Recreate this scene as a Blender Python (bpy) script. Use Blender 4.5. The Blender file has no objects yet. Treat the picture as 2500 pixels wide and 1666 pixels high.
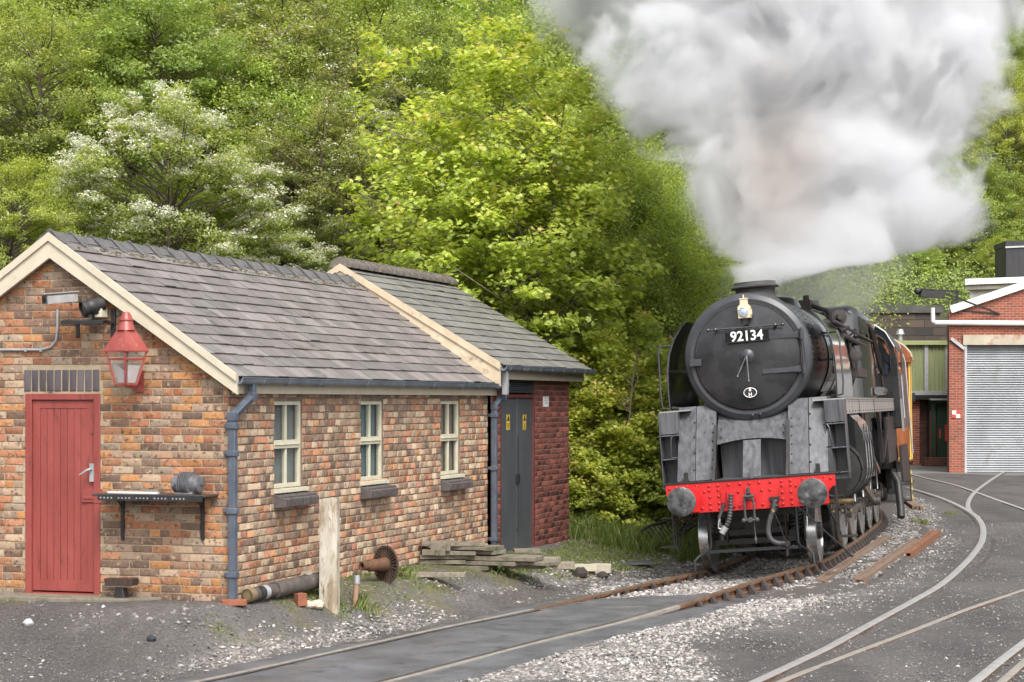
import bpy, bmesh, math, random
import numpy as np
from mathutils import Matrix, Vector

R = math.radians
sc = bpy.context.scene
C = sc.collection

# ------------------------------------------------------------------ camera
F, HX, HY, CZ = 5000.0, 1250.0, 978.0, 2.5
cam = bpy.data.cameras.new('camera')
cam.sensor_width = 36
cam.lens = 72
cam.shift_y = 0.058
cam.clip_start = 0.5
cam.clip_end = 2000
camo = bpy.data.objects.new('camera', cam)
C.objects.link(camo)
camo.location = (0, 0, CZ)
camo.rotation_euler = (R(90), 0, 0)
sc.camera = camo

# ------------------------------------------------------------------ light: bright overcast
SUN_EL, SUN_AZ = R(50), R(163)          # azimuth measured clockwise from +Y
w = bpy.data.worlds.new('World')
sc.world = w
w.use_nodes = True
nt = w.node_tree
nt.nodes.clear()
sky = nt.nodes.new('ShaderNodeTexSky')
sky.sky_type = 'NISHITA'
sky.sun_disc = False
sky.sun_elevation = SUN_EL
sky.sun_rotation = SUN_AZ
sky.dust_density = 4
sky.air_density = 1.0
hs = nt.nodes.new('ShaderNodeHueSaturation')
hs.inputs['Saturation'].default_value = 0.28
bg = nt.nodes.new('ShaderNodeBackground')
bg.inputs['Strength'].default_value = 0.15
wo = nt.nodes.new('ShaderNodeOutputWorld')
nt.links.new(sky.outputs[0], hs.inputs['Color'])
nt.links.new(hs.outputs[0], bg.inputs['Color'])
nt.links.new(bg.outputs[0], wo.inputs['Surface'])
sl = bpy.data.lights.new('sun', 'SUN')
sl.energy = 1.3
sl.angle = R(22)
sl.color = (1.0, 0.97, 0.92)
so = bpy.data.objects.new('sun', sl)
C.objects.link(so)
sd = Vector((math.sin(SUN_AZ) * math.cos(SUN_EL), math.cos(SUN_AZ) * math.cos(SUN_EL), math.sin(SUN_EL)))
so.rotation_euler = sd.to_track_quat('Z', 'Y').to_euler()

sc.view_settings.view_transform = 'Standard'
sc.view_settings.look = 'None'
sc.view_settings.gamma = 1
sc.view_settings.exposure = 1.0
cy = sc.cycles
cy.use_denoising = True
cy.max_bounces = 10
cy.diffuse_bounces = 3
cy.glossy_bounces = 3
cy.transmission_bounces = 4
cy.transparent_max_bounces = 12
cy.volume_bounces = 6
cy.volume_step_rate = 0.7
cy.volume_max_steps = 256
cy.use_adaptive_sampling = True
cy.adaptive_threshold = 0.02

# ------------------------------------------------------------------ helpers
def V(*a):
    return Vector(a)

class MB:
    """collects shapes; build() links them as one mesh object"""
    def __init__(s):
        s.v, s.f, s.m, s.t, s.s = [], [], [], [], []
    def add(s, vs, fs, mi=0, tone=0.5, smooth=True):
        o = len(s.v)
        s.v.extend([tuple(p) for p in vs])
        for f in fs:
            s.f.append(tuple(i + o for i in f))
            s.m.append(mi); s.t.append(tone); s.s.append(smooth)
        return s
    def box(s, x0, x1, y0, y1, z0, z1, mi=0, tone=0.5, M=None):
        vs = [V(x, y, z) for x in (x0, x1) for y in (y0, y1) for z in (z0, z1)]
        if M is not None:
            vs = [M @ p for p in vs]
        fs = [(0, 1, 3, 2), (4, 6, 7, 5), (0, 4, 5, 1), (2, 3, 7, 6), (0, 2, 6, 4), (1, 5, 7, 3)]
        return s.add(vs, fs, mi, tone)
    def bar(s, p0, p1, w, h, mi=0, tone=0.5, up=(0, 0, 1)):
        p0, p1 = Vector(p0), Vector(p1)
        d = (p1 - p0)
        L = d.length
        d.normalize()
        u = Vector(up)
        a = d.cross(u)
        if a.length < 1e-4:
            a = d.cross(V(0, 1, 0))
        a.normalize()
        b = a.cross(d)
        vs = [p + a * (i * w / 2) + b * (j * h / 2) for p in (p0, p1) for i, j in ((-1, -1), (1, -1), (1, 1), (-1, 1))]
        return s.add(vs, [(0, 1, 2, 3), (7, 6, 5, 4), (0, 4, 5, 1), (1, 5, 6, 2), (2, 6, 7, 3), (3, 7, 4, 0)], mi, tone)
    def tube(s, pts, r, n=8, mi=0, tone=0.5, cap=True, closed=False):
        pts = [Vector(p) for p in pts]
        k = len(pts)
        rs = r if isinstance(r, (list, tuple)) else [r] * k
        vs, fs = [], []
        a = None
        for i, p in enumerate(pts):
            if closed:
                d = pts[(i + 1) % k] - pts[i - 1]
            else:
                d = pts[min(i + 1, k - 1)] - pts[max(i - 1, 0)]
            if d.length < 1e-9:
                d = V(0, 0, 1)
            d.normalize()
            if a is None:
                a = d.cross(V(0, 0, 1))
                if a.length < 1e-3:
                    a = d.cross(V(0, 1, 0))
            a = a - d * a.dot(d)
            if a.length < 1e-6:
                a = d.cross(V(1, 0, 0))
            a.normalize()
            b = d.cross(a)
            for j in range(n):
                t = 2 * math.pi * j / n
                vs.append(p + (a * math.cos(t) + b * math.sin(t)) * rs[i])
        for i in range(k if closed else k - 1):
            for j in range(n):
                i2 = (i + 1) % k
                fs.append((i * n + j, i * n + (j + 1) % n, i2 * n + (j + 1) % n, i2 * n + j))
        if cap and not closed:
            fs.append(tuple(reversed(range(n))))
            fs.append(tuple((k - 1) * n + j for j in range(n)))
        return s.add(vs, fs, mi, tone)
    def cyl(s, p0, p1, r0, r1=None, n=20, mi=0, tone=0.5):
        return s.tube([p0, p1], [r0, r0 if r1 is None else r1], n, mi, tone)
    def lathe(s, prof, o, ax, n=32, mi=0, tone=0.5):
        """prof = [(radius, distance along ax)]"""
        ax = Vector(ax).normalized()
        o = Vector(o)
        a = ax.cross(V(0, 0, 1))
        if a.length < 1e-3:
            a = ax.cross(V(0, 1, 0))
        a.normalize()
        b = ax.cross(a)
        vs, fs = [], []
        for r, h in prof:
            for j in range(n):
                t = 2 * math.pi * j / n
                vs.append(o + ax * h + (a * math.cos(t) + b * math.sin(t)) * max(r, 1e-4))
        for i in range(len(prof) - 1):
            for j in range(n):
                fs.append((i * n + j, (i + 1) * n + j, (i + 1) * n + (j + 1) % n, i * n + (j + 1) % n))
        if prof[0][0] > 2e-4:
            fs.append(tuple(range(n)))
        if prof[-1][0] > 2e-4:
            fs.append(tuple((len(prof) - 1) * n + j for j in reversed(range(n))))
        return s.add(vs, fs, mi, tone)
    def prism(s, poly, fn, t0, t1, mi=0, tone=0.5):
        """poly of (a,b); fn(a,b,t) -> point; extruded from t0 to t1"""
        n = len(poly)
        vs = [fn(a, b, t0) for a, b in poly] + [fn(a, b, t1) for a, b in poly]
        fs = [tuple(range(n)), tuple(reversed(range(n, 2 * n)))]
        for i in range(n):
            j = (i + 1) % n
            fs.append((i, j, n + j, n + i))
        return s.add(vs, fs, mi, tone)
    def ball(s, c, r, nu=12, nv=8, mi=0, tone=0.5):
        c = Vector(c)
        rr = r if isinstance(r, (tuple, list)) else (r, r, r)
        vs, fs = [], []
        for i in range(nv + 1):
            ph = math.pi * i / nv
            for j in range(nu):
                th = 2 * math.pi * j / nu
                vs.append(c + V(rr[0] * math.sin(ph) * math.cos(th), rr[1] * math.sin(ph) * math.sin(th), rr[2] * math.cos(ph)))
        for i in range(nv):
            for j in range(nu):
                fs.append((i * nu + j, (i + 1) * nu + j, (i + 1) * nu + (j + 1) % nu, i * nu + (j + 1) % nu))
        return s.add(vs, fs, mi, tone)
    def build(s, name, mats, parent=None, bevel=0, sharp=35, flat=False):
        me = bpy.data.meshes.new(name)
        me.from_pydata(s.v, [], s.f)
        bm = bmesh.new()
        bm.from_mesh(me)
        bmesh.ops.recalc_face_normals(bm, faces=bm.faces)
        bm.to_mesh(me)
        bm.free()
        n = len(me.polygons)
        me.polygons.foreach_set('material_index', s.m)
        me.polygons.foreach_set('use_smooth', [False if flat else x for x in s.s])
        if not flat:
            me.set_sharp_from_angle(angle=R(sharp))
        a = me.attributes.new('tone', 'FLOAT', 'FACE')
        a.data.foreach_set('value', s.t)
        if not isinstance(mats, (list, tuple)):
            mats = [mats]
        for m in mats:
            me.materials.append(m)
        o = bpy.data.objects.new(name, me)
        C.objects.link(o)
        o.parent = parent
        if bevel:
            b = o.modifiers.new('bevel', 'BEVEL')
            b.width = bevel
            b.segments = 2
            b.limit_method = 'ANGLE'
            b.angle_limit = R(40)
        return o

def tag(o, label=None, cat=None, group=None, kind=None):
    if label: o['label'] = label
    if cat: o['category'] = cat
    if group: o['group'] = group
    if kind: o['kind'] = kind
    return o

def thing(name, label, cat, loc=(0, 0, 0), rot=(0, 0, 0), group=None):
    o = bpy.data.objects.new(name, None)
    C.objects.link(o)
    o.location = loc
    o.rotation_euler = rot
    o.empty_display_size = 0.2
    return tag(o, label, cat, group)

def copy_tree(o, parent=None):
    c = o.copy()
    C.objects.link(c)
    c.parent = parent
    for ch in list(o.children):
        copy_tree(ch, c)
    return c

class Frame:
    """a local frame in the world; hit() finds where a sight line meets a plane of the frame"""
    def __init__(s, loc, rot=(0, 0, 0)):
        from mathutils import Euler
        s.loc, s.rot = Vector(loc), rot
        s.M = Matrix.Translation(s.loc) @ Euler(rot).to_matrix().to_4x4()
        s.I = s.M.inverted()
    def hit(s, px, py, axis, val):
        d = V((px - HX) / F, 1, -(py - HY) / F)
        o = s.I @ V(0, 0, CZ)
        d = s.I.to_3x3() @ d
        k = 'xyz'.index(axis)
        t = (val - o[k]) / d[k]
        return o + d * t
    def w(s, x, y, z):
        return s.M @ V(x, y, z)

def D(x, y):            # measuring units of the first view of the photo
    return x * 1.0625, y * 1.0625

def smooth(t):
    t = max(0.0, min(1.0, t))
    return t * t * (3 - 2 * t)

def at(px, py, Y):
    return V((px - HX) / F * Y, Y, CZ - (py - HY) / F * Y)

# ------------------------------------------------------------------ materials
def rgb(c):
    return (c[0], c[1], c[2], 1)

def mat(name, cols, rough=0.6, metal=0.0, nscale=3.0, stretch=(1, 1, 1), bump=0.0, bscale=25.0,
        tone=None, tonemix=0.5, spots=None, rvar=0.0, spec=0.5, coat=0.0, const=False, detail=5.0, bdetail=6.0):
    """cols: ramp over a noise; tone: ramp over the per-face value 'tone'; spots: (colour, scale, lo, hi)"""
    m = bpy.data.materials.new(name)
    m.use_nodes = True
    nt = m.node_tree
    N, L = nt.nodes, nt.links
    p = N['Principled BSDF']
    p.inputs['Metallic'].default_value = metal
    p.inputs['Specular IOR Level'].default_value = spec
    p.inputs['Coat Weight'].default_value = coat
    p.inputs['Coat Roughness'].default_value = 0.08
    tc = N.new('ShaderNodeTexCoord')
    mp = N.new('ShaderNodeMapping')
    mp.inputs['Scale'].default_value = stretch
    L.new(tc.outputs['Object'], mp.inputs['Vector'])
    nz = N.new('ShaderNodeTexNoise')
    nz.inputs['Scale'].default_value = nscale
    nz.inputs['Detail'].default_value = detail
    nz.inputs['Roughness'].default_value = 0.6
    L.new(mp.outputs[0], nz.inputs['Vector'])
    def ramp(pairs, src, constant=False):
        r = N.new('ShaderNodeValToRGB')
        r.color_ramp.interpolation = 'CONSTANT' if constant else 'LINEAR'
        el = r.color_ramp.elements
        while len(el) < len(pairs):
            el.new(0.5)
        for e, (q, c) in zip(el, pairs):
            e.position = q
            e.color = rgb(c)
        L.new(src, r.inputs['Fac'])
        return r.outputs['Color']
    if len(cols) == 1:
        cols = [(0.3, cols[0]), (0.7, cols[0])] if not isinstance(cols[0][1], (tuple, list)) else cols * 2
    elif not isinstance(cols[0][1], (tuple, list)):
        k = len(cols)
        cols = [(0.3 + 0.4 * i / (k - 1), c) for i, c in enumerate(cols)]
    col = ramp(cols, nz.outputs['Fac'])
    if tone:
        at_ = N.new('ShaderNodeAttribute')
        at_.attribute_name = 'tone'
        if not isinstance(tone[0][1], (tuple, list)):
            k = len(tone)
            tone = [(i / k if const else i / (k - 1), c) for i, c in enumerate(tone)]
        tcol = ramp(tone, at_.outputs['Fac'], const)
        mx = N.new('ShaderNodeMix')
        mx.data_type = 'RGBA'
        mx.blend_type = 'MIX'
        mx.inputs['Factor'].default_value = tonemix
        L.new(col, mx.inputs['A'])
        L.new(tcol, mx.inputs['B'])
        col = mx.outputs['Result']
    if spots:
        for (sc_, ss, lo, hi) in (spots if isinstance(spots, list) else [spots]):
            n2 = N.new('ShaderNodeTexNoise')
            n2.inputs['Scale'].default_value = ss
            n2.inputs['Detail'].default_value = 7
            n2.inputs['Roughness'].default_value = 0.65
            L.new(mp.outputs[0], n2.inputs['Vector'])
            mr = N.new('ShaderNodeMapRange')
            mr.inputs['From Min'].default_value = lo
            mr.inputs['From Max'].default_value = hi
            L.new(n2.outputs['Fac'], mr.inputs['Value'])
            mx = N.new('ShaderNodeMix')
            mx.data_type = 'RGBA'
            L.new(mr.outputs[0], mx.inputs['Factor'])
            L.new(col, mx.inputs['A'])
            mx.inputs['B'].default_value = rgb(sc_)
            col = mx.outputs['Result']
    L.new(col, p.inputs['Base Color'])
    if rvar:
        mr = N.new('ShaderNodeMapRange')
        mr.inputs['From Min'].default_value = 0.3
        mr.inputs['From Max'].default_value = 0.7
        mr.inputs['To Min'].default_value = max(0.02, rough - rvar)
        mr.inputs['To Max'].default_value = min(1, rough + rvar)
        L.new(nz.outputs['Fac'], mr.inputs['Value'])
        L.new(mr.outputs[0], p.inputs['Roughness'])
    else:
        p.inputs['Roughness'].default_value = rough
    if bump:
        nb = N.new('ShaderNodeTexNoise')
        nb.inputs['Scale'].default_value = bscale
        nb.inputs['Detail'].default_value = bdetail
        nb.inputs['Roughness'].default_value = 0.65
        L.new(mp.outputs[0], nb.inputs['Vector'])
        bn = N.new('ShaderNodeBump')
        bn.inputs['Strength'].default_value = 1.0
        bn.inputs['Distance'].default_value = bump
        L.new(nb.outputs['Fac'], bn.inputs['Height'])
        L.new(bn.outputs[0], p.inputs['Normal'])
    return m

def leaf_mat(name, tones, trans=0.5):
    m = bpy.data.materials.new(name)
    m.use_nodes = True
    nt = m.node_tree
    N, L = nt.nodes, nt.links
    N.remove(N['Principled BSDF'])
    at_ = N.new('ShaderNodeAttribute')
    at_.attribute_name = 'tone'
    r = N.new('ShaderNodeValToRGB')
    el = r.color_ramp.elements
    while len(el) < len(tones):
        el.new(0.5)
    for e, (q, c) in zip(el, tones):
        e.position = q
        e.color = rgb(c)
    L.new(at_.outputs['Fac'], r.inputs['Fac'])
    oi = N.new('ShaderNodeObjectInfo')
    mr = N.new('ShaderNodeMapRange')
    mr.inputs['To Min'].default_value = 0.484
    mr.inputs['To Max'].default_value = 0.502
    L.new(oi.outputs['Random'], mr.inputs['Value'])
    h = N.new('ShaderNodeHueSaturation')
    L.new(mr.outputs[0], h.inputs['Hue'])
    L.new(r.outputs[0], h.inputs['Color'])
    d = N.new('ShaderNodeBsdfDiffuse')
    t = N.new('ShaderNodeBsdfTranslucent')
    L.new(h.outputs[0], d.inputs['Color'])
    h2 = N.new('ShaderNodeHueSaturation')
    h2.inputs['Hue'].default_value = 0.49
    h2.inputs['Saturation'].default_value = 1.1
    h2.inputs['Value'].default_value = 1.3
    L.new(h.outputs[0], h2.inputs['Color'])
    L.new(h2.outputs[0], t.inputs['Color'])
    mx = N.new('ShaderNodeMixShader')
    mx.inputs[0].default_value = trans
    L.new(d.outputs[0], mx.inputs[1])
    L.new(t.outputs[0], mx.inputs[2])
    g = N.new('ShaderNodeBsdfGlossy')
    g.inputs['Roughness'].default_value = 0.5
    g.inputs['Color'].default_value = (1, 1, 1, 1)
    m2 = N.new('ShaderNodeMixShader')
    m2.inputs[0].default_value = 0.04
    L.new(mx.outputs[0], m2.inputs[1])
    L.new(g.outputs[0], m2.inputs[2])
    L.new(m2.outputs[0], N['Material Output'].inputs['Surface'])
    return m

def glass_mat(name, col=(0.05, 0.06, 0.06), rough=0.08, alpha=1.0):
    m = bpy.data.materials.new(name)
    m.use_nodes = True
    p = m.node_tree.nodes['Principled BSDF']
    p.inputs['Base Color'].default_value = rgb(col)
    p.inputs['Roughness'].default_value = rough
    p.inputs['Specular IOR Level'].default_value = 0.8
    p.inputs['Alpha'].default_value = alpha
    return m

def numpy_mesh(name, verts, faces_flat, nper, mats, tone=None, parent=None, smooth=False):
    """verts (n,3); faces given as (m,nper) index array"""
    me = bpy.data.meshes.new(name)
    nf = len(faces_flat)
    me.vertices.add(len(verts))
    me.vertices.foreach_set('co', np.asarray(verts, dtype=np.float32).ravel())
    me.loops.add(nf * nper)
    me.loops.foreach_set('vertex_index', np.asarray(faces_flat, dtype=np.int32).ravel())
    me.polygons.add(nf)
    me.polygons.foreach_set('loop_start', np.arange(0, nf * nper, nper, dtype=np.int32))
    me.polygons.foreach_set('loop_total', np.full(nf, nper, dtype=np.int32))
    me.update(calc_edges=True)
    me.polygons.foreach_set('use_smooth', np.full(nf, smooth, dtype=bool))
    if tone is not None:
        a = me.attributes.new('tone', 'FLOAT', 'FACE')
        a.data.foreach_set('value', np.asarray(tone, dtype=np.float32))
    for m in (mats if isinstance(mats, (list, tuple)) else [mats]):
        me.materials.append(m)
    o = bpy.data.objects.new(name, me)
    C.objects.link(o)
    o.parent = parent
    return o

def text_mesh(name, body, size, mt, parent, loc, rot, extrude=0.004, offset=0.0, align='CENTER', sx=1.0):
    cu = bpy.data.curves.new(name, 'FONT')
    cu.body = body
    cu.size = size
    cu.extrude = extrude
    cu.offset = offset
    cu.align_x = align
    cu.align_y = 'CENTER'
    t = bpy.data.objects.new(name, cu)
    C.objects.link(t)
    me = bpy.data.meshes.new_from_object(t)
    bpy.data.objects.remove(t)
    bpy.data.curves.remove(cu)
    me.materials.clear()
    me.materials.append(mt)
    o = bpy.data.objects.new(name, me)
    C.objects.link(o)
    o.parent = parent
    o.location = loc
    o.rotation_euler = rot
    o.scale = (sx, 1, 1)
    return o

M = {}
M['cream'] = mat('cream_paint', [(0.50, 0.44, 0.33), (0.58, 0.52, 0.40)], 0.5, nscale=5, bump=0.002, bscale=40, spots=((0.30, 0.24, 0.16), 9, 0.63, 0.8))
M['window_cream'] = mat('window_cream_paint', [(0.52, 0.49, 0.36), (0.60, 0.57, 0.44)], 0.55, nscale=8, bump=0.001, spots=((0.2, 0.16, 0.1), 14, 0.6, 0.8))
M['door_red'] = mat('door_red_paint', [(0.215, 0.042, 0.034), (0.30, 0.066, 0.054)], 0.5, nscale=5, stretch=(1, 1, 0.25), bump=0.002, bscale=60, spots=[((0.12, 0.03, 0.026), 16, 0.57, 0.72), ((0.34, 0.13, 0.11), 9, 0.66, 0.8)])
M['lamp_red'] = mat('lamp_red_paint', [(0.23, 0.042, 0.035), (0.33, 0.075, 0.06)], 0.35, nscale=7, spots=((0.42, 0.17, 0.14), 8, .62, .75))
M['pipe_grey'] = mat('pipe_grey_paint', [(0.06, 0.075, 0.10), (0.105, 0.12, 0.15)], 0.4, nscale=6, spots=((0.22, 0.23, 0.24), 12, 0.6, 0.8))
M['gutter'] = mat('gutter_grey_paint', [(0.10, 0.12, 0.15), (0.19, 0.21, 0.24)], 0.45, nscale=5)
M['black'] = mat('black_metal', [(0.012, 0.012, 0.013), (0.03, 0.028, 0.027)], 0.5, nscale=6, bump=0.0008)
M['steel'] = mat('bare_steel', [(0.28, 0.28, 0.28), (0.42, 0.42, 0.41)], 0.32, metal=0.9, nscale=8)
M['alu'] = mat('galvanised', [(0.38, 0.39, 0.40), (0.52, 0.53, 0.54)], 0.42, metal=0.5, nscale=6)
M['rust'] = mat('rusty_iron', [(0.075, 0.035, 0.02), (0.17, 0.075, 0.035)], 0.85, nscale=9, bump=0.003, bscale=50, spots=((0.05, 0.04, 0.035), 20, 0.5, 0.7))
M['wood'] = mat('weathered_wood', [(0.17, 0.14, 0.105), (0.30, 0.26, 0.20)], 0.85, nscale=6, stretch=(4, 0.6, 4), bump=0.004, bscale=20)
M['white_wood'] = mat('flaking_white_paint', [(0.36, 0.32, 0.25), (0.58, 0.54, 0.46)], 0.8, nscale=7, stretch=(2, 2, 0.5), bump=0.006, bscale=14, spots=[((0.27, 0.21, 0.14), 4, 0.46, 0.58), ((0.10, 0.075, 0.05), 14, 0.58, 0.66)])
M['concrete'] = mat('old_concrete', [(0.15, 0.125, 0.095), (0.26, 0.225, 0.175)], 0.9, nscale=5, bump=0.006, bscale=25, spots=[((0.07, 0.075, 0.035), 5, 0.48, 0.68), ((0.06, 0.05, 0.04), 14, 0.6, 0.7)])
M['slab_edge'] = M['concrete']
M['white'] = mat('white_paint', [(0.72, 0.72, 0.70), (0.80, 0.80, 0.78)], 0.5, nscale=6)
M['brass'] = mat('oily_brass', [(0.18, 0.13, 0.08), (0.34, 0.26, 0.15)], 0.35, metal=0.8, nscale=20)
M['pane'] = glass_mat('window_glass', (0.10, 0.12, 0.11), 0.12)
M['pane_thin'] = glass_mat('window_glass_thin', (0.10, 0.12, 0.12), 0.06, 0.35)
M['curtain'] = mat('net_curtain', [(0.10, 0.14, 0.13), (0.17, 0.21, 0.19)], 0.8, nscale=12, stretch=(1, 3, 0.3))
# ------------------------------------------------------------------ the lie of the land
BROT = -R(17.8)
FA = Frame((-2.908, 20.98, 0.44), (0, 0, BROT))       # near corner of the brick hut
_ca, _sa = math.cos(BROT), math.sin(BROT)

CL = [(-6.2, 9.6), (-4.15, 13.8), (-2.02, 17.84), (-0.10, 21.91), (1.75, 25.37), (3.50, 28.8), (4.52, 32.2), (5.42, 35.6), (6.38, 39.7), (7.5, 46.4), (8.7, 53), (10.3, 62), (11.9, 71)]
_cly=[p[1] for p in CL]; _clx=[p[0] for p in CL]
def ss(t):
    t = np.clip(t, 0, 1)
    return t * t * (3 - 2 * t)

HILLP = [(-60, 26), (-8.6, 26.5), (-4.1, 34.4), (0.0, 37.2), (3.6, 39.0), (6.8, 58), (8.5, 92.5), (16, 92.5), (60, 92.5)]
def hill_d(X, Y):
    """signed distance beyond the foot of the hill (positive = on the hill)"""
    best = np.full(np.shape(X), 1e9)
    sgn = np.zeros(np.shape(X))
    for (ax, ay), (bx, by) in zip(HILLP[:-1], HILLP[1:]):
        dx, dy = bx - ax, by - ay
        L2 = dx * dx + dy * dy
        t = np.clip(((X - ax) * dx + (Y - ay) * dy) / L2, 0, 1)
        qx, qy = ax + t * dx - X, ay + t * dy - Y
        d = np.hypot(qx, qy)
        s = np.sign(dx * (Y - ay) - dy * (X - ax))
        m = d < best - 1e-6
        best = np.where(m, d, best)
        sgn = np.where(m, s, sgn)
    return best * sgn

def gz(X, Y):
    X = np.asarray(X, dtype=float); Y = np.asarray(Y, dtype=float)
    base = 0.10 * ss((Y - 24) / 40)
    dx, dy = X - FA.loc.x, Y - FA.loc.y
    lx = dx * _ca + dy * _sa
    ly = -dx * _sa + dy * _ca
    ex = np.maximum(lx, 0) + np.maximum(-4.0 - lx, 0) * 0.3
    ey = np.maximum(-ly, 0)
    dist = np.hypot(ex, ey) + np.maximum(ly - 12.3, 0) * 0.5
    hb = 0.43 - 0.15 * ss((ly - 3) / 8)
    k = 1 - ss((dist - 0.2) / 2.3)
    k = k * ss(((np.interp(Y, _cly, _clx) - X) * .89 - 1.15) / .9)
    z = base + (hb - base) * k
    # bank on the left of the track by the bushes, hill behind
    d = hill_d(X, Y)
    rise = np.where(X > 8.2, 6.3, 0.0) * ss((d + 0.01) / 0.02)
    h = np.maximum(d, 0) * (0.78 - 0.36 * ss((Y - 62) / 28))
    h = 70 * (1 - np.exp(-h / 70)) + rise
    return z + np.where(d > 0, h, 0)

def gzs(x, y):
    return float(gz(x, y))

def G(px, py, lift=0.0):
    """where the sight line through a spot of the photo meets the ground"""
    dx, dz = (px - HX) / F, -(py - HY) / F
    a, b = 8.0, 90.0
    prev = a
    n = 400
    for i in range(n + 1):
        y = a * (b / a) ** (i / n)
        if CZ + dz * y < gzs(dx * y, y) + lift:
            lo, hi = prev, y
            for _ in range(30):
                m = (lo + hi) / 2
                if CZ + dz * m < gzs(dx * m, m) + lift:
                    hi = m
                else:
                    lo = m
            return V(dx * hi, hi, CZ + dz * hi)
        prev = y
    return V(dx * b, b, CZ + dz * b)

def inpoly(px, py, poly):
    c = np.zeros(px.shape, bool)
    n = len(poly)
    for i in range(n):
        x1, y1 = poly[i]
        x2, y2 = poly[(i + 1) % n]
        if y1 == y2:
            continue
        k = ((y1 > py) != (y2 > py)) & (px < (x2 - x1) * (py - y1) / (y2 - y1) + x1)
        c ^= k
    return c

def gpoly(pts):
    return [tuple(G(*D(x, y)))[:2] for x, y in pts]

# patches of the ground, given as outlines on the ground itself
PG = {k: (gpoly(p), d) for k, (p, d) in {
    'a': ([(1060, 1567), (1250, 1512), (1480, 1440), (1720, 1378), (1790, 1368), (1900, 1372), (1850, 1398), (1680, 1440), (1560, 1475), (1610, 1520), (1640, 1567)], 0.95),
    'a2': ([(1560, 1500), (1900, 1420), (2040, 1370), (1990, 1350), (1880, 1365), (1700, 1420)], 0.30),
    'b': ([(1490, 1374), (1600, 1325), (1700, 1285), (1880, 1290), (1870, 1300), (1740, 1350), (1690, 1368)], 0.85),
    'c': ([(1090, 1360), (1300, 1310), (1400, 1290), (1600, 1255), (1640, 1270), (1600, 1300), (1500, 1335), (1250, 1393), (1180, 1398)], 0.42),
    'd': ([(120, 1405), (560, 1400), (560, 1475), (120, 1460)], 0.20),
    'e': ([(560, 1480), (760, 1440), (960, 1400), (1050, 1400), (1000, 1425), (760, 1478), (560, 1530), (400, 1540)], 0.85),
    'f': ([(1780, 1368), (1900, 1335), (2090, 1235), (2180, 1215), (2200, 1260), (2110, 1330), (2060, 1370), (1880, 1395)], 0.28),
    'g': ([(2030, 1250), (2080, 1140), (2130, 1150), (2160, 1200), (2110, 1250)], 0.5),
    'h': ([(1500, 1262), (1560, 1245), (1610, 1255), (1600, 1280), (1520, 1285)], 0.5),
    'i': ([(0, 1500), (560, 1490), (380, 1567), (0, 1567)], 0.05),
    'j': ([(780, 1360), (1000, 1330), (1080, 1340), (1060, 1400), (760, 1420)], 0.28),
}.items()}
PM = [gpoly(p) for p in (
    [(620, 1385), (700, 1362), (790, 1300), (1000, 1290), (1300, 1256), (1500, 1290), (1380, 1330), (1180, 1332), (1040, 1345), (930, 1385), (850, 1402), (640, 1402)],
    [(1290, 1248), (1550, 1253), (1600, 1285), (1480, 1310), (1300, 1318)],
    [(470, 1440), (600, 1432), (610, 1450), (500, 1452)],
    [(0, 1370), (60, 1370), (60, 1382), (0, 1385)])]

def noise2(X, Y, s, seed=0):
    """cheap smooth value noise"""
    rg = np.random.RandomState(seed)
    T = rg.rand(64, 64)
    x, y = np.asarray(X) * s, np.asarray(Y) * s
    xi, yi = np.floor(x).astype(int), np.floor(y).astype(int)
    fx, fy = x - xi, y - yi
    fx, fy = fx * fx * (3 - 2 * fx), fy * fy * (3 - 2 * fy)
    g = lambda a, b: T[a % 64, b % 64]
    return (g(xi, yi) * (1 - fx) * (1 - fy) + g(xi + 1, yi) * fx * (1 - fy) + g(xi, yi + 1) * (1 - fx) * fy + g(xi + 1, yi + 1) * fx * fy)

def axis_pts(a, b, lo, hi, st, grow=1.25, mx=8.0):
    p = list(np.arange(lo, hi, st))
    q, s = lo, st
    left = []
    while q > a:
        s = min(s * grow, mx); q -= s; left.append(q)
    q, s = p[-1], st
    right = []
    while q < b:
        s = min(s * grow, mx); q += s; right.append(q)
    return np.array(left[::-1] + p + right)

gx = axis_pts(-160, 190, -6.5, 10.5, 0.08, mx=6)
gy = axis_pts(2, 330, 16.5, 33, 0.08, 1.08, mx=3)
GXX, GYY = np.meshgrid(gx, gy)
GZ = gz(GXX, GYY)
near = (GYY < 60)
GZ = GZ + np.where(near & (hill_d(GXX, GYY) < 0), (noise2(GXX, GYY, 1.3, 1) - .5) * 0.03 + (noise2(GXX, GYY, 4.1, 2) - .5) * 0.012, 0)
# keep the land below the building floors and the yard by the workshop
grav = np.zeros(GXX.shape)
for k, (p, d) in PG.items():
    grav = np.maximum(grav, inpoly(GXX + (noise2(GXX, GYY, 2.0, 5) - .5) * .5, GYY + (noise2(GXX, GYY, 2.2, 6) - .5) * .7, p) * d)
moss = np.zeros(GXX.shape)
for p in PM:
    moss = np.maximum(moss, inpoly(GXX + (noise2(GXX, GYY, 2.5, 7) - .5) * .6, GYY + (noise2(GXX, GYY, 2.2, 8) - .5) * 1.0, p) * 1.0)
def blur(a, n=3):
    for _ in range(n):
        b = np.pad(a, 1, mode='edge')
        a = (b[:-2, 1:-1] + b[2:, 1:-1] + b[1:-1, :-2] + b[1:-1, 2:] + 2 * a) / 6
    return a
grav, moss = blur(grav, 3), blur(moss, 3)
ny, nx = GXX.shape
idx = np.arange(ny * nx).reshape(ny, nx)
fc = np.stack([idx[:-1, :-1], idx[:-1, 1:], idx[1:, 1:], idx[1:, :-1]], -1).reshape(-1, 4)

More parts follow.
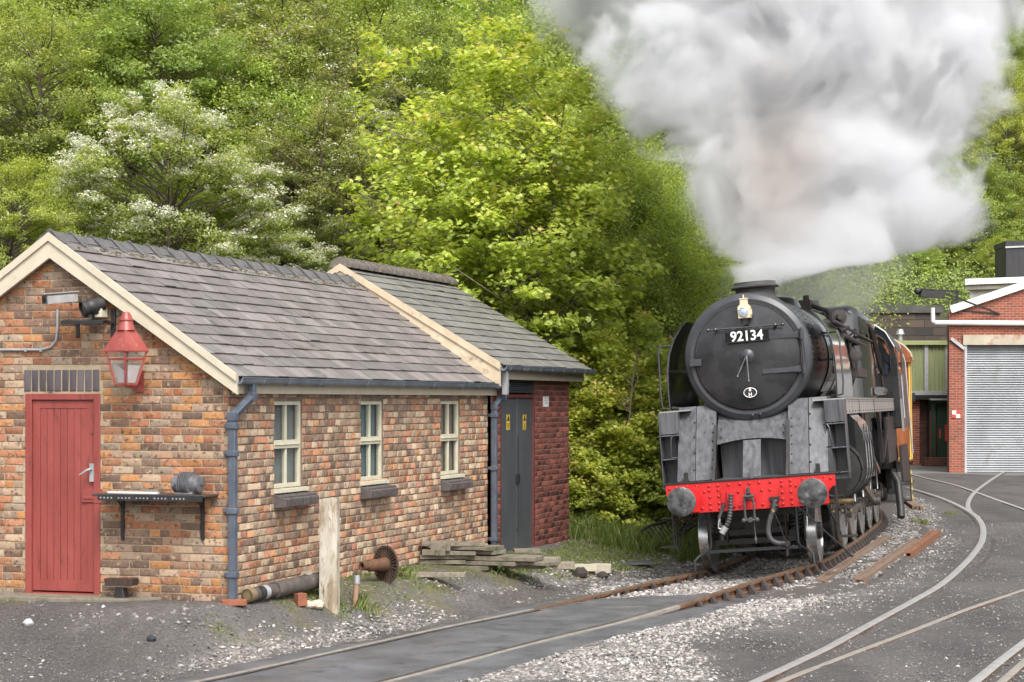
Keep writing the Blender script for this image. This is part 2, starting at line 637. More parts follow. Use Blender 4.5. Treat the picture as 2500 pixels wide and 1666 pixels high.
def ground_material():
    m = bpy.data.materials.new('yard_ground')
    m.use_nodes = True
    nt = m.node_tree
    N, L = nt.nodes, nt.links
    p = N['Principled BSDF']
    tc = N.new('ShaderNodeTexCoord')
    def noise(s, det=6, rough=.6, vec=None):
        n = N.new('ShaderNodeTexNoise')
        n.inputs['Scale'].default_value = s
        n.inputs['Detail'].default_value = det
        n.inputs['Roughness'].default_value = rough
        L.new(vec or tc.outputs['Object'], n.inputs['Vector'])
        return n.outputs['Fac']
    def ramp(src, pairs):
        r = N.new('ShaderNodeValToRGB')
        el = r.color_ramp.elements
        while len(el) < len(pairs): el.new(.5)
        for e, (q, c) in zip(el, pairs):
            e.position = q; e.color = rgb(c)
        L.new(src, r.inputs['Fac'])
        return r.outputs['Color']
    def mix(f, a, b):
        x = N.new('ShaderNodeMix'); x.data_type = 'RGBA'
        L.new(f, x.inputs['Factor']); L.new(a, x.inputs['A']); L.new(b, x.inputs['B'])
        return x.outputs['Result']
    def math_(op, a, b, cl=False):
        x = N.new('ShaderNodeMath'); x.operation = op; x.use_clamp = cl
        for i, q in enumerate((a, b)):
            if isinstance(q, (int, float)): x.inputs[i].default_value = q
            else: L.new(q, x.inputs[i])
        return x.outputs[0]
    def attr(n):
        a = N.new('ShaderNodeAttribute'); a.attribute_name = n
        return a.outputs['Fac']
    mp = N.new('ShaderNodeMapping')
    mp.inputs['Rotation'].default_value = (0, 0, R(27))
    mp.inputs['Scale'].default_value = (1.0, 0.28, 1)
    L.new(tc.outputs['Object'], mp.inputs['Vector'])
    fine = ramp(noise(38, 5, .75), [(0.36, (0.012, 0.011, 0.011)), (0.5, (0.058, 0.053, 0.050)), (0.64, (0.20, 0.18, 0.165))])
    big = ramp(noise(0.9, 6, .62, mp.outputs[0]), [(0.36, (0.042, 0.038, 0.036)), (0.62, (0.125, 0.112, 0.104))])
    base = N.new('ShaderNodeMix'); base.data_type = 'RGBA'; base.inputs['Factor'].default_value = .5
    L.new(fine, base.inputs['A']); L.new(big, base.inputs['B'])
    base = base.outputs['Result']
    # stony ground
    vo = N.new('ShaderNodeTexVoronoi'); vo.inputs['Scale'].default_value = 26
    L.new(tc.outputs['Object'], vo.inputs['Vector'])
    bw = N.new('ShaderNodeSeparateColor'); L.new(vo.outputs['Color'], bw.inputs[0])
    gcol = ramp(bw.outputs[0], [(0.0, (0.05, 0.047, 0.045)), (0.3, (0.17, 0.155, 0.14)), (0.7, (0.33, 0.30, 0.27)), (1.0, (0.5, 0.46, 0.42))])
    gf = math_('MULTIPLY', attr('gravel'), math_('MULTIPLY_ADD', noise(6, 4), 1.6, ), True)
    N_ = gf.node.inputs
    ma = N_[1].links[0].from_node
    ma.inputs[2].default_value = -0.25
    c = mix(gf, base, gcol)
    mcol = ramp(noise(16, 5, .7), [(0.34, (0.05, 0.045, 0.03)), (0.5, (0.10, 0.095, 0.035)), (0.68, (0.17, 0.16, 0.045))])
    mf = math_('MULTIPLY', attr('moss'), math_('MULTIPLY_ADD', noise(4, 5), 3.2), True)
    mf.node.inputs[1].links[0].from_node.inputs[2].default_value = -1.0
    c = mix(mf, c, mcol)
    hcol = ramp(noise(3, 6, .7), [(0.35, (0.02, 0.022, 0.01)), (0.65, (0.06, 0.075, 0.02))])
    c = mix(attr('hill'), c, hcol)
    L.new(c, p.inputs['Base Color'])
    rr = N.new('ShaderNodeMapRange'); L.new(noise(1.4), rr.inputs['Value'])
    rr.inputs['From Min'].default_value = .3; rr.inputs['From Max'].default_value = .7
    rr.inputs['To Min'].default_value = .62; rr.inputs['To Max'].default_value = .95
    L.new(rr.outputs[0], p.inputs['Roughness'])
    bn = N.new('ShaderNodeBump'); bn.inputs['Distance'].default_value = 0.014
    hh = math_('ADD', noise(30, 4, .8), math_('MULTIPLY', noise(5, 3), 1.2))
    L.new(hh, bn.inputs['Height']); L.new(bn.outputs[0], p.inputs['Normal'])
    return m

go = numpy_mesh('ground', np.stack([GXX, GYY, GZ], -1).reshape(-1, 3), fc, 4, ground_material(), smooth=True)
for nm, arr in (('gravel', grav), ('moss', moss), ('hill', np.clip(hill_d(GXX, GYY) * .6 + .6, 0, 1) * ((GXX < 10) | (GYY > 85)))):
    a = go.data.attributes.new(nm, 'FLOAT', 'POINT')
    a.data.foreach_set('value', arr.astype(np.float32).ravel())
tag(go, kind='structure')

# ------------------------------------------------------------------ loose stones
ICO = None
def ico():
    bm = bmesh.new()
    bmesh.ops.create_icosphere(bm, subdivisions=1, radius=1)
    v = np.array([x.co[:] for x in bm.verts]); f = np.array([[q.index for q in x.verts] for x in bm.faces])
    bm.free()
    return v, f
IV, IF = ico()
def stones(name, P, S, tone, m, rg, label, cat=None, parent=None):
    n = len(P)
    ang = rg.rand(n) * 6.28
    ax = 0.6 + 0.8 * rg.rand(n, 3)
    ax[:, 2] *= 0.62
    v = IV[None] * (1 + .28 * rg.randn(n, len(IV), 1)) * ax[:, None, :] * S[:, None, None]
    ti = (rg.rand(n) - .5) * .9
    c, s = np.cos(ti), np.sin(ti)
    y, z = v[..., 1] * c[:, None] - v[..., 2] * s[:, None], v[..., 1] * s[:, None] + v[..., 2] * c[:, None]
    x = v[..., 0]
    c, s = np.cos(ang), np.sin(ang)
    v = np.stack([x * c[:, None] - y * s[:, None], x * s[:, None] + y * c[:, None], z], -1) + P[:, None, :]
    f = IF[None] + (np.arange(n) * len(IV))[:, None, None]
    o = numpy_mesh(name, v.reshape(-1, 3), f.reshape(-1, 3), 3, m, np.repeat(tone, len(IF)), parent)
    return tag(o, label, cat, kind='stuff')

M['stone'] = mat('loose_stone', [(0.75, 0.75, 0.75), (1, 1, 1)], 0.85, nscale=30, tone=[(0.0, (0.03, 0.03, 0.032)), (0.25, (0.10, 0.095, 0.09)), (0.5, (0.215, 0.19, 0.17)), (0.8, (0.37, 0.335, 0.30)), (1.0, (0.56, 0.53, 0.50))], tonemix=0.93)
rg = np.random.RandomState(4)
P_, S_, T_ = [], [], []
for k, (poly, dens) in PG.items():
    a = np.array(poly)
    x0, y0, x1, y1 = a[:, 0].min() - .2, a[:, 1].min() - .3, a[:, 0].max() + .2, a[:, 1].max() + .3
    n = int((x1 - x0) * (y1 - y0) * 620 * dens ** 1.3)
    X, Y = x0 + rg.rand(n) * (x1 - x0), y0 + rg.rand(n) * (y1 - y0)
    ok = inpoly(X + rg.randn(n) * .08, Y + rg.randn(n) * .14, poly)
    ok &= (noise2(X, Y, 2.7, 11) * .6 + noise2(X, Y, 7.7, 12) * .4) > (0.52 - 0.42 * dens)
    X, Y = X[ok], Y[ok]
    sz = 0.010 + 0.014 * rg.rand(len(X)) ** 2
    if k in 'd':
        sz *= 1.25
    P_.append(np.stack([X, Y, gz(X, Y) + sz * .25], -1)); S_.append(sz)
    base = 0.56 if k in ('a', 'b', 'e') else 0.45
    T_.append(np.clip(base + .22 * rg.randn(len(X)), 0.02, 1))
# sparse strays
n = 80000
X, Y = -6 + rg.rand(n) * 17, 17.0 + rg.rand(n) ** 1.4 * 24
P_.append(np.stack([X, Y, gz(X, Y) + .004], -1)); S_.append(.005 + .011 * rg.rand(n) ** 5); T_.append(np.clip(.28 + .22 * rg.randn(n), .02, 1))
Pall = np.concatenate(P_); Sall = np.concatenate(S_); Tall = np.concatenate(T_)
keep = np.ones(len(Pall), bool)
dx_, dy_ = Pall[:, 0] - FA.loc.x, Pall[:, 1] - FA.loc.y
lx_, ly_ = dx_ * _ca + dy_ * _sa, -dx_ * _sa + dy_ * _ca
keep &= ~((lx_ < 0.05) & (ly_ > -0.05) & (lx_ > -4.2) & (ly_ < 12.4))
STN = (Pall, Sall, Tall, keep)

# ------------------------------------------------------------------ main running line
def catmull(P, n=24):
    P = [Vector(p) for p in P]
    out = []
    for i in range(len(P) - 1):
        p0 = P[max(i - 1, 0)] if i > 0 else P[0] * 2 - P[1]
        p1, p2 = P[i], P[i + 1]
        p3 = P[i + 2] if i + 2 < len(P) else p2 * 2 - p1
        for k in range(n):
            t = k / n
            out.append(0.5 * ((2 * p1) + (p2 - p0) * t + (2 * p0 - 5 * p1 + 4 * p2 - p3) * t * t + (3 * p1 - p0 - 3 * p2 + p3) * t ** 3))
    out.append(P[-1])
    return out
CLP = catmull([V(x, y, 0) for x, y in CL], 24)
def resample(P, st):
    out = [P[0]]
    acc = 0
    for a, b in zip(P[:-1], P[1:]):
        L = (b - a).length
        while acc + L >= st:
            t = (st - acc) / L
            a = a + (b - a) * t
            L = (b - a).length
            out.append(a.copy())
            acc = 0
        acc += L
    return out
CLR = resample(CLP, 0.105)
def cant(y):            # rail top on the left and on the right
    k = smooth((y - 22.5) / 6.0)
    return 0.030 + 0.080 * k, 0.030 + 0.200 * k
def rail_path(side, pts, gauge=1.505):
    out = []
    for i, p in enumerate(pts):
        d = (pts[min(i + 1, len(pts) - 1)] - pts[max(i - 1, 0)]).normalized()
        nrm = V(d.y, -d.x, 0)
        zl, zr = cant(p.y)
        q = p + nrm * (gauge / 2 * side)
        q.z = zl if side < 0 else zr
        out.append(q)
    return out
RAILSEC = [(-.034, 0), (-.036, -.012), (-.034, -.038), (-.010, -.046), (-.010, -.10), (-.034, -.112), (-.034, -.14), (.034, -.14), (.034, -.112), (.010, -.10), (.010, -.046), (.034, -.038), (.036, -.012), (.034, 0), (.02, .004), (-.02, .004)]
def sweep(mb, pts, sec, mi=0, tone=.5, topmi=None, capends=True):
    n = len(sec)
    vs = []
    for i, p in enumerate(pts):
        d = (pts[min(i + 1, len(pts) - 1)] - pts[max(i - 1, 0)])
        d.z = 0
        d.normalize()
        nr = V(d.y, -d.x, 0)
        for a, b in sec:
            vs.append(p + nr * a + V(0, 0, b))
    fs, top = [], []
    for i in range(len(pts) - 1):
        for j in range(n):
            q = (i * n + j, i * n + (j + 1) % n, (i + 1) * n + (j + 1) % n, (i + 1) * n + j)
            (top if topmi is not None and sec[j][1] >= -.001 and sec[(j + 1) % n][1] >= -.001 else fs).append(q)
    if capends:
        fs.append(tuple(range(n)))
        fs.append(tuple((len(pts) - 1) * n + j for j in range(n)))
    mb.add(vs, fs, mi, tone)
    if top:
        o = len(mb.v) - len(vs)
        for f in top:
            mb.f.append(tuple(i + o for i in f)); mb.m.append(topmi); mb.t.append(tone); mb.s.append(True)
M['rail_side'] = mat('rusty_rail_side', [(0.065, 0.036, 0.022), (0.19, 0.092, 0.045)], 0.8, nscale=7, bump=.001)
M['rail_top'] = mat('worn_rail_top', [(0.16, 0.115, 0.08), (0.29, 0.20, 0.13)], 0.42, metal=0.55, nscale=5)
M['rail_bright'] = mat('bright_rail_top', [(0.30, 0.29, 0.275), (0.46, 0.45, 0.43)], 0.4, metal=0.35, nscale=6)
M['rail_dull'] = mat('dusty_rail_top', [(0.24, 0.215, 0.18), (0.36, 0.325, 0.28)], 0.55, metal=0.3, nscale=7)
track = thing('railway_track', 'rusty running line curving under the locomotive and through the tarmac crossing', 'railway track', (0, 0, 0))
PL, PR = rail_path(-1, CLR), rail_path(1, CLR)
for P_s, nm in ((PL, 'rail'), (PR, 'rail')):
    near_ = [p for p in P_s if p.y < 24.2]
    far_ = [p for p in P_s if p.y >= 24.1]
    b = MB(); sweep(b, near_, RAILSEC, 1, .5, 1); sweep(b, [near_[-1]] + far_[1:], RAILSEC, 0, .5, 2, True)
    b.build('rail', [M['rail_side'], M['rail_dull'], M['rail_top']], track, sharp=30)
# chairs and their sleepers
M['chair_iron'] = mat('cast_iron_chair', [(0.025, 0.022, 0.022), (0.07, 0.052, 0.042)], 0.6, nscale=14, bump=.002)
ch = MB()
ch.box(-.10, .16, -.095, .095, -.175, -.142)
ch.prism([(.04, -.142), (.15, -.142), (.10, -.085), (.062, -.02), (.038, -.02), (.038, -.142)], lambda a, b, t: V(a, t, b), -.05, .05)
ch.prism([(-.04, -.142), (-.095, -.142), (-.075, -.08), (-.04, -.05)], lambda a, b, t: V(a, t, b), -.045, .045)
ch.cyl((.125, .06, -.142), (.125, .06, -.118), .016, n=8)
ch.cyl((.125, -.06, -.142), (.125, -.06, -.118), .016, n=8)
CH0 = None
st = int(round(.42 / .105))
cnt = 0
for side, P_s in ((1, PR), (-1, PL)):
    sel = [i for i in range(len(P_s)) if P_s[i].y > (24.6 if side > 0 else 25.2) and P_s[i].y < 43]
    for i in sel[::st][:48]:
        d = (P_s[i + 1] - P_s[i - 1]).normalized()
        ang = math.atan2(d.y, d.x) - math.pi / 2
        flip = math.pi if side < 0 else 0
        if CH0 is None:
            o = CH0 = ch.build('rail_chair', M['chair_iron'], track)
        else:
            o = CH0.copy(); C.objects.link(o); o.parent = track
        o.location = P_s[i]
        o.rotation_euler = (0, 0, ang)
        cnt += 1
SL0 = None
sl_ = MB(); sl_.box(-1.3, 1.3, -.125, .125, -.13, 0)
for i in range(0, len(CLR) - 1):
    if i % 7: continue
    p = CLR[i]
    if not 24.5 < p.y < 44: continue
    d = (CLR[i + 1] - p).normalized()
    zl, zr = cant(p.y)
    if SL0 is None:
        o = SL0 = sl_.build('sleeper', M['wood'], track, bevel=.01)
    else:
        o = SL0.copy(); C.objects.link(o); o.parent = track
    o.location = V(p.x, p.y, (zl + zr) / 2 - .178)
    o.rotation_euler = (0, math.atan2(-(zr - zl), 1.5), math.atan2(d.y, d.x) - math.pi / 2)

# raise the ballast under the running line a little: ballast bed
def bed():
    vs, fs = [], []
    prof = [(-1.9, None), (-1.35, -.19), (-.9, -.15), (-.6, -.15), (0, -.15), (.6, -.15), (.9, -.15), (1.35, -.19), (1.95, None)]
    pts = [p for p in CLR if 23.9 < p.y < 66][::2]
    rr = random.Random(3)
    for i, p in enumerate(pts):
        d = (pts[min(i + 1, len(pts) - 1)] - pts[max(i - 1, 0)]).normalized()
        nr = V(d.y, -d.x, 0)
        zl, zr = cant(p.y)
        k = smooth((p.y - 23.9) / .6)
        for a, b in prof:
            q = p + nr * a
            g = gzs(q.x, q.y)
            if b is None:
                q.z = g - .04
            else:
                q.z = max(g + .006, (zl + (zr - zl) * (a + .75) / 1.5 + b * 1.0) * k + (g - .03) * (1 - k)) + rr.uniform(-.008, .008)
            vs.append(q)
    n = len(prof)
    for i in range(len(pts) - 1):
        for j in range(n - 1):
            fs.append((i * n + j, i * n + j + 1, (i + 1) * n + j + 1, (i + 1) * n + j))
    b = MB(); b.add(vs, fs)
    return b, pts
M['ballast'] = mat('dark_ballast', [(0.035, 0.03, 0.028), (0.12, 0.105, 0.095)], 0.9, nscale=28, bump=.02, bscale=24, spots=((0.25, 0.22, 0.19), 30, .58, .68))
bb, bpts = bed()
tag(bb.build('track_bed', M['ballast']), kind='structure')

# ballast stones on the bed
def bed_h(X, Y):
    """height of the bed surface near the line"""
    xs = np.array([p.x for p in CLR]); ys = np.array([p.y for p in CLR])
    i = np.clip(np.searchsorted(ys, Y), 1, len(ys) - 1)
    cx = xs[i]
    dxx = xs[i] - xs[i - 1]; dyy = ys[i] - ys[i - 1]
    L = np.hypot(dxx, dyy)
    a = ((X - cx) * dyy - (Y - ys[i]) * dxx) / L
    k = ss((Y - 22.5) / 6.0)
    zl, zr = .030 + .080 * k, .030 + .200 * k
    h = zl + (zr - zl) * (a + .75) / 1.5 - .15
    h = np.where(np.abs(a) > 1.0, h - (np.abs(a) - 1.0) * .15, h)
    return a, h
a_, h_ = bed_h(Pall[:, 0], Pall[:, 1])
on = (np.abs(a_) < 1.5) & (Pall[:, 1] > 24.2)
Pall[:, 2] = np.where(on, np.maximum(Pall[:, 2], h_ + .008), Pall[:, 2])
n = 26000
X = 1.0 + rg.rand(n) * 6.5; Y = 24.1 + rg.rand(n) * 13
a2, h2 = bed_h(X, Y)
ok = (np.abs(a2) < 1.6) & (np.abs(np.abs(a2) - .75) > .05) & ((noise2(X, Y, 1.7, 33) > .42) | (Y < 28))
X, Y, a2, h2 = X[ok], Y[ok], a2[ok], h2[ok]
sz = .014 + .016 * rg.rand(len(X))
Pb = np.stack([X, Y, np.maximum(h2, gz(X, Y)) + sz * .3], -1)
Tb = np.clip(np.where((Y < 27.5), .52, .34) + .22 * rg.randn(len(X)), .02, 1)
Pall = np.concatenate([Pall[keep], Pb]); Sall = np.concatenate([Sall[keep], sz]); Tall = np.concatenate([Tall[keep], Tb])

# ------------------------------------------------------------------ tarmac crossing with a raised edge
upper = [(430, 1662), (560, 1628), (700, 1599), (968, 1553), (1083, 1525), (1236, 1488), (1300, 1474), (1388, 1468), (1480, 1464), (1560, 1460), (1670, 1457), (1797, 1448), (1893, 1449)]
lower = [(1132, 1660), (1235, 1634), (1350, 1599), (1500, 1556), (1627, 1526), (1720, 1502), (1797, 1478), (1850, 1465), (1893, 1450)]
def densify(P, n):
    out = []
    for (a, b), (c, d) in zip(P[:-1], P[1:]):
        for k in range(n):
            out.append((a + (c - a) * k / n, b + (d - b) * k / n))
    out.append(P[-1])
    return out
up_ = [G(*p) for p in densify(upper, 4)]
lo_ = [G(*p) for p in densify(lower, 6)]
up_ = [V(-7.6, 9.0, 0), V(-5.2, 14.0, 0)] + up_
lo_ = [V(-5.2, 9.0, 0), V(-2.6, 14.2, 0)] + lo_
rr = random.Random(5)
def resamp_n(P, n):
    L = [0]
    for a, b in zip(P[:-1], P[1:]): L.append(L[-1] + (b - a).length)
    out = []
    for k in range(n):
        t = L[-1] * k / (n - 1)
        i = max(0, min(len(P) - 2, next((j for j in range(len(L) - 1) if L[j + 1] >= t), len(P) - 2)))
        u = (t - L[i]) / max(1e-9, L[i + 1] - L[i])
        out.append(P[i] + (P[i + 1] - P[i]) * u)
    return out
NU, NW = 220, 26
ua, la = resamp_n(up_, NU), resamp_n(lo_, NU)
tv, tf = [], []
for i in range(NU):
    j1, j2 = V(rr.gauss(0, .008), rr.gauss(0, .012), 0), V(rr.gauss(0, .008), rr.gauss(0, .012), 0)
    a, b = ua[i] + j1, la[i] + j2
    row = [a + (b - a) * (k / (NW - 1)) for k in range(NW)]
    for k, q in enumerate(row):
        e = min(k, 2) / 2
        z = gzs(q.x, q.y)
        zt = max(z, 0) * .6 + .022 + .004 * math.sin(q.x * 3 + q.y)
        av, _ = bed_h(np.array([q.x]), np.array([q.y]))
        dr = abs(abs(float(av[0])) - .7525)
        inner = abs(float(av[0])) < .7525
        zt = max(zt, z + .008)
        if k == 0: zt = z - .01
        tv.append(V(q.x, q.y, zt))
    q = row[-1]
    tv.append(V(q.x + .012, q.y - .02, gzs(q.x, q.y) - .03))
W_ = NW + 1
for i in range(NU - 1):
    for k in range(W_ - 1):
        tf.append((i * W_ + k, i * W_ + k + 1, (i + 1) * W_ + k + 1, (i + 1) * W_ + k))
M['tarmac'] = mat('tarmac', [(0.066, 0.068, 0.074), (0.138, 0.138, 0.144)], 0.5, nscale=1.6, stretch=(1, 1, 1), bump=.006, bscale=55, rvar=.14,
                  spots=[((0.19, 0.165, 0.13), 1.8, .55, .78), ((0.030, 0.030, 0.034), 3.5, .58, .72), ((0.19, 0.19, 0.19), 60, .60, .68), ((0.03, 0.03, 0.03), 45, .60, .66)])
tb = MB(); tb.add(tv, tf)
tag(tb.build('tarmac_crossing', M['tarmac'], sharp=60), kind='structure')
gf = MB()
for P_s, sg_ in ((PL, 1), (PR, -1)):
    vs = []
    pn = [p for p in P_s if p.y < 24.3]
    for i, p in enumerate(pn):
        d = (pn[min(i + 1, len(pn) - 1)] - pn[max(i - 1, 0)]); d.z = 0; d.normalize(); nr = V(d.y, -d.x, 0)
        for a in (.050, .095): q = p + nr * (a * sg_); vs.append(V(q.x, q.y, p.z + .0015))
    gf = MB(); gf.add(vs, [(2 * i, 2 * i + 1, 2 * i + 3, 2 * i + 2) for i in range(len(pn) - 1)])
    gf.build('flangeway', M['ballast'], track)
# drop stones under the crossing
polyt = [(p.x, p.y) for p in ua] + [(p.x, p.y) for p in reversed(la)]
kp = ~inpoly(Pall[:, 0], Pall[:, 1], polyt)
Pall, Sall, Tall = Pall[kp], Sall[kp], Tall[kp]
stones('gravel', Pall, Sall, Tall, M['stone'], rg, 'loose pale and dark stones scattered over the yard and the track')

# ------------------------------------------------------------------ rails let into the yard
def yard_rail(name, pts, label, top, wdt=.034, group=None, lift=.018, flange=True):
    P = [G(*D(x, y)) for x, y in pts]
    P = catmull([V(p.x, p.y, 0) for p in P], 10)
    P = resample(P, .18)
    for p in P: p.z = gzs(p.x, p.y) + lift
    sec = [(-wdt, 0), (-wdt, -.1), (wdt, -.1), (wdt, 0), (wdt * .5, .004), (-wdt * .5, .004)]
    b = MB(); sweep(b, P, sec, 0, .5, 1)
    o = b.build(name, [M['rail_side'], top], None, sharp=30)
    o.location = P[0]
    for v in o.data.vertices: v.co -= P[0]
    tag(o, label, 'rail', group)
    if flange and top is not M['chair_iron']:
        g_ = MB(); off = wdt + .028
        vs = []
        for i, p in enumerate(P):
            d = (P[min(i + 1, len(P) - 1)] - P[max(i - 1, 0)]); d.z = 0; d.normalize(); nr = V(d.y, -d.x, 0)
            for a in (-off - .026, -off + .026): q = p + nr * a; vs.append(V(q.x, q.y, gzs(q.x, q.y) + .010) - P[0])
        g_.add(vs, [(2 * i, 2 * i + 1, 2 * i + 3, 2 * i + 2) for i in range(len(P) - 1)])
        g_.build('flangeway', M['ballast'], o)
    return o, P
yard_rail('embedded_rail', [(1690, 1590), (1745, 1567), (1830, 1527), (1905, 1491), (2000, 1438), (2095, 1386), (2160, 1348), (2205, 1310), (2240, 1272), (2258, 1240), (2256, 1206), (2232, 1180), (2180, 1153), (2130, 1135), (2085, 1122)],
          'bright worn rail making a wide bend through the cinders right of the locomotive', M['rail_bright'], .055)
yard_rail('embedded_rail', [(1740, 1600), (1800, 1567), (1950, 1508), (2090, 1455), (2230, 1400), (2370, 1352)],
          'dull narrow rail running straight to the right edge, in front of the bright bent rail', M['rail_dull'], .042, lift=.012)
yard_rail('embedded_rail', [(2190, 1610), (2245, 1567), (2300, 1522), (2370, 1468)],
          'bright rail cutting the bottom right corner, the left one of the two there', M['rail_bright'], .052)
yard_rail('embedded_rail', [(2240, 1620), (2305, 1567), (2380, 1500)],
          'dull rail closest to the bottom right corner', M['rail_dull'], .042, lift=.012)
yard_rail('embedded_rail', [(2060, 1080), (2120, 1098), (2190, 1115), (2235, 1130), (2290, 1150), (2370, 1178)],
          'thin rail crossing the yard in front of the roller door', M['rail_bright'], .052)
yard_rail('embedded_rail', [(2330, 1075), (2300, 1090), (2262, 1115), (2236, 1137), (2224, 1160), (2230, 1178), (2250, 1192)],
          'short curved rail crossing the thin rail below the roller door', M['rail_bright'], .052)
yard_rail('embedded_rail', [(2205, 1338), (2245, 1310), (2275, 1275), (2285, 1240)],
          'dark check rail buried beside the bend of the bright rail', M['chair_iron'], .03, lift=.004)
# pale tarmac path in front of the workshop
pp = [D(2075, 1062), D(2500, 1062), D(2500, 1088), D(2330, 1094), D(2150, 1088), D(2085, 1090)]
pv = [G(*p) for p in pp]
b = MB(); b.add([V(p.x, p.y, gzs(p.x, p.y) + .006) for p in pv], [tuple(range(len(pv)))])
M['path'] = mat('worn_path', [(0.13, 0.125, 0.12), (0.20, 0.19, 0.18)], .6, nscale=.6, bump=.004)
tag(b.build('path', M['path']), kind='structure')
# ------------------------------------------------------------------ bricks, slates
rb = random.Random(12)
def cut(segs, a, b):
    out = []
    for s, e in segs:
        if b <= s or a >= e: out.append((s, e)); continue
        if a > s: out.append((s, a))
        if b < e: out.append((b, e))
    return out
def brick(mb, fn, u0, u1, v0, v1, proud, tone, mi=0, jit=.0025, bev=.004):
    j = lambda: rb.uniform(-jit, jit)
    o = [(u0 + j(), v0 + j()), (u1 + j(), v0 + j()), (u1 + j(), v1 + j()), (u0 + j(), v1 + j())]
    cu, cv = (u0 + u1) / 2, (v0 + v1) / 2
    pr = [proud + rb.uniform(-.0025, .003) for _ in range(4)]
    vs = [fn(a, b, -.002) for a, b in o]
    vs += [fn(a, b, p - bev * .7) for (a, b), p in zip(o, pr)]
    vs += [fn(a + (bev if a < cu else -bev), b + (bev if b < cv else -bev), p) for (a, b), p in zip(o, pr)]
    fs = [(8, 9, 10, 11)]
    for i in range(4):
        k = (i + 1) % 4
        fs.append((i, k, 4 + k, 4 + i)); fs.append((4 + i, 4 + k, 8 + k, 8 + i))
    mb.add(vs, fs, mi, tone, False)
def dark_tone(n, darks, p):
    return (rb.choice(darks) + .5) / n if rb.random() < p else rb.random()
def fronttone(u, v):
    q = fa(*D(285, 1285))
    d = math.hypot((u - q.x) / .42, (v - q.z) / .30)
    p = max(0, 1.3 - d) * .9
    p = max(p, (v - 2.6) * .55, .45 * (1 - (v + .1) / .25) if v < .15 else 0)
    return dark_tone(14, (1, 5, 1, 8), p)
def brickwork(mb, fn, U0, U1, V0, V1, opens=(), course=.083, blen=.235, mo=.011, proud=.009, top=None, toner=None, jit=.0025, header_every=6):
    n = int(math.ceil((V1 - V0) / course))
    for r in range(n):
        v0 = V0 + r * course; v1 = v0 + course - mo
        hd = header_every and (r % header_every == header_every - 1)
        L = blen / 2 if hd else blen
        off = (r % 2) * blen / 2 + rb.uniform(-.02, .02)
        segs = [(U0, U1)]
        for (a, b, c, d) in opens:
            if v1 > c + .015 and v0 < d - .015: segs = cut(segs, a, b)
        if top:
            a, b = top(v0 + course * .5)
            if b <= a: continue
            segs = [(max(s, a), min(e, b)) for s, e in segs if min(e, b) > max(s, a)]
        u = U0 - blen + off
        while u < U1:
            w_ = L * rb.uniform(.97, 1.03)
            for s, e in segs:
                a, b = max(u, s), min(u + w_ - mo, e)
                if b - a > .035:
                    t = toner(a, v0) if toner else rb.random()
                    brick(mb, fn, a, b, v0, min(v1, V1) + rb.uniform(-.002, .001), proud, t, jit=jit)
            u += w_
def wall_cells(mb, fn, U0, U1, V0, V1, opens, reveal=.10, mi=0, depth=.22):
    us = sorted({U0, U1} | {x for o in opens for x in o[:2] if U0 < x < U1})
    vs_ = sorted({V0, V1} | {x for o in opens for x in o[2:] if V0 < x < V1})
    for a, b in zip(us[:-1], us[1:]):
        for c, d in zip(vs_[:-1], vs_[1:]):
            m, n = (a + b) / 2, (c + d) / 2
            if any(o[0] < m < o[1] and o[2] < n < o[3] for o in opens): continue
            mb.add([fn(a, c, 0), fn(b, c, 0), fn(b, d, 0), fn(a, d, 0)], [(0, 1, 2, 3)], mi)
    for (a, b, c, d) in opens:
        for p, q in (((a, c), (a, d)), ((b, c), (b, d)), ((a, d), (b, d)), ((a, c), (b, c))):
            mb.add([fn(*p, 0), fn(*q, 0), fn(*q, -depth), fn(*p, -depth)], [(0, 1, 2, 3)], mi)

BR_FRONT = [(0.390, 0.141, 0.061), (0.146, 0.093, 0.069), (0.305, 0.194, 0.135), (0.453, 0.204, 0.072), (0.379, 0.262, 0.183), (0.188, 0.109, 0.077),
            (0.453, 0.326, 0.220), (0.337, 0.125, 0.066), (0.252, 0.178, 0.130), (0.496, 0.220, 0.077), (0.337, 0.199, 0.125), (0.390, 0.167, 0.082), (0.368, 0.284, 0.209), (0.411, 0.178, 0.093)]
BR_SIDE = [(0.404, 0.242, 0.152), (0.493, 0.359, 0.235), (0.212, 0.144, 0.102), (0.481, 0.216, 0.113), (0.582, 0.450, 0.296), (0.301, 0.197, 0.130),
           (0.417, 0.183, 0.108), (0.378, 0.281, 0.185), (0.532, 0.267, 0.118), (0.481, 0.320, 0.201), (0.532, 0.397, 0.263)]
M['brick_front'] = mat('mottled_orange_brick', [(0.19, 0.12, 0.08), (0.33, 0.20, 0.12)], .9, nscale=13, tone=BR_FRONT, tonemix=.8, const=True, bump=.006, bscale=45,
                       spots=[((0.085, 0.052, 0.04), 24, .53, .65), ((0.46, 0.34, 0.22), 17, .56, .68), ((0.10, 0.07, 0.05), 1.3, .60, .80)])
M['brick_side'] = mat('mottled_brown_brick', [(0.17, 0.10, 0.075), (0.29, 0.19, 0.14)], .9, nscale=14, tone=BR_SIDE, tonemix=.8, const=True, bump=.006, bscale=40,
                      spots=[((0.085, 0.055, 0.045), 22, .56, .67), ((0.46, 0.35, 0.26), 18, .57, .69), ((0.09, 0.065, 0.05), 1.2, .60, .80)])
M['mortar'] = mat('buff_mortar', [(0.33, 0.26, 0.165), (0.44, 0.355, 0.24)], .95, nscale=8, bump=.004, bscale=60, spots=((0.10, 0.08, 0.06), 4, .56, .72))
M['mortar_dark'] = mat('sooty_mortar', [(0.12, 0.095, 0.075), (0.23, 0.19, 0.145)], .95, nscale=5, bump=.004, bscale=60)
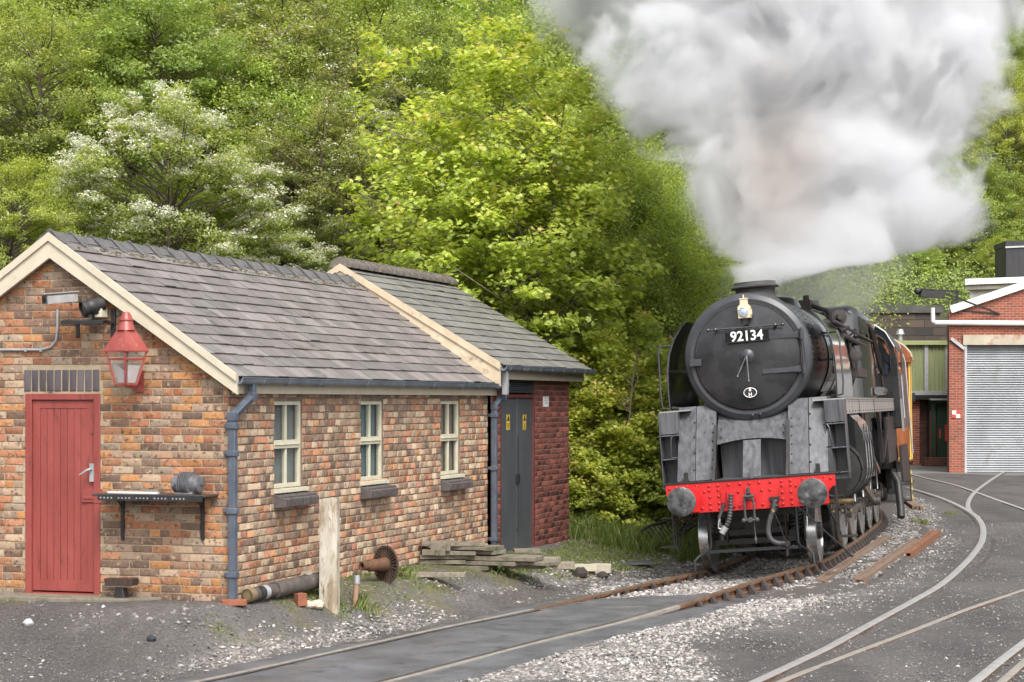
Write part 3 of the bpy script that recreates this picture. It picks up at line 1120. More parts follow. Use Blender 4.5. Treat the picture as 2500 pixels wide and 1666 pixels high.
M['brick_red'] = mat('dark_red_brick', [(0.14, 0.04, 0.03), (0.20, 0.062, 0.042)], .85, nscale=14, tone=[(0.165, 0.045, 0.032), (0.21, 0.066, 0.045), (0.13, 0.035, 0.026), (0.185, 0.055, 0.038), (0.10, 0.035, 0.03)], tonemix=.75, const=True, bump=.003)
M['mortar_pale'] = mat('pale_mortar', [(0.22, 0.16, 0.13), (0.33, 0.25, 0.20)], .95, nscale=8)
M['blue_brick'] = mat('blue_engineering_brick', [(0.062, 0.052, 0.062), (0.105, 0.088, 0.095)], .6, nscale=9, tone=[(0.06, 0.05, 0.06), (0.12, 0.09, 0.09), (0.08, 0.07, 0.08)], tonemix=.5, bump=.002)
M['sill_brick'] = mat('dark_sill_brick', [(0.062, 0.052, 0.050), (0.115, 0.098, 0.092)], .75, nscale=9, bump=.003)
SL_A = [(0.16, 0.142, 0.132), (0.215, 0.188, 0.175), (0.130, 0.118, 0.110), (0.185, 0.160, 0.148), (0.24, 0.215, 0.20), (0.16, 0.150, 0.135), (0.20, 0.172, 0.16), (0.145, 0.128, 0.118)]
M['slate'] = mat('purple_grey_slate', [(0.12, 0.105, 0.10), (0.22, 0.19, 0.18)], .6, nscale=7, tone=SL_A, tonemix=.7, const=True, bump=.003, bscale=30, rvar=.12,
                 spots=[((0.42, 0.43, 0.48), 5, .64, .76), ((0.085, 0.078, 0.062), 3.2, .55, .70)])
SL_B = [(0.155, 0.148, 0.132), (0.20, 0.19, 0.17), (0.125, 0.12, 0.11), (0.175, 0.165, 0.15)]
M['slate_b'] = mat('grey_slate', [(0.13, 0.125, 0.11), (0.20, 0.19, 0.17)], .75, nscale=6, tone=SL_B, tonemix=.6, const=True, bump=.003, bscale=30, spots=((0.10, 0.10, 0.075), 3, .55, .7))
M['ridge'] = mat('ridge_tile', [(0.075, 0.072, 0.073), (0.145, 0.138, 0.135)], .75, nscale=7, bump=.004, spots=((0.10, 0.085, 0.045), 12, .58, .7))
M['ridge_b'] = mat('lichened_ridge_tile', [(0.10, 0.085, 0.07), (0.19, 0.165, 0.14)], .9, nscale=12, bump=.01, spots=[((0.42, 0.38, 0.34), 10, .68, .72), ((0.28, 0.13, 0.05), 18, .66, .72)])
M['moss_m'] = mat('dry_moss', [(0.055, 0.045, 0.02), (0.13, 0.11, 0.035)], .95, nscale=20, bump=.01)
M['fascia'] = M['cream']
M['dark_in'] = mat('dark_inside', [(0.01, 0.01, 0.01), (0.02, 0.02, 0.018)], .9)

def slates(mb, org, sdir, udir, nrm, slope_len, run, exposure=.19, wdt=.27, th=.012, seed=1, clip=None):
    """courses of slates; org = eave corner, sdir up the slope, udir along the eave"""
    r_ = random.Random(seed)
    rows = int(math.ceil(slope_len / exposure))
    for r in range(rows):
        s0 = r * exposure - (.03 if r == 0 else 0)
        s1 = min(s0 + exposure * 1.6, slope_len + .02)
        u = -r_.random() * wdt
        run_t = r_.random()
        while u < run:
            w_ = wdt * r_.uniform(.93, 1.05)
            a, b = max(u, 0), min(u + w_ - .004, run)
            u += w_
            if b - a < .04: continue
            if clip and not clip(s0, (a + b) / 2): continue
            l0 = .026 + r_.uniform(-.003, .005) * (1 + (r_.random() < .06) * 2)
            ds0, ds1 = r_.uniform(-.006, .006), r_.uniform(-.004, .004)
            tone = r_.random() if r_.random() < .6 else run_t
            P = lambda s, uu, h: org + sdir * s + udir * uu + nrm * h
            vs = [P(s0 + ds0, a, l0), P(s0 + ds0 + ds1, b, l0), P(s1, b, .002), P(s1, a, .002),
                  P(s0 + ds0, a, l0 - th), P(s0 + ds0 + ds1, b, l0 - th), P(s1, b, -.006), P(s1, a, -.006)]
            mb.add(vs, [(0, 1, 2, 3), (5, 4, 7, 6), (0, 4, 5, 1), (1, 5, 6, 2), (2, 6, 7, 3), (3, 7, 4, 0)], 0, tone, False)

def gutter(mb, y0, y1, x, z, r=.058, n=10, joints=()):
    prof = [(-r, 0), (-r * .95, -r * .55), (-r * .6, -r * .95), (0, -r * 1.1), (r * .6, -r * .95), (r * .95, -r * .55), (r, 0), (r * 1.18, .004), (r * 1.18, .012), (r * .9, .012), (r * .8, -.01), (r * .5, -r * .7), (-r * .5, -r * .7), (-r * .85, 0)]
    mb.prism(prof, lambda a, b, t: V(x + a, t, z + b), y0, y1, tone=.5)
    for j in joints:
        pr = [(a * 1.10, b * 1.10 - .002) for a, b in prof[:8]] + [(r * 1.2, -.03), (0, -.02), (-r, -.01)]
        mb.prism([(a * 1.12, b * 1.12) for a, b in prof[:9]] + [(r, 0), (-r, 0)], lambda a, b, t: V(x + a, t, z + b), j - .012, j + .012)

# ------------------------------------------------------------------ brick hut (near)
hut = thing('brick_hut', 'mottled orange brick hut with a red plank door and purple slate roof', 'hut', FA.loc, FA.rot)
LA, WA = 8.37, 4.0
h = FA.hit
def fa(px, py, y=0): return h(px, py, 'y', y)
def sa(px, py, x=0): return h(px, py, 'x', x)
zE = 2.30        # top of the side wall
RIDGE = V(-2.0, 0, 3.74)
# openings in the front wall
dl, dr_ = fa(*D(59.5, 905)), fa(*D(231, 905))
dbz, dtz = -0.02, fa(*D(140, 905)).z
door_o = (dl.x, dr_.x, -0.3, dtz)
lint_o = (fa(*D(57, 870)).x, fa(*D(232, 870)).x, dtz, fa(*D(140, 849)).z)
f_front = lambda u, v, t: V(u, -t, v)
slope = (3.72 - 2.32) / 2.0
gabl = lambda v: (-4.0, 0.0) if v < 2.32 else (-4.0 + (v - 2.32) / slope, -(v - 2.32) / slope)
b = MB()
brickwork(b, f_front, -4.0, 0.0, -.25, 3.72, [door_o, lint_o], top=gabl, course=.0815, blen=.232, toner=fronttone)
m2 = MB()
wall_cells(m2, f_front, -4.0, 0.0, -.3, 2.32, [door_o], mi=0, depth=.3)
m2.add([V(-4, 0, 2.32), V(0, 0, 2.32), V(-2, 0, 3.72)], [(0, 1, 2)])
m2.add([V(-4, 0, -.3), V(-4, LA, -.3), V(-4, LA, 2.32), V(-4, 0, 2.32)], [(0, 1, 2, 3)])
fw = b.build('front_wall', [M['brick_front']], hut)
m2.build('mortar', M['mortar'], fw)
# soldier course of blue bricks over the door
b = MB()
n = 10
for i in range(n):
    a = lint_o[0] + (lint_o[1] - lint_o[0]) * i / n
    a2 = lint_o[0] + (lint_o[1] - lint_o[0]) * (i + 1) / n - .018
    brick(b, f_front, a, a2, lint_o[2] + .03, lint_o[3] - .006, .012, rb.random())
b.build('lintel', M['blue_brick'], hut)

# side wall
wins = []
for (x0, x1, y0, y1) in ((629, 694, 908, 1117), (828, 880, 908, 1101), (1012, 1056, 908, 1088)):
    a, c = sa(*D(x0, y0)), sa(*D(x1, y1))
    wins.append((a.y, c.y, c.z, 2.055))
f_side = lambda u, v, t: V(t, u, v)
b = MB()
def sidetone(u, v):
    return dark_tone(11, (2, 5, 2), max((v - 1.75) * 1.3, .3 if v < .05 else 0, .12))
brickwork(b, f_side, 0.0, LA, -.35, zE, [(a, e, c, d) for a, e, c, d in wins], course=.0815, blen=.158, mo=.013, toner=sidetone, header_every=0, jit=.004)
m2 = MB()
wall_cells(m2, f_side, 0.0, LA, -.4, zE + .03, wins, depth=.12)
sw = b.build('side_wall', [M['brick_side']], hut)
m2.build('mortar', M['mortar_dark'], sw)
# sooty header bricks above each window
for k, (a, e, c, d) in enumerate(wins):
    w_ = MB()
    fd = .07          # recess
    fr = .045
    bx = lambda u0, u1, v0, v1, t0, t1, mb=w_: mb.box(t0, t1, u0, u1, v0, v1)
    for q in ((a, a + fr, c, d), (e - fr, e, c, d), (a, e, d - fr, d), (a, e, c, c + fr)):
        bx(*q[:4], -fd, -.018) if q[0] == a and q[1] == a + fr or q[1] == e and q[0] == e - fr else bx(q[0] + fr, q[1] - fr, q[2], q[3], -fd, -.020)
    mz = c + (d - c) * .50
    bx(a + fr, e - fr, mz - .045, mz + .045, -fd, -.012)
    bx(a + fr, e - fr, mz - .006, mz + .001, -.012, .004)
    mu = (a + e) / 2
    bx(mu - .017, mu + .017, c + fr, mz - .045, -fd, -.022)
    bx(mu - .017, mu + .017, mz + .045, d - fr, -fd, -.022)
    wo_ = w_.build('window', M['window_cream'], hut, bevel=.003)
    g = MB()
    for (v0, v1) in ((c + fr, mz - .045), (mz + .045, d - fr)):
        for (u0, u1) in ((a + fr, mu - .017), (mu + .017, e - fr)):
            g.add([V(-.045, u0, v0), V(-.045, u1, v0), V(-.045, u1, v1), V(-.045, u0, v1)], [(0, 1, 2, 3)])
    g.build('pane', M['pane_thin'] if 'pane_thin' in M else M['pane'], wo_)
    cu = MB()
    col = [0, 1, 2][k]
    nf = 14
    for (u0, u1) in ((a + fr, mu), (mu, e - fr)):
        vs, fs = [], []
        for i in range(nf + 1):
            u = u0 + (u1 - u0) * i / nf
            x = -.10 + .008 * math.sin(i * 1.9 + k)
            vs += [V(x, u, c + .02), V(x, u, d - .02)]
        for i in range(nf): fs.append((2 * i, 2 * i + 1, 2 * i + 3, 2 * i + 2))
        cu.add(vs, fs)
    cm = [mat('grey_net', [(0.13, 0.15, 0.14), (0.22, 0.24, 0.22)], .9, nscale=6, stretch=(1, 4, .3)), mat('blue_curtain', [(0.09, 0.15, 0.16), (0.17, 0.25, 0.26)], .9, nscale=6, stretch=(1, 4, .3)), mat('tan_curtain', [(0.20, 0.15, 0.09), (0.32, 0.25, 0.16)], .9, nscale=6, stretch=(1, 5, .3))][k]
    cu.build('curtain', cm, wo_)
    # drip strip above, timber sill below, sloping brick sill lower down
    w_ = MB()
    bx(a - .02, e + .06, d + .0, d + .028, -.01, .035)
    w_.build('drip_strip', M['window_cream'], wo_)
    w_ = MB()
    w_.prism([(-.06, c - .002), (.045, c - .012), (.045, c - .05), (-.06, c - .05)], lambda p, q, t: V(p, t, q), a - .01, e + .09)
    w_.build('window_sill', M['window_cream'], wo_)
    w_ = MB()
    nb = 9
    L = (e - a) + .16
    for i in range(nb):
        u0 = a - .02 + L * i / nb
        w_.prism([(.0, c - .055), (.155, c - .115), (.145, c - .20), (0.0, c - .215)], lambda p, q, t: V(p, t, q), u0, u0 + L / nb - .012, tone=rb.random())
    w_.box(0, .125, a - .015, a - .025 + L, c - .195, c - .08)
    w_.build('brick_sill', M['sill_brick'], wo_, bevel=.004)
# pane with some see-through
# roof
pitch_l = math.hypot(2.13, 1.49)
rf = MB()
zr, ov = 3.79, .13
eR, eL = V(ov, -.10, 2.31), V(-4 - ov, -.10, 2.31)
apx = V(-2.0, -.10, zr)
sR = (apx - eR).normalized(); sL = (apx - eL).normalized()
nR = V(-sR.z, 0, sR.x) * -1; nR = V(abs(sR.z), 0, abs(sR.x)); nL = V(-abs(sL.z), 0, abs(sL.x))
RL = (apx - eR).length
slates(rf, eR, sR, V(0, 1, 0), nR, RL, LA + .08, seed=3)
slates(rf, eL, sL, V(0, 1, 0), nL, RL, LA + .08, seed=4)
rf_o = rf.build('roof', M['slate'], hut)
un = MB()
un.add([eR - nR * .02, eR - nR * .02 + V(0, LA + .08, 0), apx - V(0, 0, .02) + V(0, LA + .08, 0), apx - V(0, 0, .02), eL - nL * .02, eL - nL * .02 + V(0, LA + .08, 0)], [(0, 1, 2, 3), (3, 2, 5, 4)])
un.build('roof_deck', M['dark_in'], rf_o)
# ridge tiles: overlapping angular caps
rt = MB()
nT = 20
for i in range(nT):
    y0 = -.12 + (LA + .22) * i / nT; L = (LA + .22) / nT
    z0, z1 = zr + .022, zr + .052
    wv = .165
    vs = []
    for (y, z, e) in ((y0 - .02, z1, .016), (y0 + L + .01, z0 + .012, 0)):
        vs += [V(-2 - wv - e, y, z - .155), V(-2 - .03, y, z), V(-2 + .03, y, z), V(-2 + wv + e, y, z - .155),
               V(-2 - wv - e, y, z - .178), V(-2, y, z - .03), V(-2 + wv + e, y, z - .178)]
    rt.add(vs, [(0, 1, 8, 7), (1, 2, 9, 8), (2, 3, 10, 9), (0, 4, 5, 1), (1, 5, 2), (2, 5, 6, 3), (7, 8, 12, 11), (8, 9, 12), (9, 10, 13, 12), (3, 6, 13, 10), (0, 7, 11, 4)], 0, rb.random(), False)
    # raised front edge of each tile
    for s in (-1, 1):
        rt.bar(V(-2 + s * .0, y0 - .005, z1 + .012), V(-2 + s * (wv + .014), y0 - .005, z1 - .146), .03, .022)
rt.build('ridge_tiles', M['ridge'], rf_o)
ms = MB()
for i in range(330):
    y = rb.uniform(0, LA)
    s = rb.choice((1, 1, 1, -1))
    q = rb.uniform(.17, .25)
    p = V(-2 + s * q, y, zr - q * .70 + .02)
    ms.ball(p, (rb.uniform(.01, .03), rb.uniform(.015, .05), rb.uniform(.008, .016)), 6, 4)
tag(ms.build('moss', M['moss_m'], rf_o), kind='stuff')
# barge boards of the front gable: wide board + narrow moulding above
bb_ = MB()
for s, e in ((1, eR), (-1, eL)):
    d = (apx - e)
    lo, hi = V(e.x + .03 * s, -.13, e.z + .0), V(-2, -.13, zr - .0)
    bb_.add([V(lo.x, -.13, lo.z + .0), V(hi.x, -.13, hi.z), V(hi.x, -.13, hi.z - .235), V(lo.x, -.13, lo.z - .19),
             V(lo.x, -.09, lo.z + .0), V(hi.x, -.09, hi.z), V(hi.x, -.09, hi.z - .235), V(lo.x, -.09, lo.z - .19)],
            [(0, 1, 2, 3), (4, 7, 6, 5), (0, 4, 5, 1), (1, 5, 6, 2), (2, 6, 7, 3), (3, 7, 4, 0)])
    bb_.add([V(lo.x, -.155, lo.z + .022), V(hi.x, -.155, hi.z + .03), V(hi.x, -.155, hi.z - .055), V(lo.x, -.155, lo.z - .055),
             V(lo.x, -.128, lo.z + .022), V(hi.x, -.128, hi.z + .03), V(hi.x, -.128, hi.z - .055), V(lo.x, -.128, lo.z - .055)],
            [(0, 1, 2, 3), (4, 7, 6, 5), (0, 4, 5, 1), (1, 5, 6, 2), (2, 6, 7, 3), (3, 7, 4, 0)])
    # soffit
    bb_.add([V(e.x, -.10, e.z - .03), V(-2, -.10, zr - .03), V(-2, .02, zr - .03), V(e.x, .02, e.z - .03)], [(0, 1, 2, 3)])
bb_.build('barge_board', M['cream'], hut)
fb = MB()
fb.box(.07, .092, -.06, LA + .15, 2.13, 2.27)
fb.box(-.0, .07, -.06, LA, 2.262, 2.275)
fb.build('fascia_board', M['cream'], hut)
gt = MB()
gutter(gt, -.12, LA + .32, .165, 2.285, joints=[.42, 1.05, 1.9, 2.05, 3.3, 4.5, 5.6, 5.75, 6.7, 7.4, 8.2])
gt.build('gutter', M['gutter'], hut, sharp=50)
# rainwater pipe at the near corner
def downpipe(name, parent, pts, zb, col):
    b = MB()
    for p, q in zip(pts[:-1], pts[1:]):
        b.bar(p, q, .075, .075, up=(0, 1, 0))
    for p in pts[1:-1]:
        b.box(p.x - .046, p.x + .046, p.y - .046, p.y + .046, p.z - .05, p.z + .04)
    x, y = pts[-1].x, pts[-1].y
    for z in col:
        b.box(x - .052, x + .052, y - .052, y + .052, z - .03, z + .03)
        b.box(x - .10, x + .02, y - .015, y + .015, z - .02, z + .02)
    return b.build(name, M['pipe_grey'], parent, bevel=.006)
g0 = h(*D(590, 905), 'x', .165)
downpipe('downpipe', hut, [V(.165, .22, 2.24), V(.165, .22, 2.10), V(.075, -.045, 1.90), V(.075, -.045, -.04)], 0, (1.80, 1.52, .93, .28))
downpipe('downpipe', hut, [V(.165, LA + .22, 2.24), V(.165, LA + .22, 2.12), V(.10, LA + .02, 1.98), V(.10, LA + .02, -.12)], 0, (1.85, 1.1, .1))

# red door: frame, ledged leaf, handle
doo = MB()
X0, X1, Z0, Z1 = door_o[0], door_o[1], dbz, door_o[3]
fw_ = .075
doo.box(X0, X0 + fw_, -.015, .09, Z0, Z1)
doo.box(X1 - fw_, X1, -.015, .09, Z0, Z1)
doo.box(X0 + fw_, X1 - fw_, -.014, .09, Z1 - .065, Z1)
doo.prism([(-.06, Z0 - .01), (-.06, Z0 + .03), (.05, Z0 + .06), (.05, Z0 - .01)], lambda p, q, t: V(t, p, q), X0 - .02, X1 + .01)
door = doo.build('door', M['door_red'], hut, bevel=.004)
lf = MB()
a, c = X0 + fw_ + .003, X1 - fw_ - .003
lf.box(a, c, .028, .07, Z0 + .07, Z1 - .07)
lf.box(a, a + .085, .012, .030, Z0 + .072, Z1 - .07)
lf.box(c - .085, c, .012, .030, Z0 + .072, Z1 - .07)
lf.box(a + .085, c - .085, .013, .030, Z1 - .155, Z1 - .07)
lf.box(a + .085, c - .085, .013, .030, Z0 + .072, Z0 + .19)
npk = 7
for i in range(npk):
    u0 = a + .085 + (c - a - .17) * i / npk; u1 = a + .085 + (c - a - .17) * (i + 1) / npk
    lf.box(u0 + .003, u1 - .003, .019, .030, Z0 + .19, Z1 - .155)
leaf = lf.build('leaf', M['door_red'], door, bevel=.0015)
hd = MB()
hx = fa(*D(217, 1085)).x
hz = fa(*D(217, 1085)).z
hx -= .02
hd.box(hx - .024, hx + .024, -.028, -.010, hz - .10, hz + .09)
hd.tube([V(hx, -.02, hz + .03), V(hx, -.065, hz + .03), V(hx - .02, -.075, hz + .025), V(hx - .11, -.075, hz - .03)], [.011, .011, .013, .010])
hd.build('handle', M['alu'], door)
hs_ = MB()
a1, c1 = fa(*D(188, 1125)), fa(*D(226, 1155))
hs_.box(a1.x, c1.x, -.004, .012, c1.z, a1.z)
hs_.box(c1.x - .05, c1.x + .05, -.02, -.004, c1.z - .01, a1.z + .01)
hs_.box(a1.x + .02, c1.x + .03, -.012, -.004, c1.z + .035, c1.z + .06)
hs_.build('hasp', M['door_red'], door, bevel=.003)
kh = MB(); q = fa(*D(229, 994)); kh.cyl(V(hx - .01, -.001, q.z), V(hx - .01, .013, q.z), .018, n=14)
kh.build('keyhole', M['rust'], door)

# ------------------------------------------------------------------ second brick building behind
FB = Frame(FA.w(0.05, LA, -.14), FA.rot)
hut2 = thing('brick_outbuilding', 'dark red brick outbuilding with grey double doors and a greenish slate roof, adjoining the hut', 'outbuilding', FB.loc, FB.rot)
hb = FB.hit
LB = 3.95
zEB = 2.62
zoff = .14
f_side2 = lambda u, v, t: V(t, u, v)
da, db_ = hb(*D(1149, 913), 'x', 0), hb(*D(1229, 913), 'x', 0)
dz1 = da.z
lz0, lz1 = hb(*D(1190, 907), 'x', 0).z, hb(*D(1190, 857), 'x', 0).z
op = [(da.y, db_.y, -.05, dz1), (da.y, db_.y, dz1, lz1)]
b = MB()
brickwork(b, f_side2, 0.02, LB, -.5, zEB, [(da.y, db_.y, -.05, lz1)], course=.0815, blen=.232, proud=.006, jit=.0012, header_every=0)
b2 = MB(); wall_cells(b2, f_side2, 0.0, LB, -.55, zEB + .02, [(da.y, db_.y, -.05, lz1)], depth=.14)
b2.add([V(0, LB, -.55), V(-4.6, LB, -.55), V(-4.6, LB, zEB), V(-2.3, LB, 4.1), V(0, LB, zEB)], [(0, 1, 2, 3, 4)])
b2.add([V(-4.6, LB, -.55), V(-4.6, -.02, -.55), V(-4.6, -.02, zEB), V(-4.6, LB, zEB)], [(0, 1, 2, 3)])
b2.add([V(-.06, -.02, 2.0), V(-4.6, -.02, 2.0), V(-4.6, -.02, zEB), V(-2.3, -.02, 4.12), V(-.06, -.02, zEB)], [(0, 1, 2, 3, 4)])
w2 = b.build('wall', M['brick_red'], hut2)
b2.build('mortar', M['mortar_pale'], w2)
M['door_grey'] = mat('dark_grey_door_paint', [(0.060, 0.066, 0.074), (0.085, 0.092, 0.10)], .42, nscale=5, stretch=(1, 1, .3), bump=.0012, bscale=70, spots=((0.26, 0.27, 0.27), 30, .70, .78))
M['maroon'] = mat('maroon_paint', [(0.10, 0.025, 0.022), (0.15, 0.04, 0.034)], .55, nscale=6)
fr = MB()
fr.box(-.09, .004, da.y, da.y + .05, -.03, lz1); fr.box(-.09, .004, db_.y - .06, db_.y, -.03, lz1)
fr.box(-.09, .002, da.y + .05, db_.y - .06, dz1 - .01, dz1 + .04)
fr.box(-.09, .002, da.y + .05, db_.y - .06, lz1 - .04, lz1)
dd = fr.build('door_frame', M['maroon'], hut2, bevel=.003)
mid = (da.y + db_.y) / 2 - .01
for (u0, u1) in ((da.y + .053, mid - .004), (mid + .004, db_.y - .063)):
    lf = MB(); lf.box(-.06, -.022, u0, u1, -.02, dz1 - .012)
    if u0 > mid: lf.box(-.022, -.010, u0 - .006, u0 + .035, 0.3, dz1 - .012)
    d_ = lf.build('door_leaf', M['door_grey'], hut2, bevel=.003)
    sg = MB(); q = hb(*D(1171 if u0 < mid else 1209, 953), 'x', -.02); q2 = hb(*D(1171 if u0 < mid else 1209, 988), 'x', -.02)
    cc = (u0 + u1) / 2
    M['yellow'] = M.get('yellow') or mat('yellow_sign', [(0.62, 0.42, 0.05), (0.68, 0.47, 0.07)], .4)
    hh = (q.z - q2.z)
    sg.box(-.022, -.019, cc - .075, cc + .075, q2.z, q.z - hh * .40 - .0)
    sg.box(-.022, -.019, cc - .075, cc + .075, q.z - hh * .36, q.z)
    so_ = sg.build('warning_sign', M['yellow'], d_)
    tr = MB()
    tz = q.z - hh * .16
    tr.prism([(-.055, tz - .055), (.055, tz - .055), (0, tz + .05)], lambda p, r_, t: V(t, cc + p, r_), -.0188, -.0178)
    for k_ in range(3):
        tr.box(-.0188, -.0178, cc - .05, cc + .05, q2.z + .02 + k_ * .03, q2.z + .032 + k_ * .03)
    tr.build('warning_symbol', M['black'], so_)
hd = MB(); zc = hb(*D(1190, 1095), 'x', -.02).z
hd.bar(V(-.005, mid + .02, zc - .10), V(-.005, mid + .02, zc + .6), .018, .018)
hd.bar(V(-.005, mid + .02, zc - .8), V(-.005, mid + .02, zc - .10), .012, .012)
hd.box(-.02, .02, mid - .03, mid + .06, zc - .10, zc + .04)
hd.build('door_bolt', M['black'], hut2, bevel=.002)
lv = MB()
for i in range(8):
    z = lz0 + .03 + (lz1 - lz0 - .07) * i / 8
    lv.prism([(-.07, z + .045), (-.068, z + .052), (-.0, z + .012), (-.0, z)], lambda p, q, t: V(p, t, q), da.y + .05, db_.y - .06)
lv.build('louvre', M['door_grey'], hut2)
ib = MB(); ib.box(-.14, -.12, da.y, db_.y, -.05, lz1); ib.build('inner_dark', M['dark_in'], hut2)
# paper notice
nt_ = MB(); n0, n1 = hb(*D(1248, 912), 'x', .012), hb(*D(1261, 935), 'x', .012)
nt_.box(.008, .013, n0.y, n1.y, n1.z, n0.z)
no = nt_.build('paper_notice', M['white'], hut2)
nl = MB()
for k_ in range(6):
    z = n1.z + .05 + k_ * .038
    nl.box(.0131, .0138, n0.y + .06, n1.y - .05 - .03 * (k_ % 2), z, z + .007)
nl.build('printed_lines', M['pipe_grey'], no)
# roof of the second building
rise = 4.08 + zoff; eave = 2.70
yF = -.14
e2 = V(.20, yF, eave); ap2 = V(-2.22, yF, 4.13)
e2l = V(-4.64, yF, eave)
s2 = (ap2 - e2).normalized(); n2_ = V(abs(s2.z), 0, abs(s2.x)); s2l = (ap2 - e2l).normalized(); n2l = V(-abs(s2.z), 0, abs(s2.x))
rf = MB()
RL2 = (ap2 - e2).length
runB = LB + .14 + .55
slates(rf, e2 + V(0, .05, 0), s2, V(0, 1, 0), n2_, RL2, runB - .05, exposure=.215, wdt=.30, seed=7)
slates(rf, e2l + V(0, .05, 0), s2l, V(0, 1, 0), n2l, RL2, runB - .05, exposure=.215, wdt=.30, seed=8)
r2o = rf.build('roof', M['slate_b'], hut2)
un = MB(); Y_ = V(0, runB, 0)
un.add([e2 - n2_ * .03, e2 - n2_ * .03 + Y_, ap2 - V(0, 0, .03) + Y_, ap2 - V(0, 0, .03), e2l - n2l * .03, e2l - n2l * .03 + Y_], [(0, 1, 2, 3), (3, 2, 5, 4)])
un.build('roof_deck', M['dark_in'], r2o)
rt = MB()
nT = 16
for i in range(nT):
    y0 = yF - .03 + (runB + .05) * i / nT; L = (runB + .05) / nT
    pr = [(-2.22 + .15 * math.sin(R(q)), 4.13 + .02 - .0 + .10 * math.cos(R(q)) - .02 * abs(q) / 90) for q in range(-100, 101, 20)]
    vs = []
    for k_, (y, sc_) in enumerate(((y0, 1.12), (y0 + .05, 1.14), (y0 + .07, 1.0), (y0 + L, .98))):
        vs += [V(-2.22 + (p + 2.22) * sc_, y, 4.10 + (q - 4.10) * sc_) for p, q in pr]
    n_ = len(pr)
    fs = [(r_ * n_ + j, r_ * n_ + j + 1, (r_ + 1) * n_ + j + 1, (r_ + 1) * n_ + j) for r_ in range(3) for j in range(n_ - 1)]
    fs.append(tuple(range(n_)))
    rt.add(vs, fs, 0, rb.random())
rt.build('ridge_tiles', M['ridge_b'], r2o, sharp=50)
bb_ = MB()
for s, e in ((1, e2), (-1, e2l)):
    for (y0, y1, up, dn) in ((yF - .035, yF + .0, .005, .30), (yF - .06, yF - .03, .035, .07)):
        bb_.add([V(e.x, y0, e.z + up), V(ap2.x, y0, ap2.z + up), V(ap2.x, y0, ap2.z - dn * .95), V(e.x, y0, e.z - dn),
                 V(e.x, y1, e.z + up), V(ap2.x, y1, ap2.z + up), V(ap2.x, y1, ap2.z - dn * .95), V(e.x, y1, e.z - dn)],
                [(0, 1, 2, 3), (4, 7, 6, 5), (0, 4, 5, 1), (1, 5, 6, 2), (2, 6, 7, 3), (3, 7, 4, 0)])
    bb_.add([V(e.x, yF, e.z - .02), V(ap2.x, yF, ap2.z - .02), V(ap2.x, yF + .16, ap2.z - .02), V(e.x, yF + .16, e.z - .02)], [(0, 1, 2, 3)])
M['old_cream'] = mat('peeling_cream_paint', [(0.46, 0.37, 0.25), (0.60, 0.50, 0.36)], .7, nscale=4, bump=.003, spots=((0.26, 0.19, 0.13), 7, .58, .7))
bb_.build('barge_board', M['old_cream'], hut2)
fb = MB(); fb.box(.10, .125, yF + .02, runB - .25, eave - .20, eave - .04); fb.box(0, .10, yF + .02, runB - .25, eave - .05, eave - .04)
fb.build('fascia_board', M['cream'], hut2)
gt = MB(); gutter(gt, yF - .02, runB - .1, .235, eave - .02, joints=[.05, .7, .85, 1.5, 2.1, 2.7, 3.3, 3.9]); gt.build('gutter', M['gutter'], hut2, sharp=50)
b = MB(); b.bar(V(.20, .06, eave - .06), V(.20, .06, eave - .42), .08, .08, up=(0, 1, 0)); b.build('downpipe', M['alu'], hut2, bevel=.005)

# ------------------------------------------------------------------ things on the front wall
M['cctv'] = mat('cctv_white', [(0.26, 0.25, 0.245), (0.38, 0.365, 0.355)], .4, nscale=9, spots=((0.2, 0.13, 0.09), 12, .6, .75))
def wl(px, py, off=0):       # point in world on a plane 'off' metres in front of the front wall
    p = fa(px, py, -off)
    return p
def world_thing(name, label, cat, lp, group=None):
    return thing(name, label, cat, FA.M @ lp, FA.rot, group)
p = wl(*D(150, 700), .35)
t = world_thing('security_camera', 'boxy white security camera under the hut gable, left of the round black floodlight', 'camera', V(p.x, 0, p.z))
b = MB()
b.prism([(-.055, -.05), (.055, -.05), (.055, .03), (.035, .05), (-.035, .05), (-.055, .03)], lambda a, c, s: V(a + .06, s, c + .02), -.42, -.05)
ho = b.build('housing', M['cctv'], t, bevel=.004)
ho.rotation_euler = (R(6), 0, R(-26)); ho.location = (-.02, -.10, .07)
b = MB(); b.box(-.055 + .06 - .015, .055 + .06 + .015, -.47, -.04, .073, .082); b.build('sun_shield', M['cctv'], ho)
b = MB(); b.box(.06 - .045, .06 + .045, -.424, -.419, -.022, .055); b.build('glass_front', M['pane'], ho)
b = MB(); b.cyl(V(.06, -.425, .015), V(.06, -.436, .015), .026, n=16); b.build('lens', M['black'], ho)
b = MB(); b.cyl(V(.19, -.20, -.12), V(.19, -.20, .04), .024, n=12); b.cyl(V(.19, -.20, -.03), V(.19, -.20, 0), .035, n=12); b.cyl(V(.19, -.20, -.13), V(.19, -.20, -.10), .05, n=12); b.build('mount', M['black'], t)
# black angle iron bracket
p0, p1 = wl(*D(143, 740), .22), wl(*D(247, 740), .22)
t = world_thing('wall_bracket', 'black angle iron bracket on the gable carrying the camera and the floodlight', 'bracket', V((p0.x + p1.x) / 2, 0, p0.z))
w_ = (p1.x - p0.x) / 2
b = MB(); b.box(-w_ * .9, w_ * .95, -.30, -.26, -.03, .01); b.box(-w_ * .9, w_ * .95, -.26, -.15, -.002, .012)
b.box(-w_ * .78, -w_ * .66, -.28, -.018, -.02, .0); b.box(w_ * .76, w_ * .92, -.28, -.018, -.02, .0)
b.box(-w_ * .80, -w_ * .66, -.03, -.010, -.16, .0); b.box(w_ * .74, w_ * .94, -.03, -.010, -.16, .14)
b.build('bracket_arm', M['black'], t, bevel=.002)
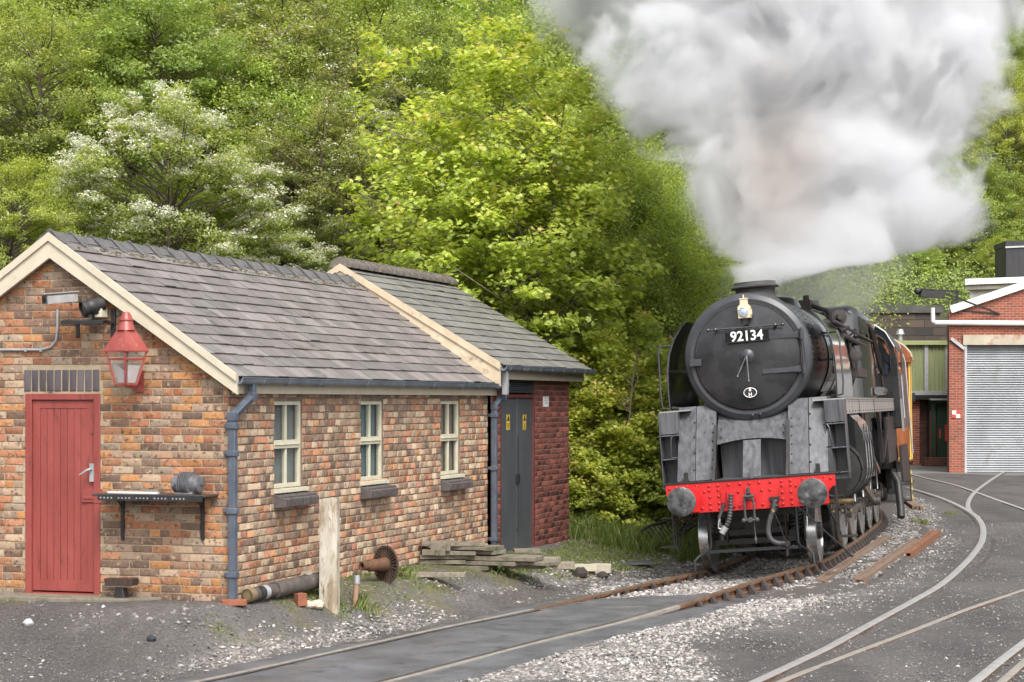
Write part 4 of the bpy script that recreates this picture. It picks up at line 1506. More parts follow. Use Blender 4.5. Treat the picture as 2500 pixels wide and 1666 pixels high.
# floodlight
p = wl(*D(203, 707), .22)
t = world_thing('floodlight', 'round black floodlight drum under the hut gable, pointing down right of the camera', 'floodlight', V(p.x, 0, p.z))
b = MB(); ax = V(-.62, -.72, -.30)
b.lathe([(.02, -.17), (.07, -.16), (.082, -.12), (.082, -.06), (.088, -.05), (.088, .0), (.078, .02), (.09, .06), (.09, .075), (.082, .08), (.078, .06), (.01, .055)], V(0, -.20, 0), ax, 26)
b.build('lamp_body', M['black'], t)
b = MB(); b.lathe([(.078, .062), (.001, .064)], V(0, -.20, 0), ax, 26); b.build('lamp_glass', glass_mat('dark_lens', (0.015, 0.018, 0.022), .1), t)
b = MB(); b.tube([V(-.02, -.11, .0), V(.02, -.12, -.09), V(.03, -.2, -.13)], .012); b.build('stirrup', M['black'], t)
p = wl(*D(233, 718), .1)
t = world_thing('junction_box', 'small cream junction box beside the floodlight', 'junction box', V(p.x, 0, p.z))
b = MB(); b.box(-.045, .04, -.17, -.04, -.055, .055); b.build('box_body', M['window_cream'], t, bevel=.006)
b = MB(); b.cyl(V(-.005, -.17, -.005), V(-.005, -.185, -.005), .016, n=12); b.build('cable_gland', M['black'], t)
# conduit
c = [wl(*D(x, y), .03) for x, y in ((-30, 804), (60, 804), (95, 804), (118, 797), (129, 782), (132, 760), (132, 712))]
o = FA.M @ c[3]
b = MB(); b.tube([q - c[3] for q in c], .014, 8)
for k_ in (1, 2, 5): b.box((c[k_] - c[3]).x - .012, (c[k_] - c[3]).x + .012, -.02, .03, (c[k_] - c[3]).z - .02, (c[k_] - c[3]).z + .02)
cd = b.build('conduit', M['alu']); cd.location = o; cd.rotation_euler = FA.rot
tag(cd, 'grey cable conduit bending down the gable to the left edge', 'conduit')
# red lantern
p = wl(*D(290, 800), .30)
lt = world_thing('wall_lantern', 'red four sided gas style lantern on the hut front by the door', 'lantern', V(p.x, 0, p.z))
lz = lambda y: wl(*D(290, y), .30).z - p.z
z_t, z_c1, z_c0, z_r1, z_r0, z_b = lz(716), lz(738), lz(762), lz(762), lz(806), lz(884)
rot_ = R(45 - 20)
def sq(r, z, a=None):
    a = rot_ if a is None else a
    return [V(r * math.cos(a + k_ * math.pi / 2), r * math.sin(a + k_ * math.pi / 2) - .30, z) for k_ in range(4)]
b = MB()
A, B_ = sq(.098, z_r1 + .01), sq(.232, z_r0)
b.add(A + B_, [(0, 1, 2, 3), (0, 1, 5, 4), (1, 2, 6, 5), (2, 3, 7, 6), (3, 0, 4, 7)])
B2 = sq(.232, z_r0 - .012)
b.add(B_ + B2, [(0, 1, 5, 4), (1, 2, 6, 5), (2, 3, 7, 6), (3, 0, 4, 7), (4, 5, 6, 7)])
b.build('lantern_roof', M['lamp_red'], lt, flat=True)
b = MB(); b.lathe([(.095, z_c0 + .012), (.062, z_c1), (.064, z_c1 + .002), (.072, z_c1 + .004), (.072, z_c1 + .015), (.055, z_c1 + .05), (.035, z_t - .01), (.001, z_t)], V(0, -.30, 0), V(0, 0, 1), 24)
b.build('lantern_cap', M['lamp_red'], lt)
b = MB(); T_, Bt = sq(.205, z_r0 - .012), sq(.105, z_b)
for k_ in range(4):
    k2 = (k_ + 1) % 4
    b.bar(T_[k_], Bt[k_], .022, .022); b.bar(Bt[k_], Bt[k2], .018, .022)
    m1, m2_ = T_[k_] + (Bt[k_] - T_[k_]) * .22, T_[k2] + (Bt[k2] - T_[k2]) * .22
    b.bar(m1, m2_, .014, .02)
b.build('lantern_frame', M['lamp_red'], lt, bevel=.002)
M['clear'] = glass_mat('clear_pane', (0.6, 0.62, 0.62), .05, .16)
M['milk'] = mat('milky_panel', [(0.40, 0.35, 0.34), (0.52, 0.47, 0.46)], .5)
b = MB(); T2, B3 = sq(.196, z_r0 - .014), sq(.098, z_b + .01)
for k_ in range(4):
    k2 = (k_ + 1) % 4
    b.add([T2[k_], T2[k2], B3[k2], B3[k_]], [(0, 1, 2, 3)])
b.build('lantern_glass', M['clear'], lt, flat=True)
b = MB()
for k_ in (2, 3):
    k2 = (k_ + 1) % 4
    f_ = lambda a_, q: ((T2[k_] + (T2[k2] - T2[k_]) * a_) * (1 - q) + (B3[k_] + (B3[k2] - B3[k_]) * a_) * q) * V(1, 1, 1).x
    i_ = V(0, .012, 0)
    b.add([f_(.12, .42 if k_ == 3 else .30) + i_, f_(.88, .42 if k_ == 3 else .60) + i_, f_(.86, .97) + i_, f_(.14, .97) + i_], [(0, 1, 2, 3)])
b.build('reflector', M['milk'], lt, flat=True)
b = MB(); b.tube([V(0, 0, z_r0 - .30), V(0, -.12, z_b - .02), V(0, -.30, z_b - .01)], .014); b.box(-.05, .05, -.03, -.005, z_r0 - .42, z_r0 - .2); b.build('lantern_arm', M['lamp_red'], lt)

# shelf with brackets
s0, s1 = wl(*D(233, 1133), .16), wl(*D(488, 1137), .16)
z_s = (s0.z + s1.z) / 2
sh = world_thing('wall_shelf', 'dark slotted metal shelf on the front wall, right of the red door', 'shelf', V((s0.x + s1.x) / 2, 0, z_s))
w_ = (s1.x - s0.x) / 2
b = MB(); b.box(-w_, w_, -.36, -.02, -.022, .0); b.build('shelf_board', M['wood'], sh, bevel=.003).data.materials[0] = mat('dark_board', [(0.035, 0.028, 0.026), (0.08, 0.062, 0.055)], .7, nscale=5, stretch=(.5, 4, 4))
b = MB(); b.box(-w_ + .07, w_ - .01, -.368, -.36, -.065, -.005); b.build('slotted_rail', M['black'], sh)
b = MB()
for k_ in range(24):
    if k_ % 5 != 4: b.box(-w_ + .10 + k_ * .041, -w_ + .115 + k_ * .041, -.370, -.368, -.045, -.03)
b.build('bolt_heads', M['alu'], sh)
for px in (281, 465):
    q = wl(px * 1.0625, 1190 * 1.0625, .03)
    x = q.x - (s0.x + s1.x) / 2
    zb_ = wl(px * 1.0625, 1241 * 1.0625, .03).z - z_s
    b = MB(); b.box(x - .018, x + .018, -.035, -.012, zb_, -.03); b.box(x - .018, x + .018, -.34, -.035, -.045, -.024)
    b.bar(V(x, -.03, -.16), V(x, -.16, -.04), .012, .012)
    b.build('bracket', M['black'], sh, bevel=.002)
# electric motor on the shelf
q = wl(*D(432, 1130), .19)
mo = world_thing('electric_motor', 'grey finned electric motor standing on the right end of the shelf', 'motor', V(q.x, -.19, z_s + .001))
M['motor'] = mat('grey_motor_paint', [(0.09, 0.09, 0.10), (0.22, 0.22, 0.23)], .35, metal=.3, nscale=14, bump=.001)
b = MB()
b.lathe([(.02, -.165), (.075, -.16), (.09, -.145), (.092, -.06), (.092, .06), (.09, .10), (.085, .115), (.084, .15), (.06, .158), (.02, .16)], V(0, 0, .105), V(1, -.12, 0), 28)
for k_ in range(6):
    b.lathe([(.08, -.066 + k_ * .023), (.126, -.064 + k_ * .023), (.126, -.056 + k_ * .023), (.08, -.054 + k_ * .023)], V(0, 0, .105), V(1, -.12, 0), 28)
b.build('motor_body', M['motor'], mo)
b = MB(); b.prism([(-.10, 0), (.10, 0), (.10, .015), (.06, .035), (-.06, .035), (-.10, .015)], lambda a, c_, s: V(s, a, c_), -.10, .09); b.build('foot', M['motor'], mo, bevel=.003)
b = MB(); b.cyl(V(.165, -.02, .105), V(.19, -.023, .105), .012, n=10); b.cyl(V(-.125, -.085, .10), V(-.125, -.10, .10), .018, n=14); b.build('shaft', M['steel'], mo)
# tray and light bar on the shelf
q = wl(*D(350, 1128), .12)
tr = world_thing('metal_tray', 'small dull metal tray on the shelf behind the pale bar', 'tray', V(q.x, -.11, z_s + .001))
b = MB(); b.box(-.10, .09, -.06, .06, .0, .006); b.box(-.10, .09, -.065, -.06, 0, .045); b.box(-.10, .09, .06, .065, 0, .045); b.box(-.105, -.10, -.06, .06, 0, .045); b.box(.09, .095, -.06, .06, 0, .045)
b.build('tray_body', M['rust'], tr).data.materials[0] = mat('dull_tin', [(0.17, 0.14, 0.10), (0.26, 0.22, 0.16)], .7)
b = MB(); b.ball(V(-.02, 0, .045), (.035, .02, .01), 8, 6); b.build('clip', M['black'], tr)
q0, q1 = wl(*D(249, 1131), .30), wl(*D(364, 1134), .30)
b = MB(); b.bar(V((q0.x - q1.x) / 2, 0, 0.014), V((q1.x - q0.x) / 2, 0, 0.012), .05, .022)
o = b.build('metal_bar', mat('pale_bar', [(0.50, 0.50, 0.50), (0.62, 0.62, 0.62)], .5), bevel=.003)
o.location = FA.M @ V((q0.x + q1.x) / 2, -.30, z_s + .001); o.rotation_euler = FA.rot
tag(o, 'pale flat metal bar lying on the left end of the shelf', 'bar')
# boot brush by the door
q = wl(*D(279, 1378), .16)
bs = world_thing('boot_scraper', 'black cast iron boot scraper with brush on the ground right of the door', 'boot scraper', V(q.x, -.16, gzs(*(FA.M @ V(q.x, -.16, 0))[:2]) - FA.loc.z))
bs.location.z = gzs(bs.location.x, bs.location.y) + .005
b = MB(); b.prism([(-.13, 0), (.13, 0), (.12, .02), (.055, .03), (.04, .14), (-.04, .14), (-.055, .03), (-.12, .02)], lambda a, c_, s: V(a, s, c_), -.05, .05)
b.build('stand', M['black'], bs, bevel=.006)
b = MB(); b.box(-.16, .16, -.06, .06, .14, .155); b.build('brush_board', M['wood'], bs)
b = MB(); b.prism([(-.15, .155), (.15, .155), (.165, .225), (-.165, .225)], lambda a, c_, s: V(a, s, c_), -.07, .07); b.build('bristles', mat('bristle', [(0.03, 0.018, 0.014), (0.08, 0.045, 0.035)], .95, nscale=60, stretch=(1, 1, .15), bump=.01, bscale=90), bs)
# concrete threshold
b = MB()
pts_ = [fa(*D(-60, 1372)), None]
th = [V(-3.4, .0, 0), V(-.75, .0, 0), V(-.95, -.30, 0), V(-1.6, -.42, 0), V(-3.4, -.40, 0)]
b.add([V(p_.x, p_.y, .022) for p_ in th] + [V(p_.x, p_.y, -.08) for p_ in th], [(0, 1, 2, 3, 4)] + [(i, (i + 1) % 5, 5 + (i + 1) % 5, 5 + i) for i in range(5)])
o = b.build('doorstep', M['concrete'], bevel=.008); o.location = FA.M @ V(0, 0, 0); o.rotation_euler = FA.rot
tag(o, 'thin worn concrete doorstep slab under the red door', 'doorstep')
# ------------------------------------------------------------------ locomotive
LROT = (0, -R(4.5), -R(14.3))
FL = Frame((3.29, 27.54, 0.165), LROT)
def Z1(u, v): return 1550 + u / 1.96, 640 + v / 1.96
def Z4(u, v): return 1600 + u / 3.921, 1000 + v / 3.921
def l4(u, v, d): return FL.hit(*Z4(u, v), 'y', d)
def l1(u, v, d): return FL.hit(*Z1(u, v), 'y', d)

M['loco_black'] = mat('locomotive_black', [(0.013, 0.013, 0.014), (0.030, 0.029, 0.030)], .30, nscale=3, stretch=(2, 2, .6), rvar=.10, spots=((0.055, 0.048, 0.042), 5, .62, .8))
M['smokebox'] = mat('smokebox_black', [(0.35, (0.008, 0.008, 0.009)), (0.62, (0.034, 0.034, 0.037))], .25, nscale=1.6, rvar=.12, bump=.0006, bscale=12)
M['ring_grey'] = mat('smokebox_ring', [(0.030, 0.033, 0.037), (0.046, 0.050, 0.056)], .38, nscale=4, bump=.0006)
M['gloss'] = mat('polished_black', [(0.012, 0.014, 0.014), (0.02, 0.022, 0.022)], .13, nscale=2, rvar=.05, spec=.9, coat=.6)
M['front_plate'] = mat('weathered_front_plate', [(.34, (0.050, 0.052, 0.058)), (.66, (0.112, 0.112, 0.119))], .36, nscale=3.2, stretch=(5, 5, .35), rvar=.10, bump=.001,
                       spots=[((0.19, 0.19, 0.20), 3, .60, .85), ((0.025, 0.024, 0.024), 8, .63, .76)])
M['under'] = mat('oily_black', [(0.010, 0.010, 0.010), (0.026, 0.023, 0.021)], .48, nscale=9, spots=((0.06, 0.04, 0.03), 12, .6, .74))
M['beam_red'] = mat('buffer_beam_red', [(0.43, 0.010, 0.012), (0.60, 0.022, 0.022)], .34, nscale=3.5, stretch=(1, 1, .6), rvar=.10, spots=((0.20, 0.012, 0.012), 9, .60, .78))
M['buffer_face'] = mat('greasy_buffer_face', [(.36, (0.018, 0.019, 0.020)), (.62, (0.085, 0.085, 0.087))], .42, nscale=11, rvar=.14, bump=.003, spots=((0.20, 0.195, 0.19), 7, .60, .68))
M['tyre'] = mat('wheel_tyre', [(0.38, 0.38, 0.38), (0.62, 0.62, 0.61)], .22, metal=.9, nscale=6)
M['wheel'] = mat('wheel_black', [(0.010, 0.010, 0.010), (0.026, 0.025, 0.025)], .35, nscale=8)
M['rod'] = mat('oily_rod_steel', [(0.12, 0.115, 0.11), (0.26, 0.25, 0.24)], .3, metal=.85, nscale=6)
M['plate_white'] = mat('number_white', [(0.78, 0.77, 0.73), (0.82, 0.81, 0.78)], .5)
M['lamp_cream'] = mat('lamp_cream', [(0.62, 0.50, 0.33), (0.70, 0.58, 0.40)], .5, nscale=12)
M['valance'] = mat('grey_valance', [(0.22, 0.22, 0.205), (0.34, 0.335, 0.31)], .38, nscale=4, stretch=(1, 2, .4), spots=((0.10, 0.09, 0.08), 5, .62, .75))
M['hose'] = mat('rubber_hose', [(0.035, 0.034, 0.036), (0.07, 0.068, 0.07)], .55, nscale=14)
M['brownrust'] = mat('rusty_brown_fitting', [(0.022, 0.018, 0.016), (0.060, 0.044, 0.037)], .5, nscale=12)

loco = thing('steam_locomotive', 'large black steam locomotive with a red buffer beam, leaning on the curve under its plume', 'locomotive', FL.loc, LROT)
X = lambda a, c, s: V(a, s, c)
CZL = 2.95
# --- frames and buffer beam
b = MB()
half = [(0, 1.27), (1.145, 1.27), (1.145, 1.12)] + [(1.145 - .125 * math.sin(R(q)), 1.12 - .20 * (1 - math.cos(R(q))) ) for q in (15, 30, 50, 70, 90)] + [(1.015, .87), (0, .87)]
poly = [(x, z) for x, z in half] + [(-x, z) for x, z in reversed(half[1:-1])]
b.prism(poly, X, 0, .03)
beam = b.build('buffer_beam', M['beam_red'], loco, bevel=.003)
b = MB()
riv = []
for s in (-1, 1):
    for x in (.43, .55):
        for z in (1.225, 1.165, 1.075, .985, .915): riv.append((s * x, z))
    for x, z in ((.72, 1.23), (.85, 1.235), (1.0, 1.235), (.13, 1.225), (.28, 1.225), (.16, 1.12), (.27, 1.12), (.62, 1.15), (.16, .93), (.30, .93), (.66, .93), (1.09, 1.22)): riv.append((s * x, z))
riv.append((0, 1.225))
for x, z in riv: b.ball(V(x, -.002, z), (.021, .022, .021), 9, 6)
b.build('rivets', M['beam_red'], beam)
for s in (-1, 1):
    b = MB()
    b.box(s * .875 - .17, s * .875 + .17, -.025, 0, .885, 1.215)
    b.lathe([(.13, 0), (.13, -.12), (.115, -.13), (.105, -.28), (.115, -.285), (.06, -.29)], V(s * .875, -.01, 1.05), V(0, 1, 0), 28)
    bb = b.build('buffer', M['beam_red'], loco, bevel=.004)
    b = MB(); b.lathe([(.05, -.26), (.05, -.39), (.19, -.405), (.199, -.415), (.199, -.428), (.185, -.436), (.10, -.447), (.001, -.450)], V(s * .875, 0, 1.05), V(0, 1, 0), 40)
    b.build('buffer_head', M['buffer_face'], bb)
# frames, below
b = MB()
for s in (-1, 1):
    b.prism([(.03, 1.25), (.5, 1.25), (1.5, 2.0), (3.2, 1.45), (13.2, 1.45), (13.2, .95), (11.5, .7), (3.0, .62), (2.2, .95), (.9, .95), (.5, .85), (.03, .90)], lambda a, c, t: V(s * .56 + t, a, c), -.02, .02)
b.box(-.56, .56, .6, .64, .75, 1.2); b.box(-.54, .54, 1.9, 13, 1.15, 1.3); b.box(-.54, .54, 3.0, 3.1, .65, 1.4)
b.build('frames', M['under'], loco)

# --- sloping front plates
def slope_y(z): return .28 + (z - 1.30) * .60
for s in (-1, 1):
    b = MB()
    for (xa, xb, k) in ((.50, .775, 0), (.785, 1.035, 1)):
        off = .0 if k == 0 else .012
        b.add([V(s * xa, slope_y(1.30) + off, 1.30), V(s * xb, slope_y(1.30) + off + (.03 if k else 0), 1.30), V(s * xb, slope_y(2.32) + off + (.03 if k else 0), 2.32), V(s * xa, slope_y(2.32) + off, 2.32),
               V(s * xa, slope_y(1.30) + .03, 1.27), V(s * xb, slope_y(1.30) + .06, 1.27), V(s * xb, slope_y(2.32) + .06, 2.30), V(s * xa, slope_y(2.32) + .03, 2.30)],
              [(0, 1, 2, 3), (4, 7, 6, 5), (0, 4, 5, 1), (1, 5, 6, 2), (2, 6, 7, 3), (3, 7, 4, 0)])
    b.add([V(s * 1.035, slope_y(1.30) + .03, 1.30), V(s * 1.10, .70, 1.28), V(s * 1.12, 1.1, 2.30), V(s * 1.035, slope_y(2.32) + .03, 2.32)], [(0, 1, 2, 3)])
    b.build('front_plate', M['front_plate'], loco, sharp=20)
b = MB()
za = 1.79
n = 10
vs = []
for i in range(n + 1):
    x = -.49 + .98 * i / n
    zz = za + .055 * (abs(x) / .49) ** 2 * -1 + .03
    vs += [V(x, slope_y(zz) + .03, zz), V(x, slope_y(2.25) + .14, 2.25)]
b.add(vs, [(2 * i, 2 * i + 2, 2 * i + 3, 2 * i + 1) for i in range(n)])
b.box(-.49, .49, .92, .95, 1.28, 2.0)
b.add([V(-.49, .05, 1.293), V(.49, .05, 1.293), V(.49, .93, 1.30), V(-.49, .93, 1.30)], [(0, 1, 2, 3)])
b.build('centre_plate', M['front_plate'], loco)
b = MB()
b.add([V(-.125, slope_y(1.30) - .0, 1.30), V(.125, slope_y(1.30), 1.30), V(.12, slope_y(1.80) - .01, 1.80), V(-.12, slope_y(1.80) - .01, 1.80),
       V(-.125, slope_y(1.30) + .03, 1.30), V(.125, slope_y(1.30) + .03, 1.30), V(.12, slope_y(1.80) + .04, 1.80), V(-.12, slope_y(1.80) + .04, 1.80)], [(0, 1, 2, 3), (4, 5, 6, 7), (0, 3, 7, 4), (1, 2, 6, 5)])
b.box(-.025, .025, .24, .27, 1.27, 1.42)
b.build('gusset', M['front_plate'], loco)
for s in (-1, 1):
    b = MB()
    b.prism([(.10, 1.28), (.28, 1.28), (slope_y(1.30) + .01, 1.30), (slope_y(2.0) + .02, 2.04), (slope_y(2.0) - .06, 2.04), (.36, 1.6), (.12, 1.34)], lambda a, c, t: V(s * .50 + t, a, c), -.018, .018)
    b.build('rib', M['under'], loco)
    b = MB()
    for x, zs in ((.80, (1.45, 1.68, 1.90, 2.1)), (.545, (1.45, 1.57, 1.70, 1.82, 1.94, 2.06))):
        for z in zs: b.ball(V(s * x, slope_y(z) - .002, z), .013, 8, 5)
    for z in (2.12, 1.98, 1.87): b.ball(V(s * .43, slope_y(z) + .015, z), .013, 8, 5)
    b.build('rivets', M['under'], loco)
    b = MB(); b.box(s * .90 - .03, s * .90 + .03, .25, .28, 1.28, 1.42); b.build('lug', M['under'], loco)
b = MB(); b.box(-1.18, 1.18, -.012, .50, 1.272, 1.292); b.build('front_platform', M['under'], loco, bevel=.003)
# --- stepped corner boxes with handrails
for s in (-1, 1):
    b = MB()
    x0, x1 = sorted((s * 1.0, s * 1.285))
    b.box(x0, x1, .72, .74, 1.27, 2.26)
    xo = s * 1.285
    b.box(min(xo, xo - s * .012), max(xo, xo - s * .012), .40, .74, 1.19, 2.26)
    xi = s * 1.0
    b.box(min(xi, xi + s * .012), max(xi, xi + s * .012), .42, .72, 1.27, 2.0)
    for z in (1.262, 1.60, 1.93): b.box(x0 + .012, x1 - .012, .395, .72, z, z + .018)
    b.box(x0, x1, .44, .70, 1.18, 1.262)
    b.box(x0 + .013, x1 - .013, .405, .718, 1.96, 2.262)
    cs_ = b.build('corner_step', M['front_plate'], loco, bevel=.003); cs_.location.y = .2
    b = MB()
    xx = s * 1.03
    b.tube([V(xx, .42, 1.63), V(xx + s * .07, .36, 1.63), V(xx + s * .075, .35, 1.66), V(xx + s * .05, .35, 1.90), V(xx + s * .03, .36, 1.935), V(xx - s * .02, .42, 1.935)], .012)
    b.build('step_handrail', M['ring_grey'], loco)
# --- smokebox
RR = .885
b = MB()
ax, o = V(0, 1, 0), V(0, 1.30, CZL)
SH = .50
b.lathe([(.735, .0), (.77, -.012), (.80, -.012), (.865, .02), (RR, .05), (RR, .085), (.86, .10), (.868, .115), (.868, 1.95 + SH)], o, ax, 72)
sbx = b.build('smokebox_barrel', M['ring_grey'], loco, sharp=25); sbx.location.y = -SH
b = MB()
b.lathe([(.742, .01), (.742, -.02), (.725, -.045), (.66, -.062), (.50, -.098), (.30, -.125), (.15, -.135), (.001, -.138)], o, ax, 72)
sd_ = b.build('smokebox_door', M['smokebox'], loco, sharp=40); sd_.location.y = -SH
b = MB(); b.lathe([(.742, -.018), (.752, -.018), (.752, .0)], o, ax, 72); b.lathe([(.885, .060), (.890, .066), (.885, .075)], o, ax, 72); b.build('door_rim', M['chair_iron'], sd_)
# rivet rings on the barrel
b = MB()
for d in (.30, .42, 1.1, 1.2, 1.88):
    for q in range(-80, 100, 5):
        a = R(q)
        b.ball(V(.870 * math.sin(a), 1.30 + d, CZL + .870 * math.cos(a)), .012, 6, 4)
b.build('rivets', M['ring_grey'], sbx)
# dart and handles
q = l1(535, 450, 1.14 - SH)
DX, DZ = q.x, q.z
b = MB(); b.lathe([(.10, 0), (.10, -.012), (.085, -.025), (.035, -.04), (.03, -.08), (.001, -.085)], V(DX, 1.165, DZ), ax, 28)
dart = b.build('door_dart', M['ring_grey'], sd_)
b = MB()
b.tube([V(DX, 1.10, DZ), V(DX - .135, 1.06, DZ - .27)], [.014, .010]); b.ball(V(DX - .137, 1.06, DZ - .275), .017, 8, 6)
b.tube([V(DX + .005, 1.08, DZ), V(DX + .015, 1.04, DZ - .345)], [.014, .009]); b.ball(V(DX + .015, 1.04, DZ - .35), .015, 8, 6)
b.build('dart_handle', M['rod'], dart)
# hinge straps
b = MB()
for z, xa in ((CZL + .245, .24), (CZL - .225, .20)):
    b.add([V(xa, 1.20, z - .035), V(xa, 1.20, z + .03), V(.62, 1.235, z + .03), V(.80, 1.255, z + .055), V(.80, 1.255, z - .055), V(.62, 1.235, z - .035),
           V(xa, 1.165, z - .035), V(xa, 1.165, z + .03), V(.62, 1.205, z + .03), V(.80, 1.225, z + .055), V(.80, 1.225, z - .055), V(.62, 1.205, z - .035)],
          [(6, 7, 8, 9, 10, 11), (0, 6, 11, 5), (1, 7, 6, 0), (1, 2, 8, 7), (2, 3, 9, 8), (3, 4, 10, 9), (4, 5, 11, 10)])
    b.cyl(V(.775, 1.20, z - .075), V(.775, 1.20, z + .075), .034, n=14)
b.cyl(V(.775, 1.195, CZL - .35), V(.775, 1.195, CZL + .34), .014, n=10)
b.build('hinge_strap', M['ring_grey'], sd_, bevel=.003)
b = MB(); b.box(-.80, -.635, 1.21, 1.25, CZL - .075, CZL + .02); b.box(-.80, -.74, 1.185, 1.215, CZL - .075, CZL - .045); b.build('door_clamp', M['ring_grey'], sd_, bevel=.003)
b = MB()
for x, z in ((.01, -.815), (.115, -.81)): b.ball(V(x, 1.285, CZL + z), .022, 10, 6)
b.build('ring_bolt', M['ring_grey'], sbx)
# handrail over the plate
pa, pb_ = l1(350, 327, 1.08 - SH), l1(706, 298, 1.08 - SH)
pa.y += SH; pb_.y += SH
b = MB(); b.cyl(pa, pb_, .014, n=10)
for p in (pa, pb_): b.ball(p, .026, 10, 6)
for t in (.10, .90):
    p = pa.lerp(pb_, t); b.cyl(p, V(p.x, 1.22, p.z - .01), .018, n=8); b.ball(p, .028, 10, 6)
b.build('door_handrail', M['gloss'], sd_)
# number plate
na, nb_ = l1(434, 365, 1.13 - SH), l1(640, 348, 1.13 - SH)
nx_, nz_ = (na.x + nb_.x) / 2, (na.z + nb_.z) / 2
b = MB(); b.box(nx_ - .302, nx_ + .302, 1.105, 1.125, nz_ - .078, nz_ + .078)
npl = b.build('number_plate', mat('number_plate_black', [(0.003, 0.003, 0.003), (0.006, 0.006, 0.006)], .6, spec=.25), sd_, bevel=.004)
b = MB(); b.tube([V(nx_ + i * .296, 1.104, nz_ + j * .072) for i, j in ((-1, -1), (1, -1), (1, 1), (-1, 1))], .004, 5, closed=True); b.build('plate_border', M['ring_grey'], npl)
tx = text_mesh('plate_digits', '92134', .192, M['plate_white'], npl, (nx_, 1.098, nz_ + .004), (R(90), 0, 0), .003, .0035, sx=.95)
b = MB(); b.box(nx_ - .315, nx_ - .28, 1.12, 1.22, nz_ - .03, nz_ + .03); b.box(nx_ + .2, nx_ + .24, 1.12, 1.22, nz_ - .03, nz_ + .03); b.build('plate_bracket', M['ring_grey'], npl)
q = l1(553, 625, 1.19 - SH)
b = MB()
ring = [V(q.x + .088 * math.cos(R(a)), 1.165, q.z + .064 * math.sin(R(a))) for a in range(0, 360, 12)]
b.add([p + V(0, .006, 0) for p in ring], [tuple(range(len(ring)))])
sp = b.build('shed_plate', M['loco_black'], sd_)
b = MB(); b.tube(ring, .0055, 6, closed=True)
b.build('shed_plate_rim', M['plate_white'], sp)
text_mesh('shed_plate_text', '8\nH', .066, M['plate_white'], sp, (q.x, 1.163, q.z + .006), (R(90), 0, 0), .003, .0018)
# lamp
q = l1(525, 240, 1.10 - SH)
lp = thing('headlamp', None, None); lp.parent = sd_
for k in ('label', 'category'):
    if k in lp: del lp[k]
lp.location = (q.x, 1.10, q.z - .085)
b = MB()
b.box(-.082, .082, -.08, .09, 0, .165); b.box(-.088, .088, -.086, .095, .115, .125)
b.prism([(-.075, .165), (.075, .165), (.055, .19), (-.055, .19)], lambda a, c, s: V(a, s, c), -.07, .08)
b.box(-.05, .05, -.05, .06, .19, .27); b.box(-.06, .06, -.06, .07, .262, .275); b.box(-.008, .008, -.01, .01, .27, .325)
b.box(.06, .10, -.04, .04, .04, .12)
b.build('lamp_case', M['lamp_cream'], lp, bevel=.004)
b = MB(); b.lathe([(.068, 0), (.068, -.02), (.058, -.024), (.054, -.012)], V(0, -.078, .085), ax, 24); b.build('lamp_ring', M['alu'], lp)
b = MB(); b.lathe([(.056, -.012), (.04, -.022), (.001, -.028)], V(0, -.078, .085), ax, 24)
b.build('lamp_lens', glass_mat('lamp_lens', (0.36, 0.40, 0.50), .06), lp)
b = MB(); b.box(-.03, .03, -.02, .12, -.09, 0); b.box(-.04, .04, -.01, .06, -.06, -.01); b.build('lamp_iron', M['loco_black'], lp)
# chimney
b = MB()
dch = 2.20
b.lathe([(.42, .84), (.36, .88), (.305, .93), (.285, .98), (.285, 1.065), (.30, 1.078), (.345, 1.085), (.352, 1.10), (.315, 1.125), (.30, 1.15), (.30, 1.172), (.25, 1.175), (.24, 1.10)], V(0, dch, CZL - .06), V(0, 0, 1), 44)
chim = b.build('chimney', M['ring_grey'], loco, sharp=50)
chim.data.materials[0] = mat('chimney_black', [(0.022, 0.021, 0.021), (0.05, 0.046, 0.044)], .62, nscale=5)
b = MB(); b.lathe([(.25, 1.16), (.24, 1.02), (.001, 1.02)], V(0, dch, CZL - .06), V(0, 0, 1), 28); b.build('chimney_bore', M['dark_in'], chim)
# saddle
b = MB(); b.prism([(-.5, 1.2), (.5, 1.2), (.62, 2.1), (.5, 2.4), (-.5, 2.4), (-.62, 2.1)], X, 1.55, 3.0); b.build('smokebox_saddle', M['under'], loco)

# --- boiler
b = MB()
b.lathe([(.868, 3.25), (.875, 3.26), (.875, 5.2), (.885, 5.21), (.885, 5.26), (.88, 5.27), (.93, 7.6)], V(0, 0, CZL), ax, 64)
boi = b.build('boiler', M['gloss'], loco)
b = MB()
for d, r_ in ((3.25, .88), (4.6, .888), (6.2, .915), (7.55, .945)):
    b = MB(); b.lathe([(r_, d), (r_ + .008, d + .005), (r_ + .008, d + .05), (r_, d + .055)], V(0, 0, CZL), ax, 64); b.build('boiler_band', M['loco_black'], boi)
